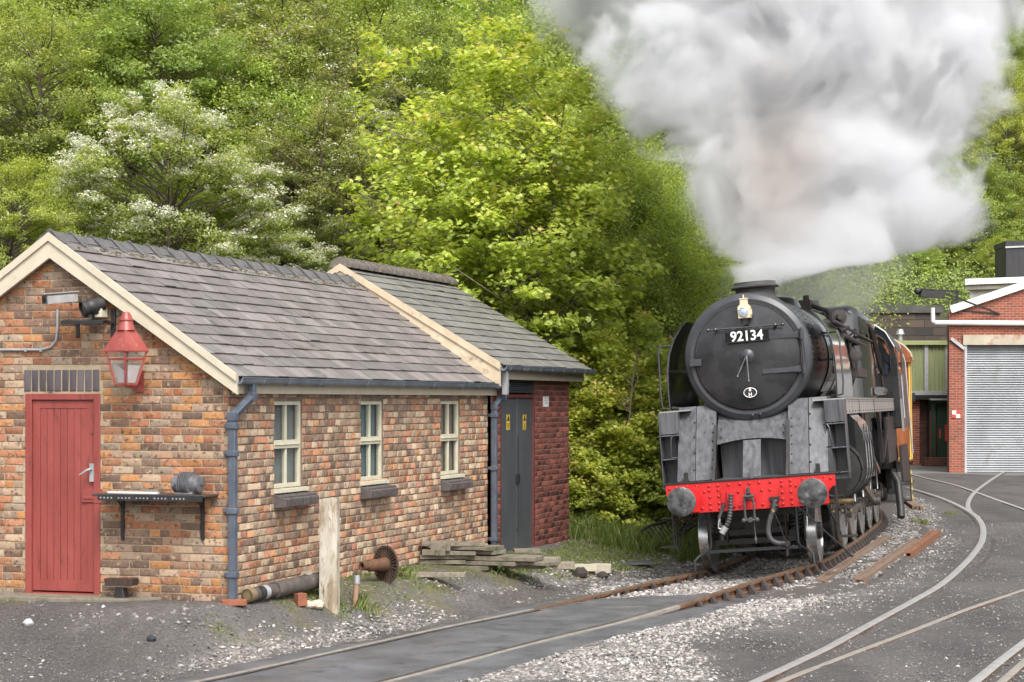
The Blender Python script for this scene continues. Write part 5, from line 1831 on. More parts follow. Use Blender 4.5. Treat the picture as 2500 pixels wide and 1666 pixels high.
# firebox (Belpaire shoulders)
def fbx(w, top, r):
    pts = [(-w, 1.75), (-w, top - r)]
    for q in range(0, 91, 15): pts.append((-w + r - r * math.cos(R(q)), top - r + r * math.sin(R(q))))
    pts += [(-x, z) for x, z in reversed(pts)]
    return pts
P0, P1, P2 = fbx(.98, 3.90, .22), fbx(1.02, 3.90, .20), fbx(1.06, 3.78, .18)
b = MB()
n = len(P0)
vs = [V(x * .93, 7.55, 2.83 + (z - 2.83) * .96) for x, z in P0] + [V(x, 7.66, z) for x, z in P1] + [V(x, 10.9, z) for x, z in P2]
fs = [tuple(range(n))] + [(r_ * n + j, r_ * n + (j + 1) % n, (r_ + 1) * n + (j + 1) % n, (r_ + 1) * n + j) for r_ in range(2) for j in range(n)]
b.add(vs, fs)
b.build('firebox', M['gloss'], loco, sharp=50)
b = MB(); b.lathe([(.36, 0), (.34, .06), (.30, .13), (.20, .19), (.08, .215), (.001, .22)], V(0, 4.9, CZL + .83), V(0, 0, 1), 32); b.build('dome', M['gloss'], loco)
b = MB()
for s in (-1, 1):
    b.box(s * .28 - .1, s * .28 + .1, 6.15, 6.5, CZL + .80, CZL + 1.02); b.cyl(V(s * .30, 6.3, CZL + 1.0), V(s * .30, 6.3, CZL + 1.10), .05, n=12)
    b.tube([V(s * .3, 6.3, CZL + .95), V(s * .62, 6.3, CZL + .82), V(s * .93, 6.3, CZL + .3), V(s * .98, 6.3, CZL - .3)], .04)
b.build('top_feed', M['brownrust'], loco, bevel=.01)
b = MB()
for x in (-.22, .22): b.lathe([(.09, 0), (.08, .12), (.06, .13), (.06, .2), (.02, .21)], V(x, 8.6, 3.88), V(0, 0, 1), 16)
b.cyl(V(.55, 10.3, 3.7), V(.55, 10.3, 3.95), .03, n=10)
b.build('safety_valve', M['brownrust'], loco)

# --- smoke deflectors
def defl(s):
    prof = [(1.165, 2.30), (1.175, 2.55), (1.17, 2.85), (1.14, 3.08), (1.07, 3.28), (.97, 3.44), (.88, 3.53)]
    b = MB()
    vs = []
    lim = lambda z: (.95 + max(0, (z - 2.7)) * .28, 3.55 - max(0, (z - 2.5)) * .55)
    for (x, z) in prof:
        y0, y1 = lim(z)
        for k in range(7): vs.append(V(s * x, y0 + (y1 - y0) * k / 6, z))
    for (x, z) in prof:
        y0, y1 = lim(z)
        for k in range(7): vs.append(V(s * (x - .012), y0 + (y1 - y0) * k / 6, z - .002))
    n_, m_ = 7, len(prof)
    fs = []
    for r_ in range(m_ - 1):
        for k in range(6):
            q = (r_ * n_ + k, r_ * n_ + k + 1, (r_ + 1) * n_ + k + 1, (r_ + 1) * n_ + k)
            fs += [q, tuple(i + n_ * m_ for i in reversed(q))]
        for k in (0, 6):
            fs.append((r_ * n_ + k, (r_ + 1) * n_ + k, (r_ + 1) * n_ + k + n_ * m_, r_ * n_ + k + n_ * m_))
    for k in range(6):
        fs.append(((m_ - 1) * n_ + k, (m_ - 1) * n_ + k + 1, (m_ - 1) * n_ + k + 1 + n_ * m_, (m_ - 1) * n_ + k + n_ * m_))
    b.add(vs, fs)
    o_ = b.build('smoke_deflector', M['gloss'], loco, sharp=40)
    t = MB()
    t.tube([V(s * (x + .004), lim(z)[0] - .004, z) for x, z in prof], .011, 6)
    t.build('deflector_edge', M['loco_black'], o_)
    t = MB()
    t.tube([V(s * 1.10, lim(3.1)[0] + .15, 3.2), V(s * 1.24, .93, 3.2), V(s * 1.265, .92, 3.12), V(s * 1.275, .90, 2.5), V(s * 1.255, .88, 2.33), V(s * 1.17, .95, 2.32)], .014, 8)
    t.build('deflector_handrail', M['ring_grey'], o_)
    t = MB()
    t.bar(V(s * .62, 1.15, 2.25), V(s * 1.15, 1.0, 2.33), .05, .03); t.bar(V(s * .85, 2.0, 2.85), V(s * 1.15, 2.0, 2.85), .04, .03); t.bar(V(s * .75, 3.3, 3.3), V(s * 1.08, 3.0, 3.25), .03, .03)
    t.build('deflector_stay', M['under'], o_)
defl(1); defl(-1)

# --- high running plate
b = MB()
for s in (-1, 1):
    xo = s * 1.28
    b.box(min(xo, xo - s * .015), max(xo, xo - s * .015), .745, 11.2, 2.055, 2.262)
    x0, x1 = sorted((s * .85, s * 1.29))
    b.box(x0, x1, .745, 11.2, 2.262, 2.28)
b.build('running_plate', M['valance'], loco, bevel=.002)
b = MB()
for k in range(22):
    for z in (2.09, 2.225): b.ball(V(1.282, .95 + k * .47, z), .011, 6, 4)
b.box(1.281, 1.286, 3.1, 3.14, 2.06, 2.26); b.box(1.281, 1.286, 6.0, 6.05, 2.06, 2.26)
b.build('valance_rivets', M['under'], loco)

# --- cylinders with valve chests
for s in (-1, 1):
    prof = []
    for q in range(-90, 1, 10): prof.append((1.02 + .43 * math.cos(R(q)), 1.30 + .43 * math.sin(R(q))))
    prof += [(1.45, 1.55), (1.44, 1.75), (1.38, 1.92), (1.26, 2.05), (.62, 2.05), (.62, 1.10)]
    for q in range(-150, -90, 15): prof.append((1.02 + .43 * math.cos(R(q)), 1.30 + .43 * math.sin(R(q))))
    b = MB(); b.prism([(s * x, z) for x, z in prof], X, 1.48, 2.85)
    cyl = b.build('cylinder', M['gloss'], loco, sharp=25)
    b = MB()
    b.lathe([(.40, 0), (.40, -.03), (.37, -.035), (.35, -.02), (.20, -.035), (.001, -.035)], V(s * 1.02, 1.48, 1.28), ax, 36)
    b.lathe([(.20, 0), (.20, -.05), (.12, -.055), (.10, -.12), (.001, -.12)], V(s * .98, 1.48, 1.84), ax, 24)
    for k in range(14): b.ball(V(s * 1.02 + .385 * math.cos(k * .449), 1.442, 1.28 + .385 * math.sin(k * .449)), .014, 6, 4)
    b.build('cylinder_cover', M['under'], cyl)
    b = MB()
    for k in range(4): b.tube([V(s * (1.02 + .434 * math.cos(R(q_))), 1.5 + .44 * k, 1.30 + .434 * math.sin(R(q_))) for q_ in range(-90, 1, 15)] + [V(s * 1.452, 1.5 + .44 * k, 1.9)], .008, 6)
    b.build('cladding_band', M['loco_black'], cyl)
    b = MB()
    for dx_ in (-.12, 0, .12):
        b.tube([V(s * (1.02 + dx_), 1.55, .90), V(s * (1.02 + dx_), 1.50, .80), V(s * (1.05 + dx_), 1.2, .74), V(s * (1.12 + dx_), .95, .73)], .018, 8)
    b.cyl(V(s * .80, 1.3, .86), V(s * 1.25, 1.3, .84), .04, n=12)
    b.build('drain_cocks', M['brass'], cyl)
# --- motion: slide bars, rods
b = MB()
for s in (-1, 1):
    b.box(s * 1.05 - .04, s * 1.05 + .04, 2.85, 4.6, 1.42, 1.48); b.box(s * 1.05 - .04, s * 1.05 + .04, 2.85, 4.6, 1.12, 1.17)
    b.box(s * .9 - .25, s * .9 + .3, 4.5, 4.6, 1.0, 2.1)
    b.prism([(4.4, 2.05), (5.3, 2.05), (5.0, 1.35), (4.6, 1.35)], lambda a, c, t: V(s * 1.2 + t, a, c), -.05, .05)
b.build('motion_bracket', M['under'], loco)
b = MB()
for s in (-1, 1):
    b.bar(V(s * 1.02, 3.8, 1.28), V(s * 1.02, 7.9, .55), .06, .12); b.bar(V(s * .90, 4.3, .55), V(s * .90, 10.9, .55), .05, .11)
    b.cyl(V(s * 1.02, 2.85, 1.29), V(s * 1.02, 3.7, 1.29), .05, n=14); b.box(s * 1.02 - .06, s * 1.02 + .06, 3.6, 3.95, 1.18, 1.42)
    b.bar(V(s * 1.16, 5.6, 1.55), V(s * 1.16, 7.6, 1.05), .04, .08); b.bar(V(s * 1.12, 3.2, 1.75), V(s * 1.16, 5.4, 1.7), .03, .06); b.bar(V(s * 1.12, 3.75, .95), V(s * 1.12, 3.6, 1.85), .03, .07)
    b.cyl(V(s * .86, 7.9, .55), V(s * 1.12, 7.9, .55), .09, n=16)
    for k in range(5): b.cyl(V(s * .86, 4.25 + 1.651 * k, .55), V(s * .95, 4.25 + 1.651 * k, .55), .09, n=14)
b.build('coupling_rods', M['rod'], loco)
# --- wheels
def wheelset(r, nsp, cw, ang0=0.0, name='driving_wheel'):
    """one wheel, axis along x, outer side +x"""
    out = []
    b = MB()
    b.lathe([(r - .065, .0), (r + .028, .0), (r + .028, .028), (r + .002, .034), (r, .135), (r - .012, .14), (r - .06, .14), (r - .065, .125)], V(0, 0, 0), V(1, 0, 0), 56)
    out.append(('tyre', b, M['tyre']))
    b = MB()
    b.lathe([(r - .115, .03), (r - .06, .025), (r - .06, .12), (r - .11, .115), (r - .115, .03)], V(0, 0, 0), V(1, 0, 0), 56)
    b.lathe([(.001, .18), (.09, .18), (.12, .165), (.125, .02), (.001, .02)], V(0, 0, 0), V(1, 0, 0), 28)
    for k in range(nsp):
        a = ang0 + 2 * math.pi * k / nsp
        d = V(0, math.cos(a), math.sin(a))
        b.bar(V(.075, 0, 0) + d * .10, V(.075, 0, 0) + d * (r - .10), .05, .06, up=(1, 0, 0))
    if cw:
        pts = [((r - .11) * math.cos(ang0 + R(q)), (r - .11) * math.sin(ang0 + R(q))) for q in range(-45, 46, 9)]
        b.prism(pts, lambda a, c, t: V(t, a, c), .03, .13)
        b.cyl(V(.02, -.3 * math.cos(ang0), -.3 * math.sin(ang0)), V(.2, -.3 * math.cos(ang0), -.3 * math.sin(ang0)), .12, n=20)
    out.append(('wheel_centre', b, M['wheel']))
    return out
def put_wheels(parent, r, nsp, cw, spots, name):
    proto = {}
    for (x, y, z, s) in spots:
        key = s
        w_ = bpy.data.objects.new(name, None); C.objects.link(w_); w_.parent = parent
        w_.location = (x, y, z)
        w_.rotation_euler = (0, 0, 0 if s > 0 else math.pi)
        if 'm' not in proto:
            proto['m'] = []
            for nm, b, m in wheelset(r, nsp, cw):
                o_ = b.build(nm, m, w_, sharp=40)
                proto['m'].append(o_)
        else:
            for q in proto['m']:
                c = q.copy(); C.objects.link(c); c.parent = w_
spots = []
for k in range(5):
    for s in (-1, 1): spots.append((s * .68, 4.25 + 1.651 * k, .762, s))
put_wheels(loco, .762, 15, True, spots, 'driving_wheel')
put_wheels(loco, .457, 10, False, [(.68 - .08, 1.34, .457, 1), (-.68 - .08, 1.34, .457, -1)], 'pony_wheel')
b = MB(); b.cyl(V(-.74, 1.34, .457), V(.62, 1.34, .457), .075, n=16)
for k in range(5): b.cyl(V(-.66, 4.25 + 1.651 * k, .762), V(.66, 4.25 + 1.651 * k, .762), .09, n=14)
b.build('axle', M['under'], loco)
# pony truck
pt = MB()
pt.box(-.50, .34, 1.0, 1.08, .48, .78)
pt.box(-.62, -.52, .92, 1.9, .40, .52); pt.box(.36, .46, .92, 1.9, .40, .52)
pt.box(-.66, .50, .85, .95, .36, .44)
pt.box(-.66, .54, .86, .92, .82, .90)
for x in (-.72, -.48, .34, .60): pt.box(x - .012, x + .012, .80, .86, .40, .95)
pt.lathe([(.10, 0), (.10, -.05), (.07, -.055), (.06, -.02), (.001, -.02)], V(-.02, .98, .58), ax, 24)
pt.prism([(-.32, .86), (.30, .86), (.22, .62), (.20, .50), (-.26, .50), (-.24, .62)], X, .90, .96)
pt.cyl(V(.22, .98, .60), V(.52, .98, .60), .025, n=10)
pt.bar(V(-.60, .92, .52), V(.36, .92, .54), .05, .09)
pt.build('pony_truck', M['under'], loco, bevel=.004)
b = MB()
for cx in (-.60, .47):
    pts = [V(cx + .085 * math.cos(t_ * .5), .98 + .085 * math.sin(t_ * .5), .50 + .32 * t_ / 72) for t_ in range(73)]
    b.tube(pts, .021, 7)
b.build('coil_spring', M['hose'], loco)
# life guards and front bar
b = MB()
b.bar(V(-.72, .55, .30), V(.52, .55, .30), .035, .045)
for s, x in ((-1, -.72), (1, .56)):
    b.tube([V(x - s * .04, .60, .85), V(x - s * .04, .60, .36), V(x, .55, .30), V(x + s * .10, .45, .26), V(x + s * .17, .42, .20), V(x + s * .18, .42, .06)], .018, 8)
b.build('life_guard', M['ring_grey'], loco)
# footsteps below the beam
for s in (-1, 1):
    b = MB()
    x = s * 1.12
    for q in (-.10, .10): b.bar(V(x - .02, .42 + q, 1.2), V(x - .02, .42 + q, .42), .02, .035)
    b.box(x - .03, x + .22 * s if s > 0 else x + .03, .30, .56, .40, .425) if s > 0 else b.box(x - .22, x + .03, .30, .56, .40, .425)
    b.box(min(x, x + s * .18), max(x, x + s * .18), .31, .55, .80, .82)
    b.bar(V(x, .5, .45), V(x - s * .25, .9, .95), .02, .03)
    b.build('footstep', M['under'], loco, bevel=.003)
b = MB(); b.tube([V(.62, .0, .87), V(.98, .45, .42)], .010, 6); b.tube([V(.98, .45, .42), V(1.2, .9, .12)], .012, 6); b.ball(V(1.2, .9, .12), .03, 8, 6)
b.build('steam_heating_rod', M['ring_grey'], loco)
# coupling
b = MB()
b.box(-.075, .075, -.02, 0, 1.0, 1.18)
b.build('hook_plate', M['beam_red'], loco, bevel=.003)
cx = l4(893, 780, -.08).x
b = MB()
b.tube([V(cx, .0, 1.07), V(cx, -.10, 1.08), V(cx, -.155, 1.11), V(cx, -.165, 1.155), V(cx, -.14, 1.175), V(cx, -.125, 1.15)], [.03, .032, .028, .024, .018, .008], 10)
b.tube([V(cx, -.10, 1.05), V(cx, -.17, 1.02), V(cx, -.19, 1.06)], .026, 8)
hook = b.build('draw_hook', M['hose'], loco)
b = MB()
b.cyl(V(cx - .07, -.13, 1.055), V(cx + .07, -.13, 1.055), .028, n=12)
for s in (-1, 1):
    b.tube([V(cx + s * .045, -.13, 1.055), V(cx + s * .062, -.14, .98), V(cx + s * .062, -.145, .82), V(cx + s * .062, -.13, .74)], [.02, .015, .015, .024], 8)
b.cyl(V(cx - .095, -.13, .735), V(cx + .095, -.13, .735), .024, n=10)
for s in (-1, 1): b.ball(V(cx + s * .09, -.13, .735), .034, 10, 6)
b.cyl(V(cx, -.18, .74), V(cx, -.06, .74), .034, n=12)
b.tube([V(cx + .03, -.10, .78), V(cx + .04, -.08, .70), V(cx + .045, -.08, .47)], [.012, .010, .010], 6)
b.ball(V(cx + .045, -.08, .46), (.022, .02, .05), 8, 6)
b.build('coupling_link', M['hose'], hook)
# hoses
pts = [l4(*q, -.10) for q in ((722, 812), (722, 870), (720, 950), (708, 1040), (690, 1095), (655, 1148))]
fine = catmull(pts, 8)
rs = [.038 + .007 * (i % 2) for i in range(len(fine))]
b = MB()
dense = resample(fine, .011)
b.tube(dense, [.031 + .007 * math.sin(i * 1.7) for i in range(len(dense))], 12)
vh = b.build('vacuum_hose', M['hose'], loco, sharp=80)
b = MB(); p = pts[-1]; b.cyl(p + V(.03, 0, .03), p + V(-.03, 0, -.05), .045, n=12); b.tube([p + V(-.02, 0, 0), p + V(-.07, -.01, .02), p + V(-.06, -.01, .10), p + V(-.04, 0, .14)], .010, 6)
b.build('hose_coupling', M['alu'], vh)
b = MB(); q = l4(722, 800, -.01); b.box(q.x - .055, q.x + .055, -.03, -.003, q.z - .19, q.z + .03); q = l4(647, 830, -.01); b.box(q.x - .025, q.x + .025, -.02, -.003, q.z - .09, q.z + .06)
b.build('pipe_flange', M['beam_red'], vh, bevel=.003)
b = MB(); b.tube([l4(655, 905, -.02), l4(640, 960, -.02), l4(612, 1030, -.02), l4(612, 1075, -.04), l4(632, 1130, -.05), l4(640, 1250, 0)], [.028, .024, .02, .02, .02, .018], 8)
b.build('dummy_plug', M['hose'], loco)
pts = [l4(*q, -.08) for q in ((1140, 880), (1128, 960), (1100, 1040), (1083, 1110), (1082, 1180), (1105, 1240), (1150, 1272), (1225, 1288))]
b = MB(); b.tube(catmull(pts, 6), .034, 12); sh_ = b.build('steam_heating_hose', M['hose'], loco, sharp=80)
b = MB()
q = l4(1140, 880, -.06); b.ball(q, (.06, .045, .035), 10, 8); b.ball(q + V(0, 0, -.06), (.065, .05, .03), 10, 8); b.cyl(q + V(0, 0, .02), q + V(0, 0, -.12), .035, n=12)
b.box(q.x - .07, q.x + .07, -.03, -.005, q.z + .02, q.z + .06)
b.bar(q + V(.07, -.01, .16), q + V(.065, -.01, -.02), .006, .006)
b.build('steam_cock', M['under'], sh_)
b = MB(); e = pts[-1]; b.cyl(e + V(-.02, 0, .01), e + V(.05, 0, -.01), .046, n=14); b.lathe([(.038, -.03), (.038, .02), (.022, .022), (.02, 0)], e + V(.06, -.03, .0), ax, 16); b.bar(e + V(.05, -.03, -.04), e + V(.05, -.03, -.16), .03, .02); b.bar(e + V(.08, -.03, -.05), e + V(.15, -.03, -.03), .02, .02)
b.build('hose_end', M['under'], sh_, bevel=.003)
b = MB(); b.cyl(l4(1118, 955, -.08), l4(1128, 985, -.08), .038, n=12); b.build('hose_clip', M['brass'], sh_)
b = MB()
ch_ = catmull([l4(1145, 1000, -.10), l4(1185, 1090, -.10), l4(1205, 1150, -.10), l4(1245, 1250, -.10)], 6)
for i, (p, q) in enumerate(zip(ch_[:-1], ch_[1:])): b.bar(p, q, .008 if i % 2 else .014, .006)
b.build('chain', M['ring_grey'], sh_)

# --- pipework and handrails along the right-hand side of the picture, repeated on the other
for s in (-1, 1):
    b = MB()
    b.cyl(V(s * 1.06, 2.6, 3.42), V(s * 1.06, 10.9, 3.30), .022, n=8)
    for k in range(6): b.cyl(V(s * .84, 3.6 + k * 1.3, 3.25), V(s * 1.06, 3.6 + k * 1.3, 3.39), .014, n=6); b.ball(V(s * 1.06, 3.6 + k * 1.3, 3.40), .034, 8, 6)
    b.cyl(V(s * 1.00, 4.4, 3.28), V(s * 1.0, 10.4, 3.20), .036, n=10)
    b.tube([V(s * 1.0, 4.4, 3.28), V(s * 1.02, 4.2, 3.1), V(s * 1.05, 4.2, 2.4), V(s * 1.08, 4.2, 2.28)], .03, 8)
    b.tube([V(s * .95, 8.3, 3.7), V(s * 1.06, 9.3, 3.6), V(s * 1.1, 10.0, 3.1), V(s * 1.12, 10.5, 2.8), V(s * 1.14, 10.6, 2.35)], .03, 8)
    b.tube([V(s * .92, 8.6, 3.75), V(s * 1.08, 9.6, 3.55), V(s * 1.14, 10.3, 3.0), V(s * 1.16, 10.75, 2.4)], .022, 8)
    b.build('side_pipes', M['brownrust'], loco)
    b = MB()
    b.lathe([(.12, 0), (.12, .04), (.09, .05), (.09, .16), (.12, .17), (.12, .21), (.05, .22), (.05, .32), (.001, .32)], V(s * .98, 3.9, 3.52), V(s * .3, -1, 0), 18)
    b.lathe([(.07, 0), (.08, .14), (.10, .15), (.10, .19), (.03, .2)], V(s * 1.15, 4.6, 2.95), V(s * .2, -1, 0), 16)
    b.box(s * 1.12 - .07, s * 1.12 + .07, 4.6, 6.4, 2.62, 2.76)
    b.build('ejector', M['brownrust'], loco, bevel=.006)
    b = MB(); b.cyl(V(s * 1.14, 9.2, 2.42), V(s * 1.14, 10.6, 2.42), .075, n=18); b.build('injector_tank', M['tyre'], loco)
    b = MB()
    b.prism([(4.0, 2.05), (4.35, 2.05), (4.45, 1.5), (4.32, 1.05), (4.22, 1.05), (4.25, 1.5)], lambda a, c, t: V(s * 1.22 + t, a, c), -.02, .02)
    b.build('motion_plate', M['under'], loco); b = MB()
    b.prism([(7.0, 2.06), (7.5, 2.06), (7.3, 1.7), (7.3, 1.2), (7.2, 1.2), (7.2, 1.7)], lambda a, c, t: V(s * 1.25 + t, a, c), -.03, .03)
    b.build('motion_plate', M['under'], loco); b = MB()
    b.box(s * 1.24 - .02, s * 1.24 + .02, 8.8, 11.3, 1.15, 1.95); b.bar(V(s * 1.25, 7.6, 1.25), V(s * 1.25, 9.6, 2.0), .04, .10)
    b.build('motion_plate', M['under'], loco)
    b = MB(); b.box(min(s * 1.30, s * 1.34), max(s * 1.30, s * 1.34), 11.0, 13.0, .72, 1.40); b.tube([V(s * 1.2, 10.4, .9), V(s * 1.28, 10.3, .75), V(s * 1.3, 10.2, .3), V(s * 1.3, 10.1, .12)], .07, 12)
    b.build('ash_pan_side', M['under'], loco)

# --- cab
cabp = [(-1.38, 1.72), (-1.40, 2.9), (-1.36, 3.22), (-1.22, 3.50), (-.90, 3.76), (-.5, 3.90), (0, 3.95)]
cabp += [(-x, z) for x, z in reversed(cabp[:-1])]
b = MB()
n = len(cabp)
vs = [V(x, 10.9, z) for x, z in cabp] + [V(x, 13.0, z) for x, z in cabp]
b.add(vs, [(j, j + 1, n + j + 1, n + j) for j in range(2, n - 3)])
# side sheets with a window opening each
for s in (-1, 1):
    for (y0, y1, z0, z1) in ((10.9, 13.0, 1.72, 2.75), (10.9, 11.35, 2.75, 3.24), (12.3, 13.0, 2.75, 3.24), (11.35, 12.3, 3.16, 3.24)):
        x = 1.395
        b.box(min(s * x, s * (x - .012)), max(s * x, s * (x - .012)), y0, y1, z0, z1)
cab = b.build('cab', M['loco_black'], loco, sharp=50)
cab_side = cab
# spectacle plate with front windows cut through
def plate_with_window():
    b = MB()
    for s in (-1, 1):
        ow = [(.80, 2.80), (1.22, 2.72), (1.27, 2.80), (1.28, 3.15), (1.20, 3.36), (1.02, 3.52), (.86, 3.52), (.80, 3.40)]
        out = [(.55, 1.75), (1.38, 1.75), (1.40, 2.9), (1.36, 3.22), (1.22, 3.50), (.90, 3.76), (.72, 3.82), (.55, 3.80)]
        vs = [V(s * x, 10.89, z) for x, z in out] + [V(s * x, 10.89, z) for x, z in ow]
        m_ = 8
        b.add(vs, [(i, (i + 1) % m_, m_ + (i + 1) % m_, m_ + i) for i in range(m_)])
        t_ = [V(s * x, 10.885, z) for x, z in ow]
        b.tube(t_, .014, 6, closed=True, mi=1)
    return b
plate_with_window().build('spectacle_plate', [M['loco_black'], M['under']], cab, sharp=50)
b = MB()
for s in (-1, 1):
    ow = [(.80, 2.80), (1.22, 2.72), (1.27, 2.80), (1.28, 3.15), (1.20, 3.36), (1.02, 3.52), (.86, 3.52), (.80, 3.40)]
    b = MB(); b.add([V(s * x, 10.90, z) for x, z in ow], [tuple(range(8))])
    M['cab_glass'] = M.get('cab_glass') or glass_mat('cab_glass', (0.05, 0.06, 0.05), .04, .35)
    b.build('front_window', M['cab_glass'], cab)
b = MB(); b.tube([V(x * 1.005, 10.88, z + .012) for x, z in cabp[2:-2]], .018, 6); b.tube([V(1.33, 12.95, 3.35), V(1.42, 12.97, 3.0), V(1.43, 12.97, 1.2)], .016, 8); b.tube([V(1.43, 11.3, 2.7), V(1.43, 11.3, 1.9)], .014, 8)
b.build('cab_trim', M['alu'], cab)
b = MB(); b.box(-1.2, 1.2, 12.9, 12.95, 1.8, 2.9); b.box(-1.37, 1.37, 10.95, 13.0, 1.72, 1.76); b.build('cab_floor', M['under'], cab)
b = MB(); b.box(1.395, 1.42, 10.95, 11.2, 1.66, 2.26); b.build('cab_corner_strip', M['valance'], cab)

# --- tender
tn = thing('tender', 'black coal tender coupled behind the locomotive cab', 'tender', FL.w(-.12, 13.5, -.02), (0, -R(3.5), -R(8.0)))
b = MB()
tp = [(-1.2, 1.25), (-1.2, 2.55), (-.95, 2.95), (-.9, 3.1), (.9, 3.1), (.95, 2.95), (1.2, 2.55), (1.2, 1.25)]
b.prism(tp, X, 0, 6.4)
b.build('tender_tank', M['loco_black'], tn, sharp=20, bevel=.01)
b = MB(); 
for i in range(60): b.ball(V(rb.uniform(-.9, .9), rb.uniform(.3, 3.6), 3.22 + rb.uniform(0, .12)), rb.uniform(.08, .16), 6, 4)
b.build('coal', mat('coal', [(.01, .01, .01), (.025, .025, .026)], .35, nscale=8), tn, flat=True)
b = MB(); b.box(-1.2, 1.2, -.1, 6.5, .95, 1.25); b.box(.95, 1.08, .3, 6.1, .55, 1.15); b.box(-1.08, -.95, .3, 6.1, .55, 1.15)
for y in (1.1, 3.2, 5.3):
    for s in (-1, 1): b.box(s * 1.1 - .1, s * 1.1 + .1, y - .16, y + .16, .40, .72)
b.build('tender_frame', M['under'], tn, bevel=.01)
put_wheels(tn, .49, 10, False, [(s * .68, y, .49, s) for y in (1.1, 3.2, 5.3) for s in (-1, 1)], 'tender_wheel')
b = MB(); b.box(1.15, 1.42, -.2, .1, .30, .33); b.box(1.15, 1.42, -.2, .1, .62, .65); b.box(1.15, 1.17, -.2, .1, .30, 1.2); b.box(1.40, 1.42, -.05, -.02, .3, 1.2)
b.build('tender_step', M['under'], tn)
b = MB()
for z in (.34, .50, .66, .82):
    b.box(1.43, 1.45, -.10, .0, z, z + .08)
b.build('yellow_flash', mat('yellow_and_red_stripe', [(0.65, 0.45, 0.03), (0.70, 0.50, 0.05)], .5), tn)

# --- driver leaning in the cab
dv = thing('person', 'engine driver in blue overalls leaning at the cab side window', 'person', FL.w(1.05, 11.95, 1.78), (0, -R(4.5), -R(14.3)))
M['skin'] = mat('skin', [(0.52, 0.28, 0.19), (0.60, 0.35, 0.25)], .55, nscale=8)
M['overall'] = mat('blue_overalls', [(0.035, 0.035, 0.13), (0.06, 0.06, 0.19)], .9, nscale=10, bump=.004, bscale=14)
M['cap'] = mat('black_cap', [(0.012, 0.012, 0.014), (0.02, 0.02, 0.024)], .6)
def skin_body(name, joints, edges, radii, m, parent, root=0, lv=2):
    me = bpy.data.meshes.new(name)
    me.from_pydata(joints, edges, [])
    me.materials.append(m)
    o_ = bpy.data.objects.new(name, me); C.objects.link(o_); o_.parent = parent
    md = o_.modifiers.new('skin', 'SKIN')
    for i, r_ in enumerate(radii):
        me.skin_vertices[0].data[i].radius = (r_, r_) if not isinstance(r_, tuple) else r_
        me.skin_vertices[0].data[i].use_root = (i == root)
    md.use_smooth_shade = True
    o_.modifiers.new('sub', 'SUBSURF').levels = lv
    o_.modifiers['sub'].render_levels = lv
    return o_
J = [(-.06, 0, .93), (-.05, 0, 1.12), (-.02, 0, 1.32), (0, -.01, 1.46), (.01, -.02, 1.53), (.03, -.05, 1.62), (.03, -.06, 1.72),
     (.0, -.20, 1.40), (.18, -.26, 1.18), (.30, -.42, 1.12), (.31, -.50, 1.11), (.0, .18, 1.38), (.16, .24, 1.14), (.28, .12, 1.08), (.30, .06, 1.06),
     (-.06, -.10, .50), (-.06, -.10, .05), (-.06, .10, .50), (-.06, .10, .05)]
E = [(0, 1), (1, 2), (2, 3), (3, 4), (4, 5), (5, 6), (2, 7), (7, 8), (8, 9), (9, 10), (2, 11), (11, 12), (12, 13), (13, 14), (0, 15), (15, 16), (0, 17), (17, 18)]
RD = [(.15, .11), (.15, .11), (.16, .11), .07, .055, .085, .075, .065, .048, .036, .038, .065, .048, .036, .038, .075, .05, .075, .05]
bd = skin_body('body', J, E, RD, M['skin'], dv)
Jc = [(-.06, 0, .93), (-.05, 0, 1.12), (-.02, 0, 1.32), (0, -.01, 1.43), (.0, -.20, 1.40), (.18, -.26, 1.18), (.29, -.40, 1.125), (.0, .18, 1.38), (.16, .24, 1.14), (.27, .13, 1.085), (-.06, -.10, .50), (-.06, -.10, .08), (-.06, .10, .50), (-.06, .10, .08)]
Ec = [(0, 1), (1, 2), (2, 3), (2, 4), (4, 5), (5, 6), (2, 7), (7, 8), (8, 9), (0, 10), (10, 11), (0, 12), (12, 13)]
Rc = [(.19, .14), (.19, .145), (.20, .15), .085, .095, .078, .06, .095, .078, .06, .10, .08, .10, .08]
skin_body('overalls', Jc, Ec, Rc, M['overall'], bd)
b = MB(); b.ball(V(.035, -.055, 1.765), (.105, .115, .06), 16, 8); b.prism([(.0, 1.745), (.14, 1.735), (.14, 1.745), (.0, 1.76)], lambda a, c, s: V(.05 + s, -.10 - a, c), -.07, .07); b.build('cap', M['cap'], bd)
b = MB(); b.ball(V(.035, -.145, 1.655), (.016, .022, .02), 8, 6)
for s in (-1, 1): b.ball(V(.035 + s * .032, -.128, 1.68), (.011, .008, .008), 8, 6); b.ball(V(.035 + s * .085, -.055, 1.665), (.014, .024, .03), 8, 6)
b.ball(V(.035, -.13, 1.61), (.026, .008, .006), 8, 6)
b.build('face', M['skin'], bd)
for sx_, sy_ in ((.305, -.52), (.295, .04)):
    b = MB()
    zz = 1.115 if sy_ < 0 else 1.065
    for k_ in range(4):
        x = sx_ - .03 + k_ * .02
        Lf = (.07, .08, .076, .06)[k_]
        b.tube([V(x, sy_, zz), V(x, sy_ - Lf * .5, zz + .004), V(x, sy_ - Lf, zz - .02)], [.010, .009, .007], 6)
    b.tube([V(sx_ - .035, sy_ + .03, zz), V(sx_ - .06, sy_ - .01, zz - .01), V(sx_ - .06, sy_ - .03, zz - .02)], [.011, .010, .008], 6)
    b.build('hand', M['skin'], bd)

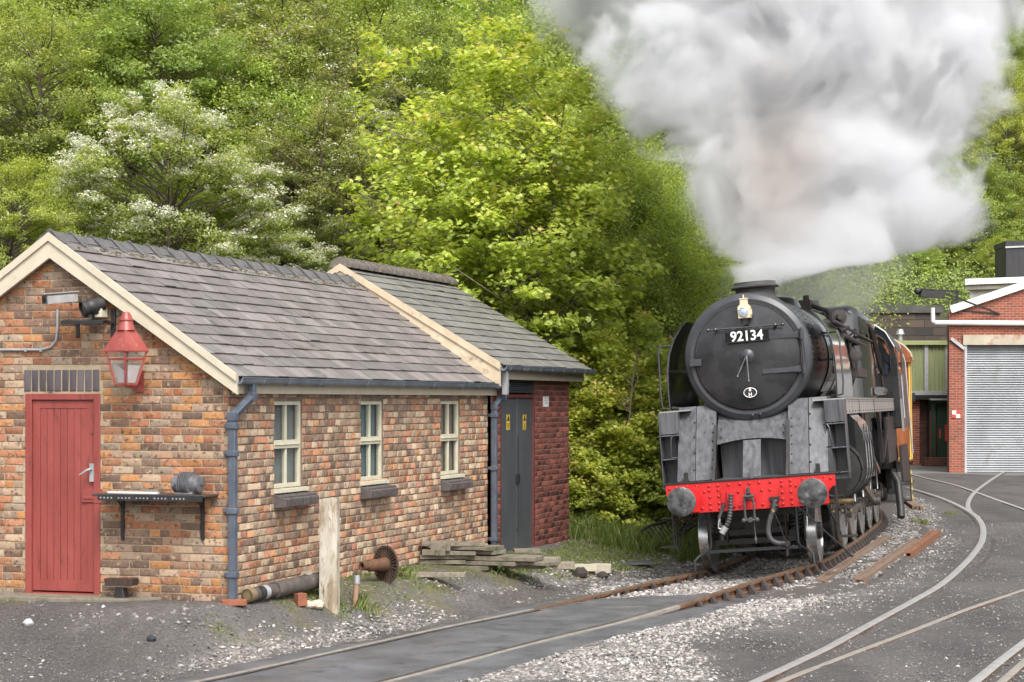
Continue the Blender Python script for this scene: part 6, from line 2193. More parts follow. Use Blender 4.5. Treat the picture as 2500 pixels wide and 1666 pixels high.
# --- brown coach behind
FCo = Frame((7.92, 47.7, .10), (0, -R(1.0), -R(10.3)))
co = thing('railway_coach', 'brown teak railway coach with yellow beading standing behind the locomotive', 'coach', FCo.loc, FCo.rot)
M['teak'] = mat('varnished_teak', [(0.20, 0.06, 0.02), (0.34, 0.11, 0.035)], .35, nscale=4, stretch=(3, 3, .4), rvar=.08)
M['coach_yellow'] = mat('yellow_beading', [(0.65, 0.42, 0.06), (0.72, 0.50, 0.10)], .4)
M['coach_roof'] = mat('pale_coach_roof', [(0.42, 0.38, 0.30), (0.55, 0.50, 0.42)], .7)
b = MB(); b.prism([(-1.38, .95), (-1.40, 3.32), (1.40, 3.32), (1.38, .95)], X, 0, 17); cbody = b.build('coach_body', M['teak'], co, bevel=.02)
b = MB(); arc = [(-1.46, 3.34)] + [(-1.46 * math.cos(R(q)), 3.34 + .70 * math.sin(R(q))) for q in range(15, 180, 15)] + [(1.46, 3.34)]
b.prism([(x, z - .02) for x, z in arc], X, -.08, 17.1); b.build('coach_roof', M['coach_roof'], co)
b = MB(); arc2 = [(x * .985, z - .05) for x, z in arc]; b.prism(arc2, X, -.10, -.075); 
b.box(-1.42, 1.44, -.10, .02, 3.26, 3.38); b.build('cornice', M['teak'], co)
b = MB()
for x in (1.36, .35, -.35, -1.36): b.box(x - .015, x + .015, -.02, 0, 1.0, 3.27)
b.box(-1.38, 1.38, -.018, 0, 1.02, 1.05); b.box(1.40, 1.405, 0, 17, 1.02, 1.05)
for k in range(14): b.box(1.395, 1.41, .1 + 1.25 * k, .13 + 1.25 * k, 1.0, 3.27)
b.build('yellow_lining', M['coach_yellow'], co)
for k in range(6):
    b = MB(); b.box(1.397, 1.412, .5 + 2.5 * k, 1.7 + 2.5 * k, 2.15, 3.0); b.build('coach_window', M['pane'], co)
b = MB(); b.box(-1.2, 1.2, .1, 16.9, .72, .95); b.cyl(V(.88, .1, 1.0), V(.88, -.5, 1.0), .08, n=12); b.lathe([(.18, 0), (.18, .03), (.001, .04)], V(.88, -.5, 1.0), V(0, -1, 0), 20)
b.cyl(V(-.88, .1, 1.0), V(-.88, -.5, 1.0), .08, n=12); b.lathe([(.18, 0), (.18, .03), (.001, .04)], V(-.88, -.5, 1.0), V(0, -1, 0), 20); b.box(1.2, 1.45, .6, 1.6, .45, .48)
b.build('underframe', M['under'], co, bevel=.01)
put_wheels(co, .49, 10, False, [(s * .68, y, .49, s) for y in (1.8, 4.2, 13, 15.4) for s in (-1, 1)], 'coach_wheel')
b = MB(); b.box(1.41, 1.50, 1.1, 1.25, 2.35, 2.55); b.build('coach_lamp', M['under'], co)
# ------------------------------------------------------------------ clutter beside the hut
def gthing(name, label, cat, px, py, rz=0, group=None, dz=0):
    p = G(*D(px, py)); p.z += dz
    return thing(name, label, cat, p, (0, 0, rz), group)
def gmesh(b, name, m, p, label, cat, rz=0, group=None, bevel=0, rot=None):
    o = b.build(name, m, None, bevel=bevel)
    o.location = p
    o.rotation_euler = rot or (0, 0, rz)
    return tag(o, label, cat, group)
# white post (a concrete gate post with flaking paint)
p = G(*D(757, 1393))
sc_p = F / p.y
w_, h_ = 42 * 1.0625 / sc_p, 248 * 1.0625 / sc_p
b = MB()
vs, fs = [], []
rr = random.Random(8)
nz = 14
for i in range(nz + 1):
    z = -.1 + (h_ + .1) * i / nz
    k = 1 - .02 * i / nz
    for x, y in ((-w_ / 2, -.06), (w_ * .28, -.075), (w_ / 2, -.045), (w_ / 2, .07), (-w_ / 2, .07)):
        vs.append(V(x * k + rr.uniform(-.003, .003), y + rr.uniform(-.003, .003), z + (rr.uniform(-.02, .015) if i == nz else 0)))
for i in range(nz):
    for j in range(5): fs.append((i * 5 + j, i * 5 + (j + 1) % 5, (i + 1) * 5 + (j + 1) % 5, (i + 1) * 5 + j))
fs.append(tuple(nz * 5 + j for j in range(5)))
b.add(vs, fs, 0, .5, False)
gmesh(b, 'post', M['white_wood'], p, 'tall flaking white post standing in front of the hut side wall', 'post', -.15)
# rusty pipe with flanges
t = gthing('iron_pipe', 'long black iron pipe with an open brown end, lying left of the white post', 'pipe', 578, 1386)
q0 = G(*D(570, 1388)); q1 = G(*D(745, 1362))
t.location = q0
d = (q1 - q0); d.z = .05; L = d.length; dn = d.normalized()
M['pipe_dark'] = mat('old_iron_pipe', [(0.045, 0.038, 0.034), (0.12, 0.10, 0.085)], .8, nscale=8, bump=.006, bscale=20, spots=((0.22, 0.19, 0.16), 9, .6, .7))
b = MB(); b.tube([V(0, 0, .085), V(0, 0, .085) + dn * (L * .33)], [.066, .066], 20)
b.tube([V(0, 0, .085) + dn * (L * .33), V(0, 0, .085) + dn * (L * .36), V(0, 0, .09) + dn * L], [.085, .088, .085], 18)
b.build('pipe_body', M['pipe_dark'], t)
b = MB(); b.lathe([(.070, 0), (.070, .10), (.045, .10), (.045, -.002), (.070, -.002)], V(0, 0, .085) - dn * .02, dn, 22); b.build('socket', mat('brown_socket', [(0.14, 0.10, 0.05), (0.22, 0.16, 0.09)], .7), t)
b = MB(); b.lathe([(.072, 0), (.074, .09)], V(0, 0, .085) + dn * .16, dn, 22); b.build('rubber_sleeve', M['black'], t)
b = MB(); b.lathe([(.072, 0), (.074, .07)], V(0, 0, .085) + dn * .26, dn, 22); b.build('pale_sleeve', M['alu'], t)
b = MB(); b.lathe([(.001, 0), (.045, 0)], V(0, 0, .085) + dn * .04, dn, 16); b.build('bore', M['dark_in'], t)
b = MB(); pz = V(0, 0, .18) + dn * (L * .68)
for k in range(5): b.add([pz + dn * (.08 * k) + V(0, -.05, .02 * math.sin(k * 2)), pz + dn * (.08 * k + .08) + V(0, -.05, .02 * math.sin(k * 2 + 2)), pz + dn * (.08 * k + .08) + V(0, .06, .035), pz + dn * (.08 * k) + V(0, .06, .03)], [(0, 1, 2, 3)])
b.build('torn_lagging', M['wood'], t)
# bricks and rubble
M['orange_brick'] = mat('loose_orange_brick', [(0.20, 0.065, 0.035), (0.30, 0.11, 0.06)], .9, nscale=9, bump=.005)
def block(L, W, H, seed=0, j=.008):
    r_ = random.Random(seed)
    b = MB()
    n = 4
    vs, fs = [], []
    for i in range(n + 1):
        for x, z in ((-W / 2, 0), (W / 2, 0), (W / 2, H), (-W / 2, H)):
            vs.append(V(-L / 2 + L * i / n + r_.uniform(-j, j), x + r_.uniform(-j, j), z + r_.uniform(-j, j) * .6))
    for i in range(n):
        for k in range(4): fs.append((i * 4 + k, i * 4 + (k + 1) % 4, (i + 1) * 4 + (k + 1) % 4, (i + 1) * 4 + k))
    fs += [(0, 1, 2, 3), tuple(n * 4 + k for k in range(4))]
    b.add(vs, fs, 0, .5, False)
    return b
for (x, y, dx, L, H, m, rz, lab) in (
    (537, 1391, 0, .26, .055, 'orange_brick', .15, 'flat broken orange brick at the foot of the corner downpipe'),
    (690, 1392, 0, .11, .13, 'orange_brick', .6, 'upright broken orange brick between the black pipe and the white post'),):
    gmesh(block(L, .11, H, int(x)), 'brick', M[m], G(*D(x, y)), lab, 'brick', rz, bevel=.004)
for i, (x, y, s) in enumerate(((712, 1396, .07), (730, 1398, .085))):
    b = MB(); b.ball(V(0, 0, s * .4), (s, s * .8, s * .6), 8, 5)
    for k in range(len(b.v)): b.v[k] = tuple(c * rr.uniform(.85, 1.15) for c in b.v[k])
    gmesh(b, 'rock', mat('pale_rock', [(0.42, 0.35, 0.26), (0.58, 0.50, 0.40)], .9, bump=.005), G(*D(x, y)), ('smaller', 'larger')[i] + ' pale cream rock at the foot of the white post', 'rock', i)
for (x, y, s, m_, lab) in ((348, 1472, .055, (0.03, .03, .035), 'dark rock lying alone on the cinders in front of the hut'), (1333, 1325, .13, (0.035, .028, .022), 'dark lump of clinker beside the pale kerb stones'), (1385, 1328, .09, (0.035, .028, .022), 'smaller dark lump right of the clinker'),
                       (65, 1437, .07, (0.40, .40, .39), 'pale rounded pebble left on the cinders near the doorstep'), (1653, 1340, .10, (0.42, .42, .41), 'round white stone beside the left wheel of the locomotive')):
    b = MB(); b.ball(V(0, 0, s * .35), (s, s * .75, s * .6), 9, 6)
    for k in range(len(b.v)): b.v[k] = tuple(c * rr.uniform(.86, 1.14) for c in b.v[k])
    gmesh(b, 'rock', mat('rock', [m_, tuple(c * 1.5 for c in m_)], .9, bump=.004), G(*D(x, y if x != 1653 else 1262)), lab, 'rock', x)
# slotted disc on a hub
M['rust_disc'] = mat('rusty_disc', [(0.045, 0.03, 0.025), (0.11, 0.065, 0.045)], .8, nscale=10, bump=.004)
p = G(*D(862, 1338))
t = thing('rusty_wheel', 'rusty slotted iron disc on a thick hub lying against the hut wall', 'wheel', p, (0, 0, 0))
b = MB()
cx, cz, rd = .20, .17, .20
ax = V(-.72, -.69, .0).normalized()
bx_ = ax.cross(V(0, 0, 1)).normalized(); cx_ = bx_.cross(ax)
ctr = V(.12, .05, .20)
b.lathe([(.195, -.010), (.22, -.010), (.22, .010), (.195, .010), (.195, -.010)], ctr, ax, 40)
for k in range(26):
    a = k * 2 * math.pi / 26
    d_ = bx_ * math.cos(a) + cx_ * math.sin(a)
    b.bar(ctr + d_ * .07, ctr + d_ * .20, .015, .016, up=ax)
b.lathe([(.085, -.02), (.085, .02)], ctr, ax, 24)
b.build('slotted_disc', M['rust_disc'], t)
b = MB(); b.lathe([(.085, .0), (.08, .05), (.072, .08), (.070, .25), (.055, .26), (.053, .36), (.034, .36), (.032, .25), (.001, .25)], ctr, ax, 26); b.build('hub', M['rust'], t)
# leaning rusty stub pipe
p0, p1 = G(*D(815, 1392)), None
t0 = thing('pipe_stub', 'short rusty upright pipe stub with a pale collar right of the white post', 'pipe', p0)
b = MB(); b.tube([V(0, 0, -.05), V(.02, .02, .30)], [.028, .028], 14); b.build('pipe_tube', M['rust'], t0).data.materials[0] = mat('pale_rust', [(0.27, 0.15, 0.10), (0.38, 0.23, 0.16)], .8, bump=.003)
b = MB(); b.tube([V(.02, .02, .24), V(.022, .022, .33)], [.036, .036], 14); b.build('collar', M['alu'], t0)
# grey rail leaning along the wall
a_, c_ = G(*D(775, 1322)), G(*D(930, 1268))
b = MB(); b.bar(V(0, 0, .05), c_ - a_ + V(0, .2, .10), .03, .03)
gmesh(b, 'metal_strip', M['alu'], a_, 'thin grey metal strip lying along the foot of the hut wall', 'strip')
# plank beyond the wheel
a_ = G(*D(960, 1325))
gmesh(block(1.15, .16, .05, 5, .01), 'plank', M['wood'], a_, 'weathered grey plank on the moss right of the slotted disc', 'plank', -.05, bevel=.003)

# stack of concrete slabs
stack = [(1080, 1310, .62, .07, .00, .05), (1210, 1308, .55, .07, .02, -.1), (1015, 1302, .52, .065, .00, .1),
         (1120, 1302, .95, .065, .085, -.08), (1020, 1296, .62, .07, .10, .05), (1190, 1302, 1.1, .06, .10, -.06),
         (1130, 1292, 1.35, .075, .165, -.12), (1030, 1284, .75, .07, .185, .12),
         (1005, 1276, .32, .10, .255, .1), (1060, 1278, .45, .07, .255, -.05), (1110, 1278, .5, .07, .27, 0),
         (1015, 1270, .26, .15, .33, .08), (1095, 1270, .62, .06, .345, -.02), (1042, 1266, .85, .05, .41, .08)]
base = G(*D(1090, 1312))
labs = ['bottom left slab of the concrete stack, below the wheel side', 'bottom right slab of the concrete stack', 'short bottom slab at the far left of the concrete stack', 'long pale slab in the second layer of the concrete stack', 'short slab left in the second layer of the concrete stack', 'thin wide slab in the second layer at the right of the stack', 'longest thick slab sloping across the middle of the concrete stack', 'slab at the left in the middle of the concrete stack', 'small block on the left half of the concrete stack', 'small grey block in the middle upper part of the stack', 'flat block right of the small ones in the upper stack', 'square block near the top left of the concrete stack', 'grey slab just below the top one of the stack', 'topmost slab of the concrete stack']
for i, ((x, y, L, H, dz, rz), lab) in enumerate(zip(stack, labs)):
    X_ = (x * 1.0625 - HX) / F * (base.y + .25)
    z = base.z + dz * .74
    H *= .74; L *= .95; rz += (-.14, .10, .2, -.05, .12, -.2, .04, .16, -.1, .2, -.15, .1, -.12, .18)[i]
    o = gmesh(block(L, .42 - .02 * (i % 3), H, 40 + i, .006), 'concrete_slab', M['concrete'], V(X_, base.y + .28 + .05 * math.sin(i * 2.1), z), lab, 'slab', rz + FA.rot[2] * .8, 'concrete slabs stacked by the outbuilding door', bevel=.004)
for i, (x, y, L, W_s, H, m_, rz, lab) in enumerate(((1245, 1298, .50, .3, .10, 'wood', -.2, 'low broken timber pallet piece right of the slab stack'), (1210, 1288, .36, .3, .05, 'concrete', .1, 'pale square slab lying on the pallet piece'),
        (1335, 1312, .42, .18, .09, 'white_k', .0, 'left pale kerb stone on the moss'), (1380, 1316, .30, .22, .12, 'white_k', -.1, 'right pale kerb stone on the moss, the thicker one'), (1290, 1308, .35, .15, .10, 'wood', .1, 'broken end of the pallet timber'))):
    if 'white_k' not in M: M['white_k'] = mat('pale_kerb', [(0.34, 0.30, 0.22), (0.46, 0.42, 0.33)], .9, bump=.005)
    g_ = G(*D(x, y)); g_.z += .11 if i == 1 else 0
    gmesh(block(L, W_s, H, 70 + i), ('pallet_timber', 'concrete_slab', 'kerb_stone', 'kerb_stone', 'pallet_timber')[i], M[m_], g_, lab, ('timber', 'slab', 'kerb stone', 'kerb stone', 'timber')[i], rz, bevel=.005)
# door threshold of the outbuilding
b = MB(); b.box(-.0, .28, da.y - .1, db_.y + .3, -.16, -.03); o = b.build('doorstep', M['concrete'], bevel=.01); o.location = FB.loc; o.rotation_euler = FB.rot
tag(o, 'rough concrete step under the grey double doors', 'doorstep')
# pale slab in the moss by the track
g_ = G(*D(1450, 1296)); gmesh(block(.55, .45, .03, 91), 'inspection_cover', M['tarmac'], g_, 'flat grey cover in the moss left of the locomotive', 'cover', .2)

# ------------------------------------------------------------------ old rails lying beside the line
M['old_timber'] = mat('old_brown_timber', [(0.12, 0.075, 0.05), (0.24, 0.16, 0.11)], .85, nscale=5, stretch=(3, 3, 3), bump=.004, spots=((0.27, 0.25, 0.23), 7, .58, .68))
M['rust_beam'] = mat('orange_rusty_beam', [(0.15, 0.06, 0.03), (0.26, 0.11, 0.05)], .8, nscale=6, bump=.003)
for (a, c, w_, h_, m_, lab) in (((1888, 1352), (2040, 1246), .15, .13, 'old_timber', 'brown channel beam lying nearest the running line'),
                             ((1975, 1347), (2110, 1252), .17, .12, 'old_timber', 'brown channel beam lying in the middle of the three beside the line'),
                             ((2085, 1283), (2152, 1232), .16, .12, 'rust_beam', 'short orange rusty beam lying farthest from the running line')):
    p, q = G(*D(*a)), G(*D(*c))
    b = MB()
    d = q - p; d.z = q.z - p.z
    Lx = d.length; dn = d.normalized(); sd_v = V(dn.y, -dn.x, 0)
    for off, ww, zz0, zz1 in ((-w_ / 2 + .018, .036, 0, h_), (w_ / 2 - .018, .036, 0, h_), (0, w_ - .07, 0, .03), (0, w_ - .07, h_ - .045, h_ - .02)):
        o_ = sd_v * off
        vs = [o_ + sd_v * (s * ww / 2) + dn * t + V(0, 0, z) for t in (0, Lx) for z in (zz0, zz1) for s in (-1, 1)]
        b.add(vs, [(0, 1, 3, 2), (4, 6, 7, 5), (0, 2, 6, 4), (1, 5, 7, 3), (2, 3, 7, 6), (0, 4, 5, 1)])
    gmesh(b, 'steel_beam', M[m_], p, lab, 'beam', 0, bevel=.004)
# far bundle of rails by the tender
for k in range(3):
    p, q = G(*D(2068 + k * 9, 1150 + k * 2)), G(*D(2100 + k * 9, 1172 + k * 1))
    b = MB(); b.bar(V(0, 0, .05), q - p + V(0, 0, .05), .07, .09)
    gmesh(b, 'steel_beam', M['old_timber'], p, 'short spare rail in the small bundle beside the tender', 'beam', 0, 'spare rails beside the tender')

# ------------------------------------------------------------------ rusty rack lying left of the locomotive
g0, g1 = G(*D(1460, 1262)), G(*D(1590, 1200))
t = thing('iron_ladder', 'black iron ladder like rack lying in the grass left of the locomotive', 'rack', g0)
b = MB()
A0, A1 = V(0, 0, .08), (at(*D(1592, 1178), g0.y + 1.2) - g0)
path = [V(.0, 0, .02), V(.05, .05, .22), V(.22, .2, .34), V(.5, .5, .40), V(.75, .8, .52), V(1.0, 1.0, .66)]
path2 = [p + V(.18, -.10, -.24) for p in path[1:]]
b.tube(catmull(path, 5), .022, 6); b.tube(catmull([V(.06, 0, .02)] + path2, 5), .018, 6)
c1, c2 = resample(catmull(path[1:], 8), .09), resample(catmull(path2, 8), .09)
for p, q in zip(c1, c2): b.bar(p, q, .02, .02)
b.build('rack_frame', M['under'], t)
b = MB(); b.bar(V(.86, .9, -.1), V(.86, .9, 1.0), .04, .04); b.bar(V(.75, .85, .02), V(1.1, .95, .0), .1, .03); b.bar(V(.62, .6, .03), V(.95, .9, .5), .03, .03); b.build('support', M['under'], t)

# ------------------------------------------------------------------ workshop far right
FW = Frame(at(*D(2181, 1083), 68.0), (0, 0, -R(2)))
FW = Frame((FW.loc.x, FW.loc.y, gzs(FW.loc.x, FW.loc.y)), (0, 0, -R(2)))
ws = thing('brick_workshop', 'large red brick workshop with a grey roller shutter door and white roof edges', 'workshop', FW.loc, FW.rot)
def fw2(x, y, off=0): return FW.hit(*D(x, y), 'y', -off)
def brick_shader(name, c1, c2, cm, scale=1.0):
    m = bpy.data.materials.new(name); m.use_nodes = True
    nt = m.node_tree; N, L = nt.nodes, nt.links; p = N['Principled BSDF']
    tc = N.new('ShaderNodeTexCoord'); sp = N.new('ShaderNodeSeparateXYZ'); cb = N.new('ShaderNodeCombineXYZ')
    L.new(tc.outputs['Object'], sp.inputs[0])
    ad = N.new('ShaderNodeMath'); ad.operation = 'ADD'
    L.new(sp.outputs[0], ad.inputs[0]); L.new(sp.outputs[1], ad.inputs[1])
    L.new(ad.outputs[0], cb.inputs[0]); L.new(sp.outputs[2], cb.inputs[1])
    bt = N.new('ShaderNodeTexBrick')
    bt.inputs['Scale'].default_value = 1; bt.inputs['Brick Width'].default_value = .235; bt.inputs['Row Height'].default_value = .083
    bt.inputs['Mortar Size'].default_value = .008; bt.inputs['Mortar Smooth'].default_value = .2; bt.inputs['Bias'].default_value = 0
    bt.inputs['Color1'].default_value = rgb(c1); bt.inputs['Color2'].default_value = rgb(c2); bt.inputs['Mortar'].default_value = rgb(cm)
    L.new(cb.outputs[0], bt.inputs['Vector'])
    nz = N.new('ShaderNodeTexNoise'); nz.inputs['Scale'].default_value = 1.2; nz.inputs['Detail'].default_value = 6
    L.new(tc.outputs['Object'], nz.inputs['Vector'])
    rp = N.new('ShaderNodeMapRange'); rp.inputs['To Min'].default_value = .6; rp.inputs['To Max'].default_value = 1.35
    L.new(nz.outputs['Fac'], rp.inputs['Value'])
    mx = N.new('ShaderNodeMix'); mx.data_type = 'RGBA'; mx.blend_type = 'MULTIPLY'; mx.inputs['Factor'].default_value = 1
    L.new(bt.outputs['Color'], mx.inputs['A']); L.new(rp.outputs[0], mx.inputs['B'])
    L.new(mx.outputs['Result'], p.inputs['Base Color'])
    bn = N.new('ShaderNodeBump'); bn.inputs['Distance'].default_value = .01; bn.invert = True
    L.new(bt.outputs['Fac'], bn.inputs['Height']); L.new(bn.outputs[0], p.inputs['Normal'])
    p.inputs['Roughness'].default_value = .85
    return m
M['ws_brick'] = brick_shader('workshop_brick', (0.33, 0.085, 0.045), (0.20, 0.055, 0.035), (0.36, 0.27, 0.21))
M['old_brick'] = brick_shader('sooty_old_brick', (0.17, 0.06, 0.04), (0.08, 0.04, 0.032), (0.12, 0.09, 0.075))
x0 = 0; dxl = fw2(2219, 900).x; dtop = fw2(2230, 793).z; beam_t = fw2(2230, 770).z
gut_z = fw2(2200, 748).z; apx_x, apx_z = fw2(2500, 600).x, fw2(2500, 598).z
xl = fw2(2190, 715)
b = MB()
XR = 16.0
ztop_l = fw2(2192, 718).z
b.box(0, dxl, 0, .35, -.3, dtop); b.box(0, XR, .0, .35, dtop, gut_z)
b.add([V(0, -.003, gut_z), V(XR, -.003, gut_z), V(XR, -.003, ztop_l + XR * .34), V(0, -.003, ztop_l)], [(0, 1, 2, 3)])
b.box(dxl + 4.6, XR, 0, .35, -.3, dtop)
b.add([V(0, .35, -.3), V(7, 20, -.3), V(7, 20, ztop_l), V(0, .35, ztop_l)], [(0, 1, 2, 3)])
b.build('brick_wall', M['ws_brick'], ws)
# the lintel, door, gutter
b = MB(); b.box(fw2(2212, 780).x, dxl + 4.8, -.10, .02, dtop, beam_t); b.build('door_lintel', mat('rusty_cream_steel', [(0.36, 0.30, 0.22), (0.48, 0.43, 0.34)], .6, nscale=2, spots=((0.30, 0.12, 0.05), 1.6, .55, .68)), ws)
b = MB()
H_ = dtop + .05
n = 56
prof = []
vs, fs = [], []
for i in range(n):
    z = H_ * i / n
    for k, (dz, dy) in enumerate(((0, .0), (.2, .035), (.5, .05), (.8, .035), (.97, .0))):
        zz = z + dz * H_ / n
        vs += [V(dxl + .02, .14 - dy, zz), V(dxl + 4.6, .14 - dy, zz)]
for i in range(len(vs) // 2 - 1): fs.append((2 * i, 2 * i + 1, 2 * i + 3, 2 * i + 2))
b.add(vs, fs)
b.build('roller_door', mat('galvanised_shutter', [(0.24, 0.255, 0.27), (0.36, 0.375, 0.39)], .5, metal=.3, nscale=1.2, stretch=(1, 1, .6), spots=((0.15, 0.11, 0.07), 1.3, .60, .8)), ws)
b = MB(); b.box(dxl - .04, dxl + .04, -.02, .16, 0, dtop); b.box(dxl + 4.56, dxl + 4.64, -.02, .16, 0, dtop); b.build('door_guide', M['alu'], ws)
b = MB(); zz = fw2(2200, 746).z; b.tube([V(-.5, -.12, zz + .06), V(XR, -.12, zz - .10)], .085, 10); b.tube([V(-.5, -.12, zz + .06), V(-.55, -.1, zz + .1), V(-.55, -.05, zz + .55)], .07, 8); b.build('gutter', M['white'], ws)
# roof edge (white) sloping up to the right and upper clerestory
sl_a, sl_b = fw2(2190, 712), fw2(2353, 657)
k_ = (sl_b.z - sl_a.z) / (sl_b.x - sl_a.x)
b = MB(); b.bar(sl_a + V(-.1, -.08, 0), sl_a + V(XR, -.08, XR * k_), .14, .24); b.build('barge_board', M['white'], ws)
b = MB(); b.add([V(sl_a.x, -.05, sl_a.z), V(sl_a.x + XR, -.05, sl_a.z + XR * k_), V(sl_a.x + XR, 20, sl_a.z + XR * k_), V(sl_a.x + 7, 20, sl_a.z + 7 * k_)], [(0, 1, 2, 3)]); M['ws_roof'] = mat('ws_roof', [(0.16, 0.15, 0.14), (0.22, 0.21, 0.20)], .8); b.build('roof', M['ws_roof'], ws)
u0, u1 = FW.hit(*D(2222, 650), 'y', 3.0), FW.hit(*D(2353, 640), 'y', 3.0)
zt, zbm = u0.z, FW.hit(*D(2225, 690), 'y', 3.0).z
b = MB()
n = 60
vs = []
for i in range(n + 1): 
    x = u0.x + .1 + 12 * i / n
    vs += [V(x, 3.0 + .05 * (i % 2), zbm - 2), V(x, 3.0 + .05 * (i % 2), zt + (x - u0.x) * .035)]
b.add(vs, [(2 * i, 2 * i + 1, 2 * i + 3, 2 * i + 2) for i in range(n)], 0, .5, False)
b.build('corrugated_gable', mat('corrugated_cement', [(0.26, 0.24, 0.21), (0.36, 0.34, 0.30)], .85, nscale=3), ws)
b = MB(); b.bar(V(u0.x - .1, 2.9, zt + .02), V(u0.x + 12, 2.9, zt + .02 + .42), .2, .20); b.build('upper_barge_board', M['white'], ws)
b = MB(); b.bar(V(u0.x - .1, 2.94, zt - .18), V(u0.x + 12, 2.94, zt + .24), .12, .16); b.build('upper_beam', mat('mossy_beam', [(0.15, 0.14, 0.10), (0.26, 0.24, 0.19)], .9, nscale=2), ws)
b = MB(); b.add([V(u0.x - .1, 2.95, zt + .1), V(u0.x + 12, 2.95, zt + .5), V(u0.x + 12, 20, zt + .5), V(u0.x + 6, 20, zt + .3)], [(0, 1, 2, 3)]); b.build('upper_roof', M['ws_roof'], ws)
v0, v1 = FW.hit(*D(2312, 635), 'y', 5.0), FW.hit(*D(2312, 556), 'y', 5.0)
b = MB(); b.box(v0.x, v0.x + 2.0, 5.0, 7.0, v0.z - .5, v1.z); b.box(v0.x - .03, v0.x + 2.03, 4.97, 7.03, v1.z - .16, v1.z + .03)
b.build('smoke_vent', mat('black_sheet', [(0.018, 0.018, 0.02), (0.04, 0.038, 0.04)], .5, nscale=1, stretch=(6, 1, .3)), ws)
b = MB(); b.bar(V(v0.x - .04, 4.96, v1.z - .20), V(v0.x + .9, 4.96, v1.z - .16), .03, .06); b.bar(V(v0.x + .9, 4.96, v1.z - .17), V(v0.x + 2, 4.96, v1.z - .13), .03, .05); b.build('vent_flashing', M['alu'], ws)
# diagonal strut and red/white sign
b = MB(); b.bar(fw2(2185, 778, .05), fw2(2216, 802, .05), .08, .10); b.build('corner_strut', M['alu'], ws)
q0, q1 = fw2(2188, 944, .03), fw2(2206, 961, .03)
b = MB(); xm, zm = (q0.x + q1.x) / 2, (q0.z + q1.z) / 2
b.box(q0.x, xm, -.03, -.006, zm, q0.z); b.box(xm, q1.x, -.03, -.006, q1.z, zm)
sgn = b.build('first_aid_sign', M['white'], ws)
M['sign_red'] = mat('sign_red', [(0.50, 0.05, 0.04), (0.56, 0.07, 0.05)], .5)
b = MB(); b.box(xm, q1.x, -.03, -.006, zm, q0.z); b.box(q0.x, xm, -.03, -.006, q1.z, zm); b.build('red_panels', M['sign_red'], sgn)
# lamp on a frame in front of the workshop
q = FW.hit(*D(2130, 675), 'y', -1.5)
t = thing('yard_floodlight', 'black yard floodlight on a long arm from the workshop corner', 'floodlight', FW.w(q.x, -1.5, q.z))
b = MB(); b.prism([(-.25, -.1), (.55, -.16), (.55, .06), (-.2, .1)], X, -.2, .25); b.ball(V(-.3, 0, .08), .12, 10, 6); b.build('lamp_head', M['black'], t)
b = MB(); e1 = FW.M @ fw2(2200, 668) - t.location; e2_ = FW.M @ fw2(2197, 720) - t.location; e3 = FW.M @ fw2(2297, 722) - t.location
b.bar(V(-.2, 0, .14), V(e1.x, e1.y, .14), .06, .06); b.bar(V(e1.x, e1.y, .16), V(e1.x, e1.y, e2_.z), .07, .07); b.bar(V(.5, .1, .05), e3, .05, .05); b.bar(V(e1.x, e1.y, e2_.z + .1), e3, .05, .05)
b.build('lamp_arm', M['black'], t)

# green shed behind
YS = 76.0
def shed(x, y, dy=0): return at(*D(x, y), YS + dy)
o = shed(2066, 1075); o.z = gzs(o.x, o.y)
gs = thing('green_shed', 'pale green metal clad shed on a brick base, left of the workshop', 'shed', o)
S_ = lambda x, y, dy=0: shed(x, y, dy) - o
M['shed_green'] = mat('olive_green_sheet', [(0.215, 0.235, 0.115), (0.27, 0.29, 0.155)], .5, nscale=1.2, stretch=(5, 5, .5))
a, c = S_(2062, 905), S_(2178, 793)
b = MB(); n = 64
vs = []
for i in range(n + 1):
    x = a.x + (c.x + 2.5 - a.x) * i / n
    vs += [V(x, .04 * (i % 2), a.z), V(x, .04 * (i % 2), c.z)]
b.add(vs, [(2 * i, 2 * i + 1, 2 * i + 3, 2 * i + 2) for i in range(n)], 0, .5, False)
b.box(a.x, c.x + 2.5, .06, 8, a.z, c.z)
b.build('cladding', M['shed_green'], gs)
b = MB(); b.box(a.x - .15, c.x + 2.5, -.15, 8.1, c.z, c.z + .16); b.build('roof_edge', mat('green_trim', [(0.27, 0.30, 0.13), (0.32, 0.35, 0.17)], .5), gs)
b = MB()
for x in (2128, 2176): q = S_(x, 850); b.box(q.x - .07, q.x + .07, -.05, .0, a.z, c.z)
b.box(a.x, c.x + 2.5, -.06, .02, a.z - .05, a.z + .10); b.build('grey_post', M['alu'], gs)
b = MB(); b.box(a.x - .3, c.x + 2.5, .35, 8, -.3, a.z - .05); b.build('brick_base', M['old_brick'], gs)
b = MB(); q = S_(2130, 903); q2 = S_(2165, 870)
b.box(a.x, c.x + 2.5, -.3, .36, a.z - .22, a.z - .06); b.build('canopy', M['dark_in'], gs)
b = MB(); q, q2 = S_(2097, 905), S_(2113, 1040); b.box(q.x, q2.x, .0, .36, 0, q.z - .2); b.build('brick_pier', M['ws_brick'], gs)
b = MB(); q, q2 = S_(2092, 920), S_(2108, 1020); q = S_(2089, 930); q2 = S_(2099, 1030); b.box(q.x, q2.x, .30, .34, q2.z, q.z); rbd = b.build('red_board', mat('faded_red_board', [(0.28, 0.04, 0.04), (0.36, 0.07, 0.06)], .6), gs)
b = MB()
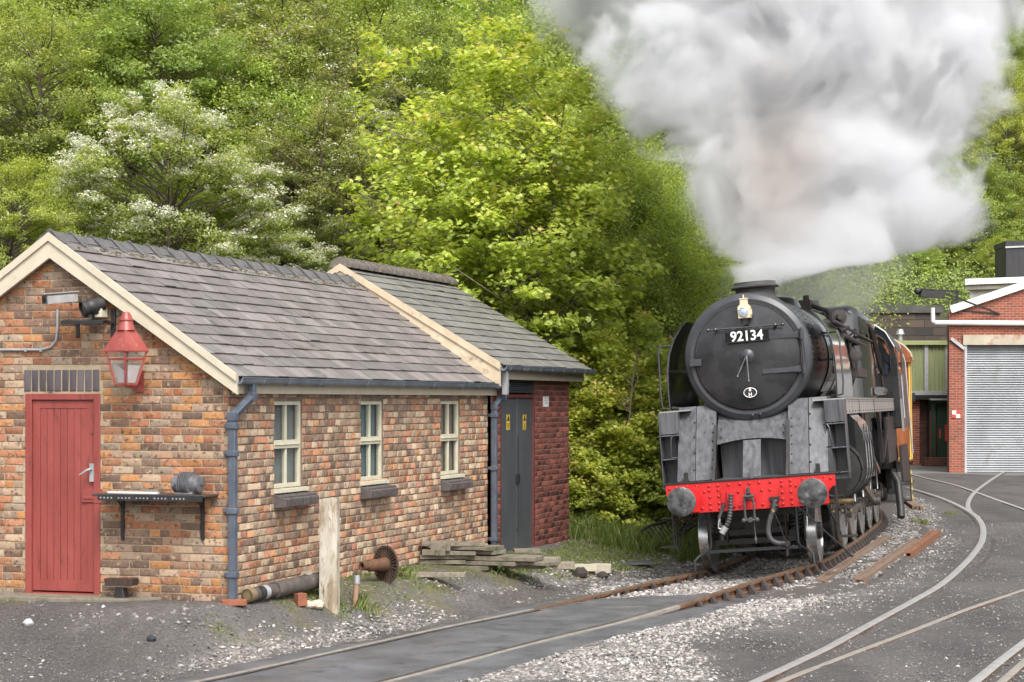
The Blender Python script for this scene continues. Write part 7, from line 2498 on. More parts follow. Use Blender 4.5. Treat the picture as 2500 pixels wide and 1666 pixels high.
for yy in (942, 955, 968, 1000): 
    zz = S_(2094, yy).z; 
    for k in range(4): b.box(q.x + .05 + k * (q2.x - q.x - .1) / 4, q.x + .02 + (k + 1) * (q2.x - q.x - .1) / 4, .29, .299, zz, zz + .10)
b.build('worn_lettering', M['white'], rbd)
# porch with green door
b = MB(); q, q2 = S_(2134, 920), S_(2178, 1070); b.box(q.x, q.x + .14, -.5, .3, 0, q.z - .1); b.box(q.x, q2.x + 1, -.55, .3, q.z - .12, q.z + .02); M['dgreen'] = mat('dark_green_paint', [(0.015, 0.04, 0.022), (0.03, 0.06, 0.035)], .5); b.build('porch_frame', M['dgreen'], gs)
b = MB(); b.box(q.x - .1, q2.x + 1, -.75, -.5, q.z + .0, q.z + .06); b.build('porch_roof', M['alu'], gs)
b = MB(); q3 = S_(2148, 930); b.box(q3.x, q2.x + .6, -.3, -.25, 0, q.z - .12); dg = b.build('green_door', M['dgreen'], gs)
b = MB(); b.box(q3.x - .28, q3.x - .04, -.42, -.38, 0, q.z - .4); b.build('maroon_post', M['maroon'], gs)
b = MB(); r0, r1 = S_(2167, 976), S_(2177, 1014); b.box(r0.x, r1.x, -.36, -.31, r1.z, r0.z); b.box(q3.x + .1, q3.x + .16, -.33, -.30, 1.0, 1.35); b.build('door_sign', M['sign_red'], gs)
b = MB(); q = S_(2152, 1083, -1.5); b.box(q.x - .5, q.x + .7, -1.9, -1.2, -.1, .32); o_ = b.build('brick_block', M['old_brick']); o_.location = o; tag(o_, 'low brick block on the ground before the green door', 'block')
# flue pipe
q = S_(2078, 793); b = MB(); b.cyl(V(q.x, .8, q.z - .1), V(q.x, .8, q.z + .45), .09, n=12); b.lathe([(.17, .42), (.15, .45), (.11, .60), (.12, .62), (.001, .63)], V(q.x, .8, q.z), V(0, 0, 1), 16); b.build('flue', M['alu'], gs)
# low brick store left of it, mostly hidden
# stone retaining wall with coping, upper terrace wall
YR = 92.0
M['stone_wall'] = brick_shader('sooty_stone_blocks', (0.030, 0.028, 0.027), (0.105, 0.075, 0.056), (0.03, 0.028, 0.026))
bt = [n for n in M['stone_wall'].node_tree.nodes if n.type == 'TEX_BRICK'][0]
bt.inputs['Brick Width'].default_value = .75; bt.inputs['Row Height'].default_value = .36; bt.inputs['Mortar Size'].default_value = .02
cr = at(*D(1990, 703), YR)
zg = 0.0
b = MB(); b.box(-9, 12.0, 0, .6, 0, cr.z - .35); 
xr_ = at(*D(2161, 703), YR).x - cr.x
rw = thing('retaining_wall', 'sooty stone retaining wall with a dark coping behind the green shed', 'wall', (cr.x, YR, 0))
b = MB(); b.box(-8, xr_ + .0, 0, .45, -.2, cr.z - .30); b.build('stonework', M['stone_wall'], rw)
b = MB(); b.box(-8, xr_ + .1, -.12, .45, cr.z - .32, cr.z); b.build('coping', mat('dark_coping', [(0.045, 0.045, 0.042), (0.10, 0.095, 0.085)], .85, nscale=2), rw)
b = MB(); zq = at(*D(2100, 790), YR).z; b.box(xr_, 30, .1, .45, -.2, cr.z - .6); b.build('lower_stonework', M['stone_wall'], rw)
t_ = at(*D(2100, 657), 97)
b = MB(); b.box(-9, 7, 0, .5, -3.5, 0); b.box(-9.1, 7.1, -.08, .55, 0, .12)
o_ = b.build('terrace_wall', mat('old_terrace_wall', [(0.14, 0.13, 0.10), (0.22, 0.20, 0.15)], .9, nscale=2, spots=((0.08, 0.09, 0.04), 2, .5, .7))); o_.location = t_; tag(o_, 'upper terrace wall half hidden by steam above the stone retaining wall', 'wall')
# ------------------------------------------------------------------ foliage
def unit(v): return v / np.maximum(np.linalg.norm(v, axis=1, keepdims=True), 1e-9)
LEAF_SIMPLE = np.array([[0, -.5, 0], [.30, -.05, .05], [0, .5, -.05], [-.30, -.05, .05]])
LEAF_LOBED = np.array([[0, -.45, 0], [.22, -.30, .03], [.50, -.12, -.02], [.26, .06, .03], [.34, .36, -.03], [.09, .26, .02], [0, .55, -.05], [-.09, .26, .02], [-.34, .36, -.03], [-.26, .06, .03], [-.50, -.12, -.02], [-.22, -.30, .03]])
def leaf_geo(P, Nn, S, rg, shape):
    n = len(P)
    Nn = unit(Nn)
    a = unit(np.cross(Nn, rg.randn(n, 3)))
    b = np.cross(Nn, a)
    v = P[:, None, :] + (shape[None, :, 0:1] * a[:, None, :] + shape[None, :, 1:2] * b[:, None, :] + shape[None, :, 2:3] * Nn[:, None, :]) * S[:, None, None]
    k = len(shape)
    f = np.arange(n * k).reshape(n, k)
    return v.reshape(-1, 3), f
def grow(seed, H, R_, zc, RZ, nclump, nleaf, leaf, cr, flat=.55, up=1.0, trunk_r=.14, branches=40, lean=0., fill=.45, twig=True, stems=1, lobes=5):
    """returns leaf points, normals, tones and a trunk builder; the crown is a cloud of leafy sprays on limbs"""
    rg = np.random.RandomState(seed)
    ph = rg.rand(lobes) * 6.28; am = rg.rand(lobes) * .16
    d = unit(rg.randn(nclump, 3))
    rad = fill + (1 - fill) * rg.rand(nclump) ** .6
    az = np.arctan2(d[:, 1], d[:, 0])
    lob = 1 + sum(am[k] * np.cos((k + 2) * az + ph[k] + d[:, 2] * 2 * k) for k in range(lobes))
    Cc = np.stack([d[:, 0] * R_, d[:, 1] * R_, d[:, 2] * RZ], -1) * (rad * lob)[:, None]
    Cc[:, 2] += zc
    Cc[:, 2] = np.maximum(Cc[:, 2], .15 + .2 * rg.rand(nclump))
    out = unit(Cc - np.array([0, 0, zc - RZ * .4]))
    per = rg.multinomial(nleaf, rg.dirichlet(np.ones(nclump) * 6))
    P, Nn, T = [], [], []
    for c, o, m in zip(Cc, out, per):
        r = cr * (.6 + .8 * rg.rand())
        q = rg.randn(m, 3)
        q = unit(q) * (rg.rand(m, 1) ** .45)
        q = q * np.array([r, r, r * flat])
        # sprays reach outward and droop or lift
        e = rg.rand(m, 1) * r * .8
        q = q + o[None] * e
        P.append(c + q)
        Nn.append(o[None] * .5 + np.array([0, 0, up])[None] + rg.randn(m, 3) * .65)
        t0 = rg.rand() * .5
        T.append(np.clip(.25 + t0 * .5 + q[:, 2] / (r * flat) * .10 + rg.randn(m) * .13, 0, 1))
    P, Nn, T = np.concatenate(P), np.concatenate(Nn), np.concatenate(T)
    b = MB()
    tops = []
    for s_ in range(stems):
        ox, oy = (rg.randn(2) * .35 if stems > 1 else (0, 0))
        sp = [V(ox * .5, oy * .5, -1.2)]
        hh = H * (.92 if stems == 1 else rg.uniform(.75, .95))
        for k in range(1, 8):
            f_ = k / 7
            sp.append(V(ox * (.5 + 1.2 * f_) + rg.randn() * .05 * H * .12 + lean * f_, oy * (.5 + 1.2 * f_) + rg.randn() * .05 * H * .12, hh * f_))
        b.tube(sp, [trunk_r * (1 - .86 * k / 7) for k in range(8)], 8)
        tops.append(sp)
    idx = rg.choice(nclump, min(branches, nclump), replace=False)
    for i in idx:
        c = V(*Cc[i])
        sp = tops[rg.randint(len(tops))]
        hh = max(.3, c.z - (.25 + .35 * rg.rand()) * math.hypot(c.x, c.y) - .2)
        hh = min(hh, sp[-1].z * .95)
        k = max(0, min(len(sp) - 2, int(next((j for j in range(1, len(sp)) if sp[j].z > hh), len(sp) - 1) - 1)))
        t_ = (hh - sp[k].z) / max(.01, sp[k + 1].z - sp[k].z)
        s0 = sp[k].lerp(sp[k + 1], max(0, min(1, t_)))
        mid = s0.lerp(c, .5) + V(rg.randn() * .1, rg.randn() * .1, rg.rand() * .25)
        r0 = trunk_r * .28 * (1 - .6 * hh / H) + .006
        b.tube([s0, mid, c, c + V(*(out[i] * cr * .8))], [r0, r0 * .7, r0 * .4, r0 * .15], 5)
        if twig:
            for _ in range(3):
                q = c + V(*(unit(rg.randn(1, 3))[0] * cr * .9))
                b.tube([mid.lerp(c, rg.uniform(.4, 1)), q], [r0 * .3, r0 * .1], 4)
    return P, Nn, T, b, Cc, out

LM = {}
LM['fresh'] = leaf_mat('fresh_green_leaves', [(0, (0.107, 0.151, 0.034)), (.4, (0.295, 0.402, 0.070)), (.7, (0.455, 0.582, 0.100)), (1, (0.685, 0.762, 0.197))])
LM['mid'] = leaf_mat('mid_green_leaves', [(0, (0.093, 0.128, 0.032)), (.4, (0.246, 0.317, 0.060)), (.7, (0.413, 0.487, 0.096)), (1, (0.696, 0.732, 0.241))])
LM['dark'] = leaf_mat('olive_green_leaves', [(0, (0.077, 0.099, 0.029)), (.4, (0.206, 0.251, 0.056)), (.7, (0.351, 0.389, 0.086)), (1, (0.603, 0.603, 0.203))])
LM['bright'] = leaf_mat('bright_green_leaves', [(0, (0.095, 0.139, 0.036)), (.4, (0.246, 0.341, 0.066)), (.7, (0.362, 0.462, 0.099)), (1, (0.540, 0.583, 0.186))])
LM['yellow'] = leaf_mat('yellow_green_leaves', [(0, (0.118, 0.151, 0.035)), (.4, (0.319, 0.387, 0.061)), (.7, (0.499, 0.568, 0.096)), (1, (0.725, 0.748, 0.206))])
LM['maple'] = leaf_mat('young_maple_leaves', [(0, (0.135, 0.174, 0.042)), (.35, (0.376, 0.479, 0.083)), (.65, (0.598, 0.682, 0.134)), (.82, (0.783, 0.716, 0.239)), (.93, (0.850, 0.513, 0.301)), (1, (0.850, 0.444, 0.322))], .5)
LM['blossom'] = leaf_mat('white_blossom', [(0, (0.414, 0.426, 0.264)), (.5, (0.713, 0.717, 0.528)), (1, (0.850, 0.850, 0.814))], .3)
M['bark'] = mat('bark', [(0.07, 0.055, 0.04), (0.16, 0.13, 0.095)], .9, nscale=10, bump=.004)
M['bark_pale'] = mat('pale_bark', [(0.16, 0.135, 0.095), (0.28, 0.24, 0.17)], .85, nscale=9, bump=.003)

PROTO = {}
def tree_proto(key, seed, mt, shape, leaf, bark='bark', name='tree', blossom=0, **kw):
    P, Nn, T, b, Cc, out = grow(seed, leaf=leaf, **kw)
    rg = np.random.RandomState(seed + 99)
    S = leaf * (.65 + .7 * rg.rand(len(P)))
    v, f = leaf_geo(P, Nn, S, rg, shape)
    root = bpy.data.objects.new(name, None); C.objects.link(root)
    numpy_mesh('crown', v, f, len(shape), LM[mt], T, root)
    b.build('trunk', M[bark], root)
    if blossom:
        # flat heads of blossom along the upper side of the sprays
        m = blossom
        ci = rg.randint(len(Cc), size=m)
        ci = np.where(rg.rand(m) < .8, rg.choice(rg.permutation(len(Cc))[:len(Cc) // 2], m), ci)
        base = Cc[ci] + out[ci] * kw['cr'] * (.3 + .6 * rg.rand(m, 1)) + unit(rg.randn(m, 3)) * kw['cr'] * .55 * np.array([1, 1, .5]) 
        base[:, 2] += kw['cr'] * kw.get('flat', .5) * .55
        k = 9
        Pb = (base[:, None, :] + rg.randn(m, k, 3) * np.array([.06, .06, .02])).reshape(-1, 3)
        v, f = leaf_geo(Pb, np.array([0, 0, 1.0])[None] + rg.randn(len(Pb), 3) * .6, .050 + .035 * rg.rand(len(Pb)), rg, LEAF_SIMPLE)
        numpy_mesh('blossom', v, f, 4, LM['blossom'], np.clip(rg.rand(len(Pb)), 0, 1), root)
    PROTO[key] = [root, False, kw['R_'], kw['zc'], kw['RZ']]
    return root
Q = 1.0
tree_proto('maple', 21, 'maple', LEAF_LOBED, .105, 'bark_pale', H=8.6, R_=2.75, zc=4.9, RZ=4.1, nclump=1000, nleaf=62000, cr=.33, flat=.42, up=1.1, trunk_r=.085, branches=170, fill=.15, stems=3, name='maple_tree')
tree_proto('maple2', 22, 'maple', LEAF_LOBED, .105, 'bark_pale', H=5, R_=1.7, zc=2.3, RZ=2.2, nclump=300, nleaf=21000, cr=.36, flat=.42, up=1.1, trunk_r=.05, branches=70, fill=.2, stems=2, name='maple_tree')
tree_proto('haw', 23, 'mid', LEAF_SIMPLE, .075, H=5.6, R_=2.9, zc=3.4, RZ=2.5, nclump=330, nleaf=60000, cr=.42, flat=.40, up=.9, trunk_r=.12, branches=120, blossom=4200, name='hawthorn')
tree_proto('haw2', 24, 'dark', LEAF_SIMPLE, .08, H=5.6, R_=2.7, zc=3.2, RZ=2.4, nclump=300, nleaf=52000, cr=.42, flat=.38, up=.8, trunk_r=.12, branches=150, blossom=420, name='hawthorn')
tree_proto('fresh', 25, 'fresh', LEAF_SIMPLE, .09, H=6.6, R_=2.6, zc=4.1, RZ=2.9, nclump=260, nleaf=52000, cr=.50, flat=.6, up=.6, trunk_r=.13, branches=90, name='tree')
tree_proto('mid', 26, 'mid', LEAF_SIMPLE, .085, H=6.4, R_=2.8, zc=3.9, RZ=2.8, nclump=280, nleaf=56000, cr=.48, flat=.5, up=.7, trunk_r=.13, branches=110, name='tree')
tree_proto('bright', 27, 'bright', LEAF_SIMPLE, .10, H=7, R_=2.3, zc=4.4, RZ=3.0, nclump=230, nleaf=38000, cr=.48, flat=.5, up=.5, trunk_r=.11, branches=90, name='tree')
tree_proto('yellow', 28, 'yellow', LEAF_SIMPLE, .09, H=7, R_=2.9, zc=4.4, RZ=3.0, nclump=260, nleaf=46000, cr=.46, flat=.6, up=.6, trunk_r=.14, branches=160, name='oak_tree')
tree_proto('birch', 29, 'fresh', LEAF_SIMPLE, .075, 'bark_pale', H=8, R_=1.9, zc=4.6, RZ=3.9, nclump=260, nleaf=48000, cr=.42, flat=1.0, up=.2, trunk_r=.09, branches=90, name='birch_tree')
for k in PROTO: PROTO[k][0].location = (0, -400, -50)

LABELS = {}
def place(key, px, py, Y, rpx, label, cat='tree', group=None, rz=0, sz=1.0):
    """crown centred on a spot of the photo at depth Y with a radius given in photo units"""
    root, used, R_, zc, RZ = PROTO[key]
    s = rpx * 1.0625 / F * Y / R_
    o = root if not used else copy_tree(root)
    PROTO[key][1] = True
    p = at(*D(px, py), Y)
    zb = p.z - zc * s * sz
    g = gzs(p.x, p.y)
    zb = min(zb, g + .3)
    o.location = (p.x, p.y, zb)
    o.rotation_euler = (0, 0, rz)
    o.scale = (s, s, s * sz)
    tag(o, label, cat, group)
    return o
rt_ = random.Random(77)
a360 = lambda: rt_.uniform(0, 6.28)
# the named ones
place('maple', 1145, 560, 36.6, 345, 'tall young maple with pink tipped leaves right behind the outbuilding', rz=.4)
place('maple2', 1400, 900, 36.0, 150, 'small maple hanging over the grass right of the outbuilding wall', rz=2)
place('maple2', 1440, 690, 37.4, 165, 'maple with drooping leaves between the tall maple and the locomotive', rz=4)
place('maple2', 1350, 1130, 35.4, 125, 'low maple bush beside the outbuilding corner, its leaves reaching the grass', rz=1)
place('maple2', 1480, 1100, 36.2, 140, 'low maple bush close to the left buffer of the locomotive', rz=5)
place('maple2', 930, 480, 38.4, 130, 'leafy maple limb cluster above the outbuilding ridge', rz=3)
place('haw', 385, 460, 38.5, 268, 'hawthorn covered in white blossom right behind the hut roof', 'hawthorn', rz=.8)
place('haw', 620, 640, 39.2, 190, 'low white flowered hawthorn branches over the hut ridge', 'hawthorn', rz=2.6, sz=.8)
place('yellow', 25, 520, 36.5, 150, 'yellow green tree at the left edge behind the hut gable', rz=1)
place('bright', 360, 190, 43, 215, 'bright green tree rising behind the blossoming hawthorn', rz=0, sz=.8)
place('haw2', 740, 430, 41, 215, 'dark hawthorn in the shaded hollow behind the hut', 'hawthorn', rz=1.1)
place('haw2', 640, 250, 45, 260, 'olive hawthorn with bare twigs above the dark hollow', 'hawthorn', rz=3.4)
place('mid', 90, 250, 42, 210, 'mid green tree at the upper left edge', rz=2)
place('mid', 870, 150, 48, 230, 'mid green tree with pale tufts at the top centre', rz=4)
place('birch', 1390, 330, 41.5, 170, 'fresh green birch just left of the plume', 'birch', rz=1)
place('birch', 1545, 640, 40.5, 125, 'birch standing close left of the chimney', 'birch', rz=3, sz=1.1)
place('birch', 1490, 420, 45, 150, 'birch half hidden by the left edge of the plume', 'birch', rz=5)
place('haw', 1610, 650, 46, 110, 'small flowering hawthorn beside the smokebox, under the plume', 'hawthorn', rz=4.4)
place('bright', 1560, 1000, 39.8, 120, 'bright bush behind the left smoke deflector', rz=2)
for (x, y, Y, r) in ((1340, 110, 57, 210), (1420, 260, 53, 190), (1260, -10, 60, 210)):
    place('fresh', x, y, Y, r, 'fresh green tree among the crowded trees on the wooded bank', group='fresh green trees on the wooded bank', rz=a360())
for (x, y, Y, r) in ((1330, 150, 75, 250), (1190, 40, 72, 250), (1450, 190, 78, 240), (1360, 20, 84, 250)):
    place('birch', x, y, Y, r, 'slender birch among the crowded trees on the wooded bank', group='birches on the wooded bank', rz=a360())
# rest of the wooded bank on the left
n_ = 0
for (Yr, ys, st, r_) in ((40.5, 640, 150, 150), (44, 380, 190, 175), (48.5, 210, 190, 190), (53, 60, 200, 205), (58, -60, 210, 215)):
    x = -40 + rt_.uniform(0, 100)
    while x < 1780:
        key = rt_.choice(['mid', 'haw2', 'fresh', 'mid', 'dark2', 'haw2', 'fresh', 'birch'])
        if key == 'dark2': key = 'haw2'
        if x < 500 and key == 'haw2': key = 'fresh'
        if x > 1300: key = rt_.choice(['birch', 'fresh', 'bright', 'mid'])
        lab = {'mid': 'mid green tree among the crowded trees on the wooded bank', 'haw2': 'olive hawthorn among the crowded trees on the wooded bank', 'fresh': 'fresh green tree among the crowded trees on the wooded bank', 'birch': 'slender birch among the crowded trees on the wooded bank', 'bright': 'bright green tree among the trees left of the plume'}[key]
        place(key, x, ys + rt_.uniform(-50, 50), Yr + rt_.uniform(-1.2, 1.2), r_ * rt_.uniform(.85, 1.2), lab, group={'mid': 'mid green trees on the wooded bank', 'haw2': 'olive hawthorns on the wooded bank', 'fresh': 'fresh green trees on the wooded bank', 'birch': 'birches on the wooded bank', 'bright': 'bright green trees left of the plume'}[key], rz=a360())
        x += st * rt_.uniform(.8, 1.15)
# far bank on the right, seen past and through the steam
for (key, x, y, Y, r, lab) in (
    ('yellow', 2330, 160, 108, 120, 'yellow green oak at the upper right edge'),
    ('yellow', 2310, 330, 104, 115, 'oak with visible limbs at the right edge, below the top one'),
    ('bright', 2235, 510, 100, 110, 'bright green tree in the gap right of the plume'),
    ('fresh', 2150, 420, 106, 100, 'green tree just right of the plume edge'),
    ('yellow', 2290, 600, 97, 50, 'small yellow green tree left of the black roof vent'),
    ('mid', 2170, 610, 99, 60, 'shrub above the terrace wall, left of the workshop roof'),
    ('birch', 2120, 560, 99.5, 55, 'slim tree seen through thin steam above the terrace wall')):
    place(key, x, y, Y, r, lab, rz=a360())
for (Yr, ys, st, r_) in ((99.5, 640, 62, 52), (103, 520, 90, 88), (108, 380, 95, 95), (114, 230, 100, 100), (121, 90, 105, 108), (128, -20, 110, 110)):
    x = 1700 + rt_.uniform(0, 40)
    while x < 2480:
        key = rt_.choice(['fresh', 'bright', 'yellow', 'mid'])
        place(key, x, ys + rt_.uniform(-25, 25), Yr + rt_.uniform(-1.5, 1.5), r_ * rt_.uniform(.85, 1.2), {'fresh': 'fresh green', 'bright': 'bright green', 'yellow': 'yellow green', 'mid': 'mid green'}[key] + ' tree crowded on the far bank behind the yard', group={'fresh': 'fresh green', 'bright': 'bright green', 'yellow': 'yellow green', 'mid': 'mid green'}[key] + ' trees on the far bank', rz=a360())
        x += st * rt_.uniform(.8, 1.15)
# trees between the two banks
for (x, y, Y, r) in ((1700, 560, 52, 150), (1640, 300, 56, 160), (1760, 640, 62, 130), (1790, 420, 66, 140), (1880, 620, 78, 95), (1850, 300, 80, 120), (1950, 640, 88, 70)):
    place(rt_.choice(['fresh', 'birch', 'bright']), x, y, Y, r, 'green tree hidden behind the steam', group='trees behind the steam', rz=a360())

# ------------------------------------------------------------------ undergrowth and grass: nobody could count these
def leaf_stuff(name, mt, pts, nrm, size, label, seed=1, shape=LEAF_SIMPLE):
    rg = np.random.RandomState(seed)
    v, f = leaf_geo(pts, nrm, size * (.6 + .8 * rg.rand(len(pts))), rg, shape)
    o = numpy_mesh(name, v, f, len(shape), LM[mt], np.clip(.35 + .22 * rg.randn(len(pts)), 0, 1))
    return tag(o, label, kind='stuff')
rg = np.random.RandomState(31)
n = 90000
X = -16 + rg.rand(n) * 26; Y = 36.5 + rg.rand(n) ** 1.4 * 26
d = hill_d(X, Y)
ok = (d > -.4) & (noise2(X, Y, .9, 41) > .28)
X, Y = X[ok], Y[ok]
Z = gz(X, Y) + rg.rand(len(X)) ** 2 * 1.5 * noise2(X, Y, 1.1, 42)
leaf_stuff('undergrowth', 'mid', np.stack([X, Y, Z], -1), np.array([0, -.3, 1.])[None] + rg.randn(len(X), 3) * .7, .16, 'leafy undergrowth covering the wooded bank', 5)
n = 150000
X = 4 + rg.rand(n) * 34; Y = 93 + rg.rand(n) * 34
Z = gz(X, Y) + rg.rand(n) ** 2 * 1.2
leaf_stuff('undergrowth', 'fresh', np.stack([X, Y, Z], -1), np.array([0, -.5, 1.])[None] + rg.randn(n, 3) * .5, .13, 'leafy undergrowth on the far bank behind the yard', 6)
# grass blades
LM['grass'] = leaf_mat('grass_blades', [(0, (0.05, 0.085, 0.012)), (.5, (0.115, 0.18, 0.025)), (.85, (0.20, 0.25, 0.06)), (1, (0.36, 0.31, 0.14))], .35)
def blades(name, X, Y, h, label, mt='grass', w_=.006, lean=.35, seed=1, tone=.45):
    rg = np.random.RandomState(seed)
    n = len(X)
    Z = gz(X, Y) - .01
    a = rg.rand(n) * 6.28
    hh = h * (.5 + .8 * rg.rand(n))
    lx, ly = rg.randn(n) * lean * hh, rg.randn(n) * lean * hh
    B = np.stack([X, Y, Z], -1)
    wv = np.stack([np.cos(a), np.sin(a), np.zeros(n)], -1) * w_
    mid = B + np.stack([lx * .35, ly * .35, hh * .6], -1)
    tip = B + np.stack([lx, ly, hh], -1)
    v = np.stack([B - wv, B + wv, mid + wv * .7, tip, mid - wv * .7], 1)
    f = np.arange(n * 5).reshape(n, 5)
    o = numpy_mesh(name, v.reshape(-1, 3), f, 5, LM[mt], np.clip(tone + .25 * rg.randn(n), 0, 1))
    return tag(o, label, kind='stuff')
def scatter(poly, n, seed=1):
    rg = np.random.RandomState(seed)
    a = np.array(poly); x0, y0, x1, y1 = a[:, 0].min(), a[:, 1].min(), a[:, 0].max(), a[:, 1].max()
    X, Y = x0 + rg.rand(n) * (x1 - x0), y0 + rg.rand(n) * (y1 - y0)
    ok = inpoly(X, Y, poly)
    return X[ok], Y[ok]
gp = [(0.85, 32.6), (1.5, 31.6), (2.3, 31.5), (3.1, 31.2), (3.6, 33.0), (4.6, 39.5), (0.0, 38.2), (.2, 34.0)]
X, Y = scatter(gp, 26000, 3)
ok = noise2(X, Y, 2.1, 71) > .34
X, Y = X[ok], Y[ok]
blades('grass', X, Y, .34, 'lush grass at the foot of the bushes between the outbuilding and the track', seed=4)
for k, (poly, n, h, tn) in enumerate(((PM[0], 42000, .035, .62), (PM[1], 18000, .04, .55))):
    X, Y = scatter(poly, n, 11 + k)
    ok = noise2(X, Y, 3.3, 51 + k) > .44
    blades('moss_tufts' if k == 0 else 'moss_tufts', X[ok], Y[ok], h, ('yellowish moss and weeds along the foot of the hut wall', 'yellowish moss and weeds beside the track by the locomotive')[k], w_=.007, lean=.8, seed=8 + k, tone=tn)
# weed tufts
weeds = [((925, 1325), .13), ((775, 1392), .07), ((700, 1345), .14), ((1190, 1308), .13), ((1150, 1318), .10), ((835, 1395), .12), ((505, 1443), .03), ((1015, 1360), .03), ((1230, 1372), .03), ((2120, 1205), .12), ((2185, 1180), .06), ((250, 1375), .06)]
for i, (c, h) in enumerate(weeds):
    p = G(*D(*c))
    rg = np.random.RandomState(60 + i)
    n = 90
    X, Y = p.x + rg.randn(n) * .08, p.y + rg.randn(n) * .10
    o = blades('weed_tuft', X, Y, h, None, w_=.008, lean=.6, seed=70 + i, tone=.6)
    del o['kind']
    tag(o, 'low green weed tuft growing in the cinders of the yard' if h < .13 else 'green weed tuft among the clutter by the hut wall', 'weed', 'small weed tufts in the cinders' if h < .13 else 'weed tufts by the hut wall')
# ------------------------------------------------------------------ steam and smoke from the chimney
ZB, ZT = 4.30, 11.2
KZ = [(4.12, 3.20, 3.84, 29.68, .32), (4.42, 3.22, 4.7, 30.0, .55), (4.72, 3.30, 6.1, 30.9, .9), (5.30, 3.10, 6.9, 31.7, 1.3), (6.15, 2.50, 7.1, 32.4, 1.7), (6.85, 2.25, 7.5, 33.0, 2.0), (7.55, 1.75, 7.7, 33.5, 2.3), (8.26, 1.40, 8.0, 34.0, 2.6), (9.2, 1.25, 8.2, 34.6, 2.9), (11.2, .8, 8.7, 35.5, 3.2)]
b = MB()
n = 28
vs, fs = [], []
ex = 1.5
for (z, l, r, y, ry) in KZ:
    for j in range(n):
        a = 2 * math.pi * j / n
        pad = 0.25 * min(1, max(0, (z - 4.1) * 1.5))
        vs.append(V((l + r) / 2 + ((r - l) / 2 * ex + pad) * math.cos(a), y + (ry * ex + pad) * math.sin(a), z))
for i in range(len(KZ) - 1):
    for j in range(n): fs.append((i * n + j, i * n + (j + 1) % n, (i + 1) * n + (j + 1) % n, (i + 1) * n + j))
fs += [tuple(reversed(range(n))), tuple((len(KZ) - 1) * n + j for j in range(n))]
b.add(vs, fs)
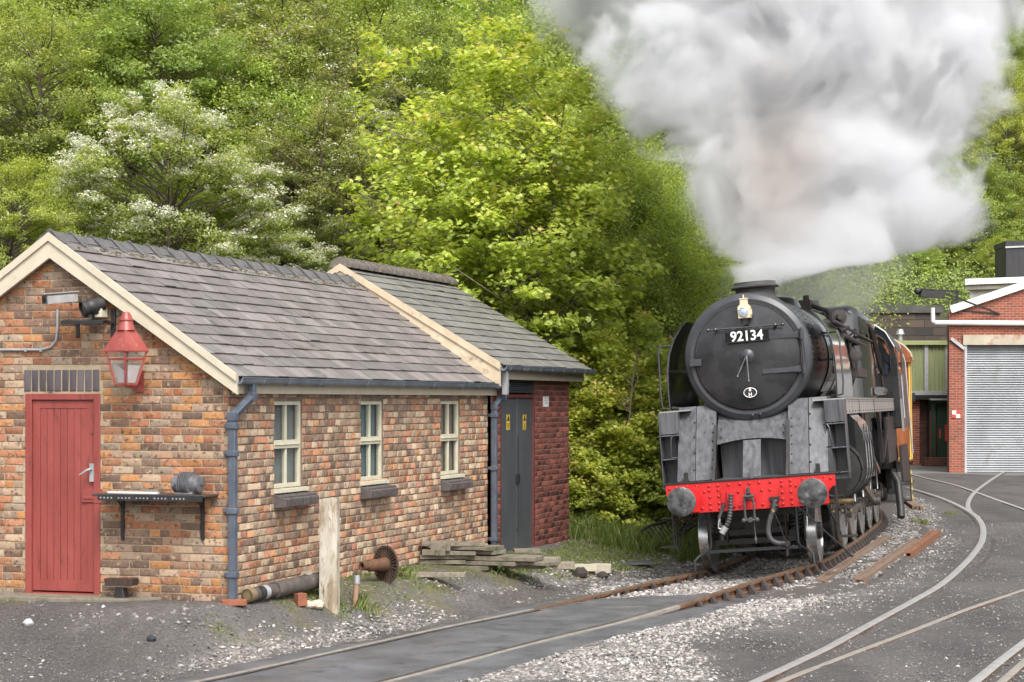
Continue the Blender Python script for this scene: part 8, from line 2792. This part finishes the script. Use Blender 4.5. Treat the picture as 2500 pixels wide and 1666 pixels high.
def steam_mat(name, kz, dens, core=True, edge=(1.06, .72), namp=1.25, nsc=.55):
    m = bpy.data.materials.new(name); m.use_nodes = True
    nt = m.node_tree; N, L = nt.nodes, nt.links
    N.remove(N['Principled BSDF'])
    tc = N.new('ShaderNodeTexCoord'); sp = N.new('ShaderNodeSeparateXYZ')
    L.new(tc.outputs['Object'], sp.inputs[0])
    def mth(op, a, b=None, c=None, cl=False):
        x = N.new('ShaderNodeMath'); x.operation = op; x.use_clamp = cl
        for i, q in enumerate((a, b, c)):
            if q is None: continue
            if isinstance(q, (int, float)): x.inputs[i].default_value = q
            else: L.new(q, x.inputs[i])
        return x.outputs[0]
    z0, z1 = kz[0][0], kz[-1][0]
    zn = mth('DIVIDE', mth('SUBTRACT', sp.outputs[2], z0), z1 - z0, cl=True)
    def curve(vals):
        lo, hi = min(vals), max(vals)
        fc_ = N.new('ShaderNodeFloatCurve')
        c = fc_.mapping.curves[0]
        pts = [((k[0] - z0) / (z1 - z0), (v - lo) / (hi - lo + 1e-6)) for k, v in zip(kz, vals)]
        while len(c.points) < len(pts): c.points.new(.5, .5)
        for p, (x, y) in zip(c.points, pts): p.location = (x, y)
        fc_.mapping.update()
        L.new(zn, fc_.inputs['Value'])
        return mth('MULTIPLY_ADD', fc_.outputs[0], hi - lo, lo)
    cx = curve([(k[1] + k[2]) / 2 for k in kz]); rx = curve([(k[2] - k[1]) / 2 for k in kz])
    cyy = curve([k[3] for k in kz]); ry = curve([k[4] for k in kz])
    dx = mth('DIVIDE', mth('SUBTRACT', sp.outputs[0], cx), rx)
    dy = mth('DIVIDE', mth('SUBTRACT', sp.outputs[1], cyy), ry)
    d = mth('SQRT', mth('ADD', mth('MULTIPLY', dx, dx), mth('MULTIPLY', dy, dy)))
    nz = N.new('ShaderNodeTexNoise'); nz.inputs['Scale'].default_value = nsc; nz.inputs['Detail'].default_value = 8; nz.inputs['Roughness'].default_value = .64; nz.inputs['Distortion'].default_value = .4
    L.new(tc.outputs['Object'], nz.inputs['Vector'])
    nn = mth('SUBTRACT', nz.outputs['Fac'], .5)
    amp = mth('MULTIPLY', mth('MINIMUM', mth('MULTIPLY_ADD', zn, 7.0, .25), 1.0), -namp * 1.6)
    e = mth('ADD', mth('MULTIPLY', nn, amp), d)
    mr = N.new('ShaderNodeMapRange'); mr.interpolation_type = 'SMOOTHSTEP'
    mr.inputs['From Min'].default_value = edge[0]; mr.inputs['From Max'].default_value = edge[1]
    L.new(e, mr.inputs['Value'])
    nv = mth('MULTIPLY_ADD', nn, 4.5, 1.0, cl=False)
    nv = mth('MAXIMUM', nv, .12)
    dn = mth('MULTIPLY', mth('MULTIPLY', mr.outputs[0], nv), dens)
    pv = N.new('ShaderNodeVolumePrincipled')
    pv.inputs['Anisotropy'].default_value = 0.1
    if core:
        # brown smoke in the middle of the column
        fx = mth('DIVIDE', mth('SUBTRACT', sp.outputs[0], 4.05), .85)
        fy = mth('DIVIDE', mth('SUBTRACT', sp.outputs[1], 31.2), 1.6)
        fz = mth('DIVIDE', mth('SUBTRACT', sp.outputs[2], 6.2), 1.7)
        q = mth('SQRT', mth('ADD', mth('ADD', mth('MULTIPLY', fx, fx), mth('MULTIPLY', fy, fy)), mth('MULTIPLY', fz, fz)))
        q = mth('MULTIPLY_ADD', nn, -1.8, q)
        m2 = N.new('ShaderNodeMapRange'); m2.interpolation_type = 'SMOOTHSTEP'
        m2.inputs['From Min'].default_value = 1.15; m2.inputs['From Max'].default_value = .3
        L.new(q, m2.inputs['Value'])
        mx = N.new('ShaderNodeMix'); mx.data_type = 'RGBA'
        mx.inputs['A'].default_value = (.83, .836, .845, 1)
        mx.inputs['B'].default_value = (.735, .705, .685, 1)
        L.new(m2.outputs[0], mx.inputs['Factor'])
        L.new(mx.outputs['Result'], pv.inputs['Color'])
    else:
        pv.inputs['Color'].default_value = (.94, .943, .946, 1)
    L.new(dn, pv.inputs['Density'])
    L.new(pv.outputs[0], N['Material Output'].inputs['Volume'])
    return m
pl = b.build('steam_plume', steam_mat('steam', KZ, 2.7, nsc=.62, edge=(1.04, .74), namp=1.4))
tag(pl, 'tall billowing white steam plume with a brown core rising from the chimney', 'steam', kind='stuff')
# thinner steam drifting low behind the chimney
KW = [(3.75, 4.2, 6.5, 36.4, 1.8), (4.5, 3.7, 6.9, 36.2, 2.6), (5.5, 3.9, 7.4, 36.2, 2.8), (6.6, 4.4, 7.7, 36.2, 2.6), (8.0, 5.2, 7.9, 36.2, 1.6)]
b = MB()
vs, fs = [], []
for (z, l, r, y, ry) in KW:
    for j in range(n):
        a = 2 * math.pi * j / n
        vs.append(V((l + r) / 2 + ((r - l) / 2 * 1.15) * math.cos(a), y + ry * 1.15 * math.sin(a), z))
for i in range(len(KW) - 1):
    for j in range(n): fs.append((i * n + j, i * n + (j + 1) % n, (i + 1) * n + (j + 1) % n, (i + 1) * n + j))
fs += [tuple(reversed(range(n))), tuple((len(KW) - 1) * n + j for j in range(n))]
b.add(vs, fs)
wp = b.build('steam_wisps', steam_mat('thin_steam', KW, .42, False, (1.0, .25), 1.8, .75))
tag(wp, 'thin steam drifting low behind the chimney towards the workshop', 'steam', kind='stuff')
for o in (pl, wp):
    o.data.materials[0].cycles.volume_step_rate = 1.0
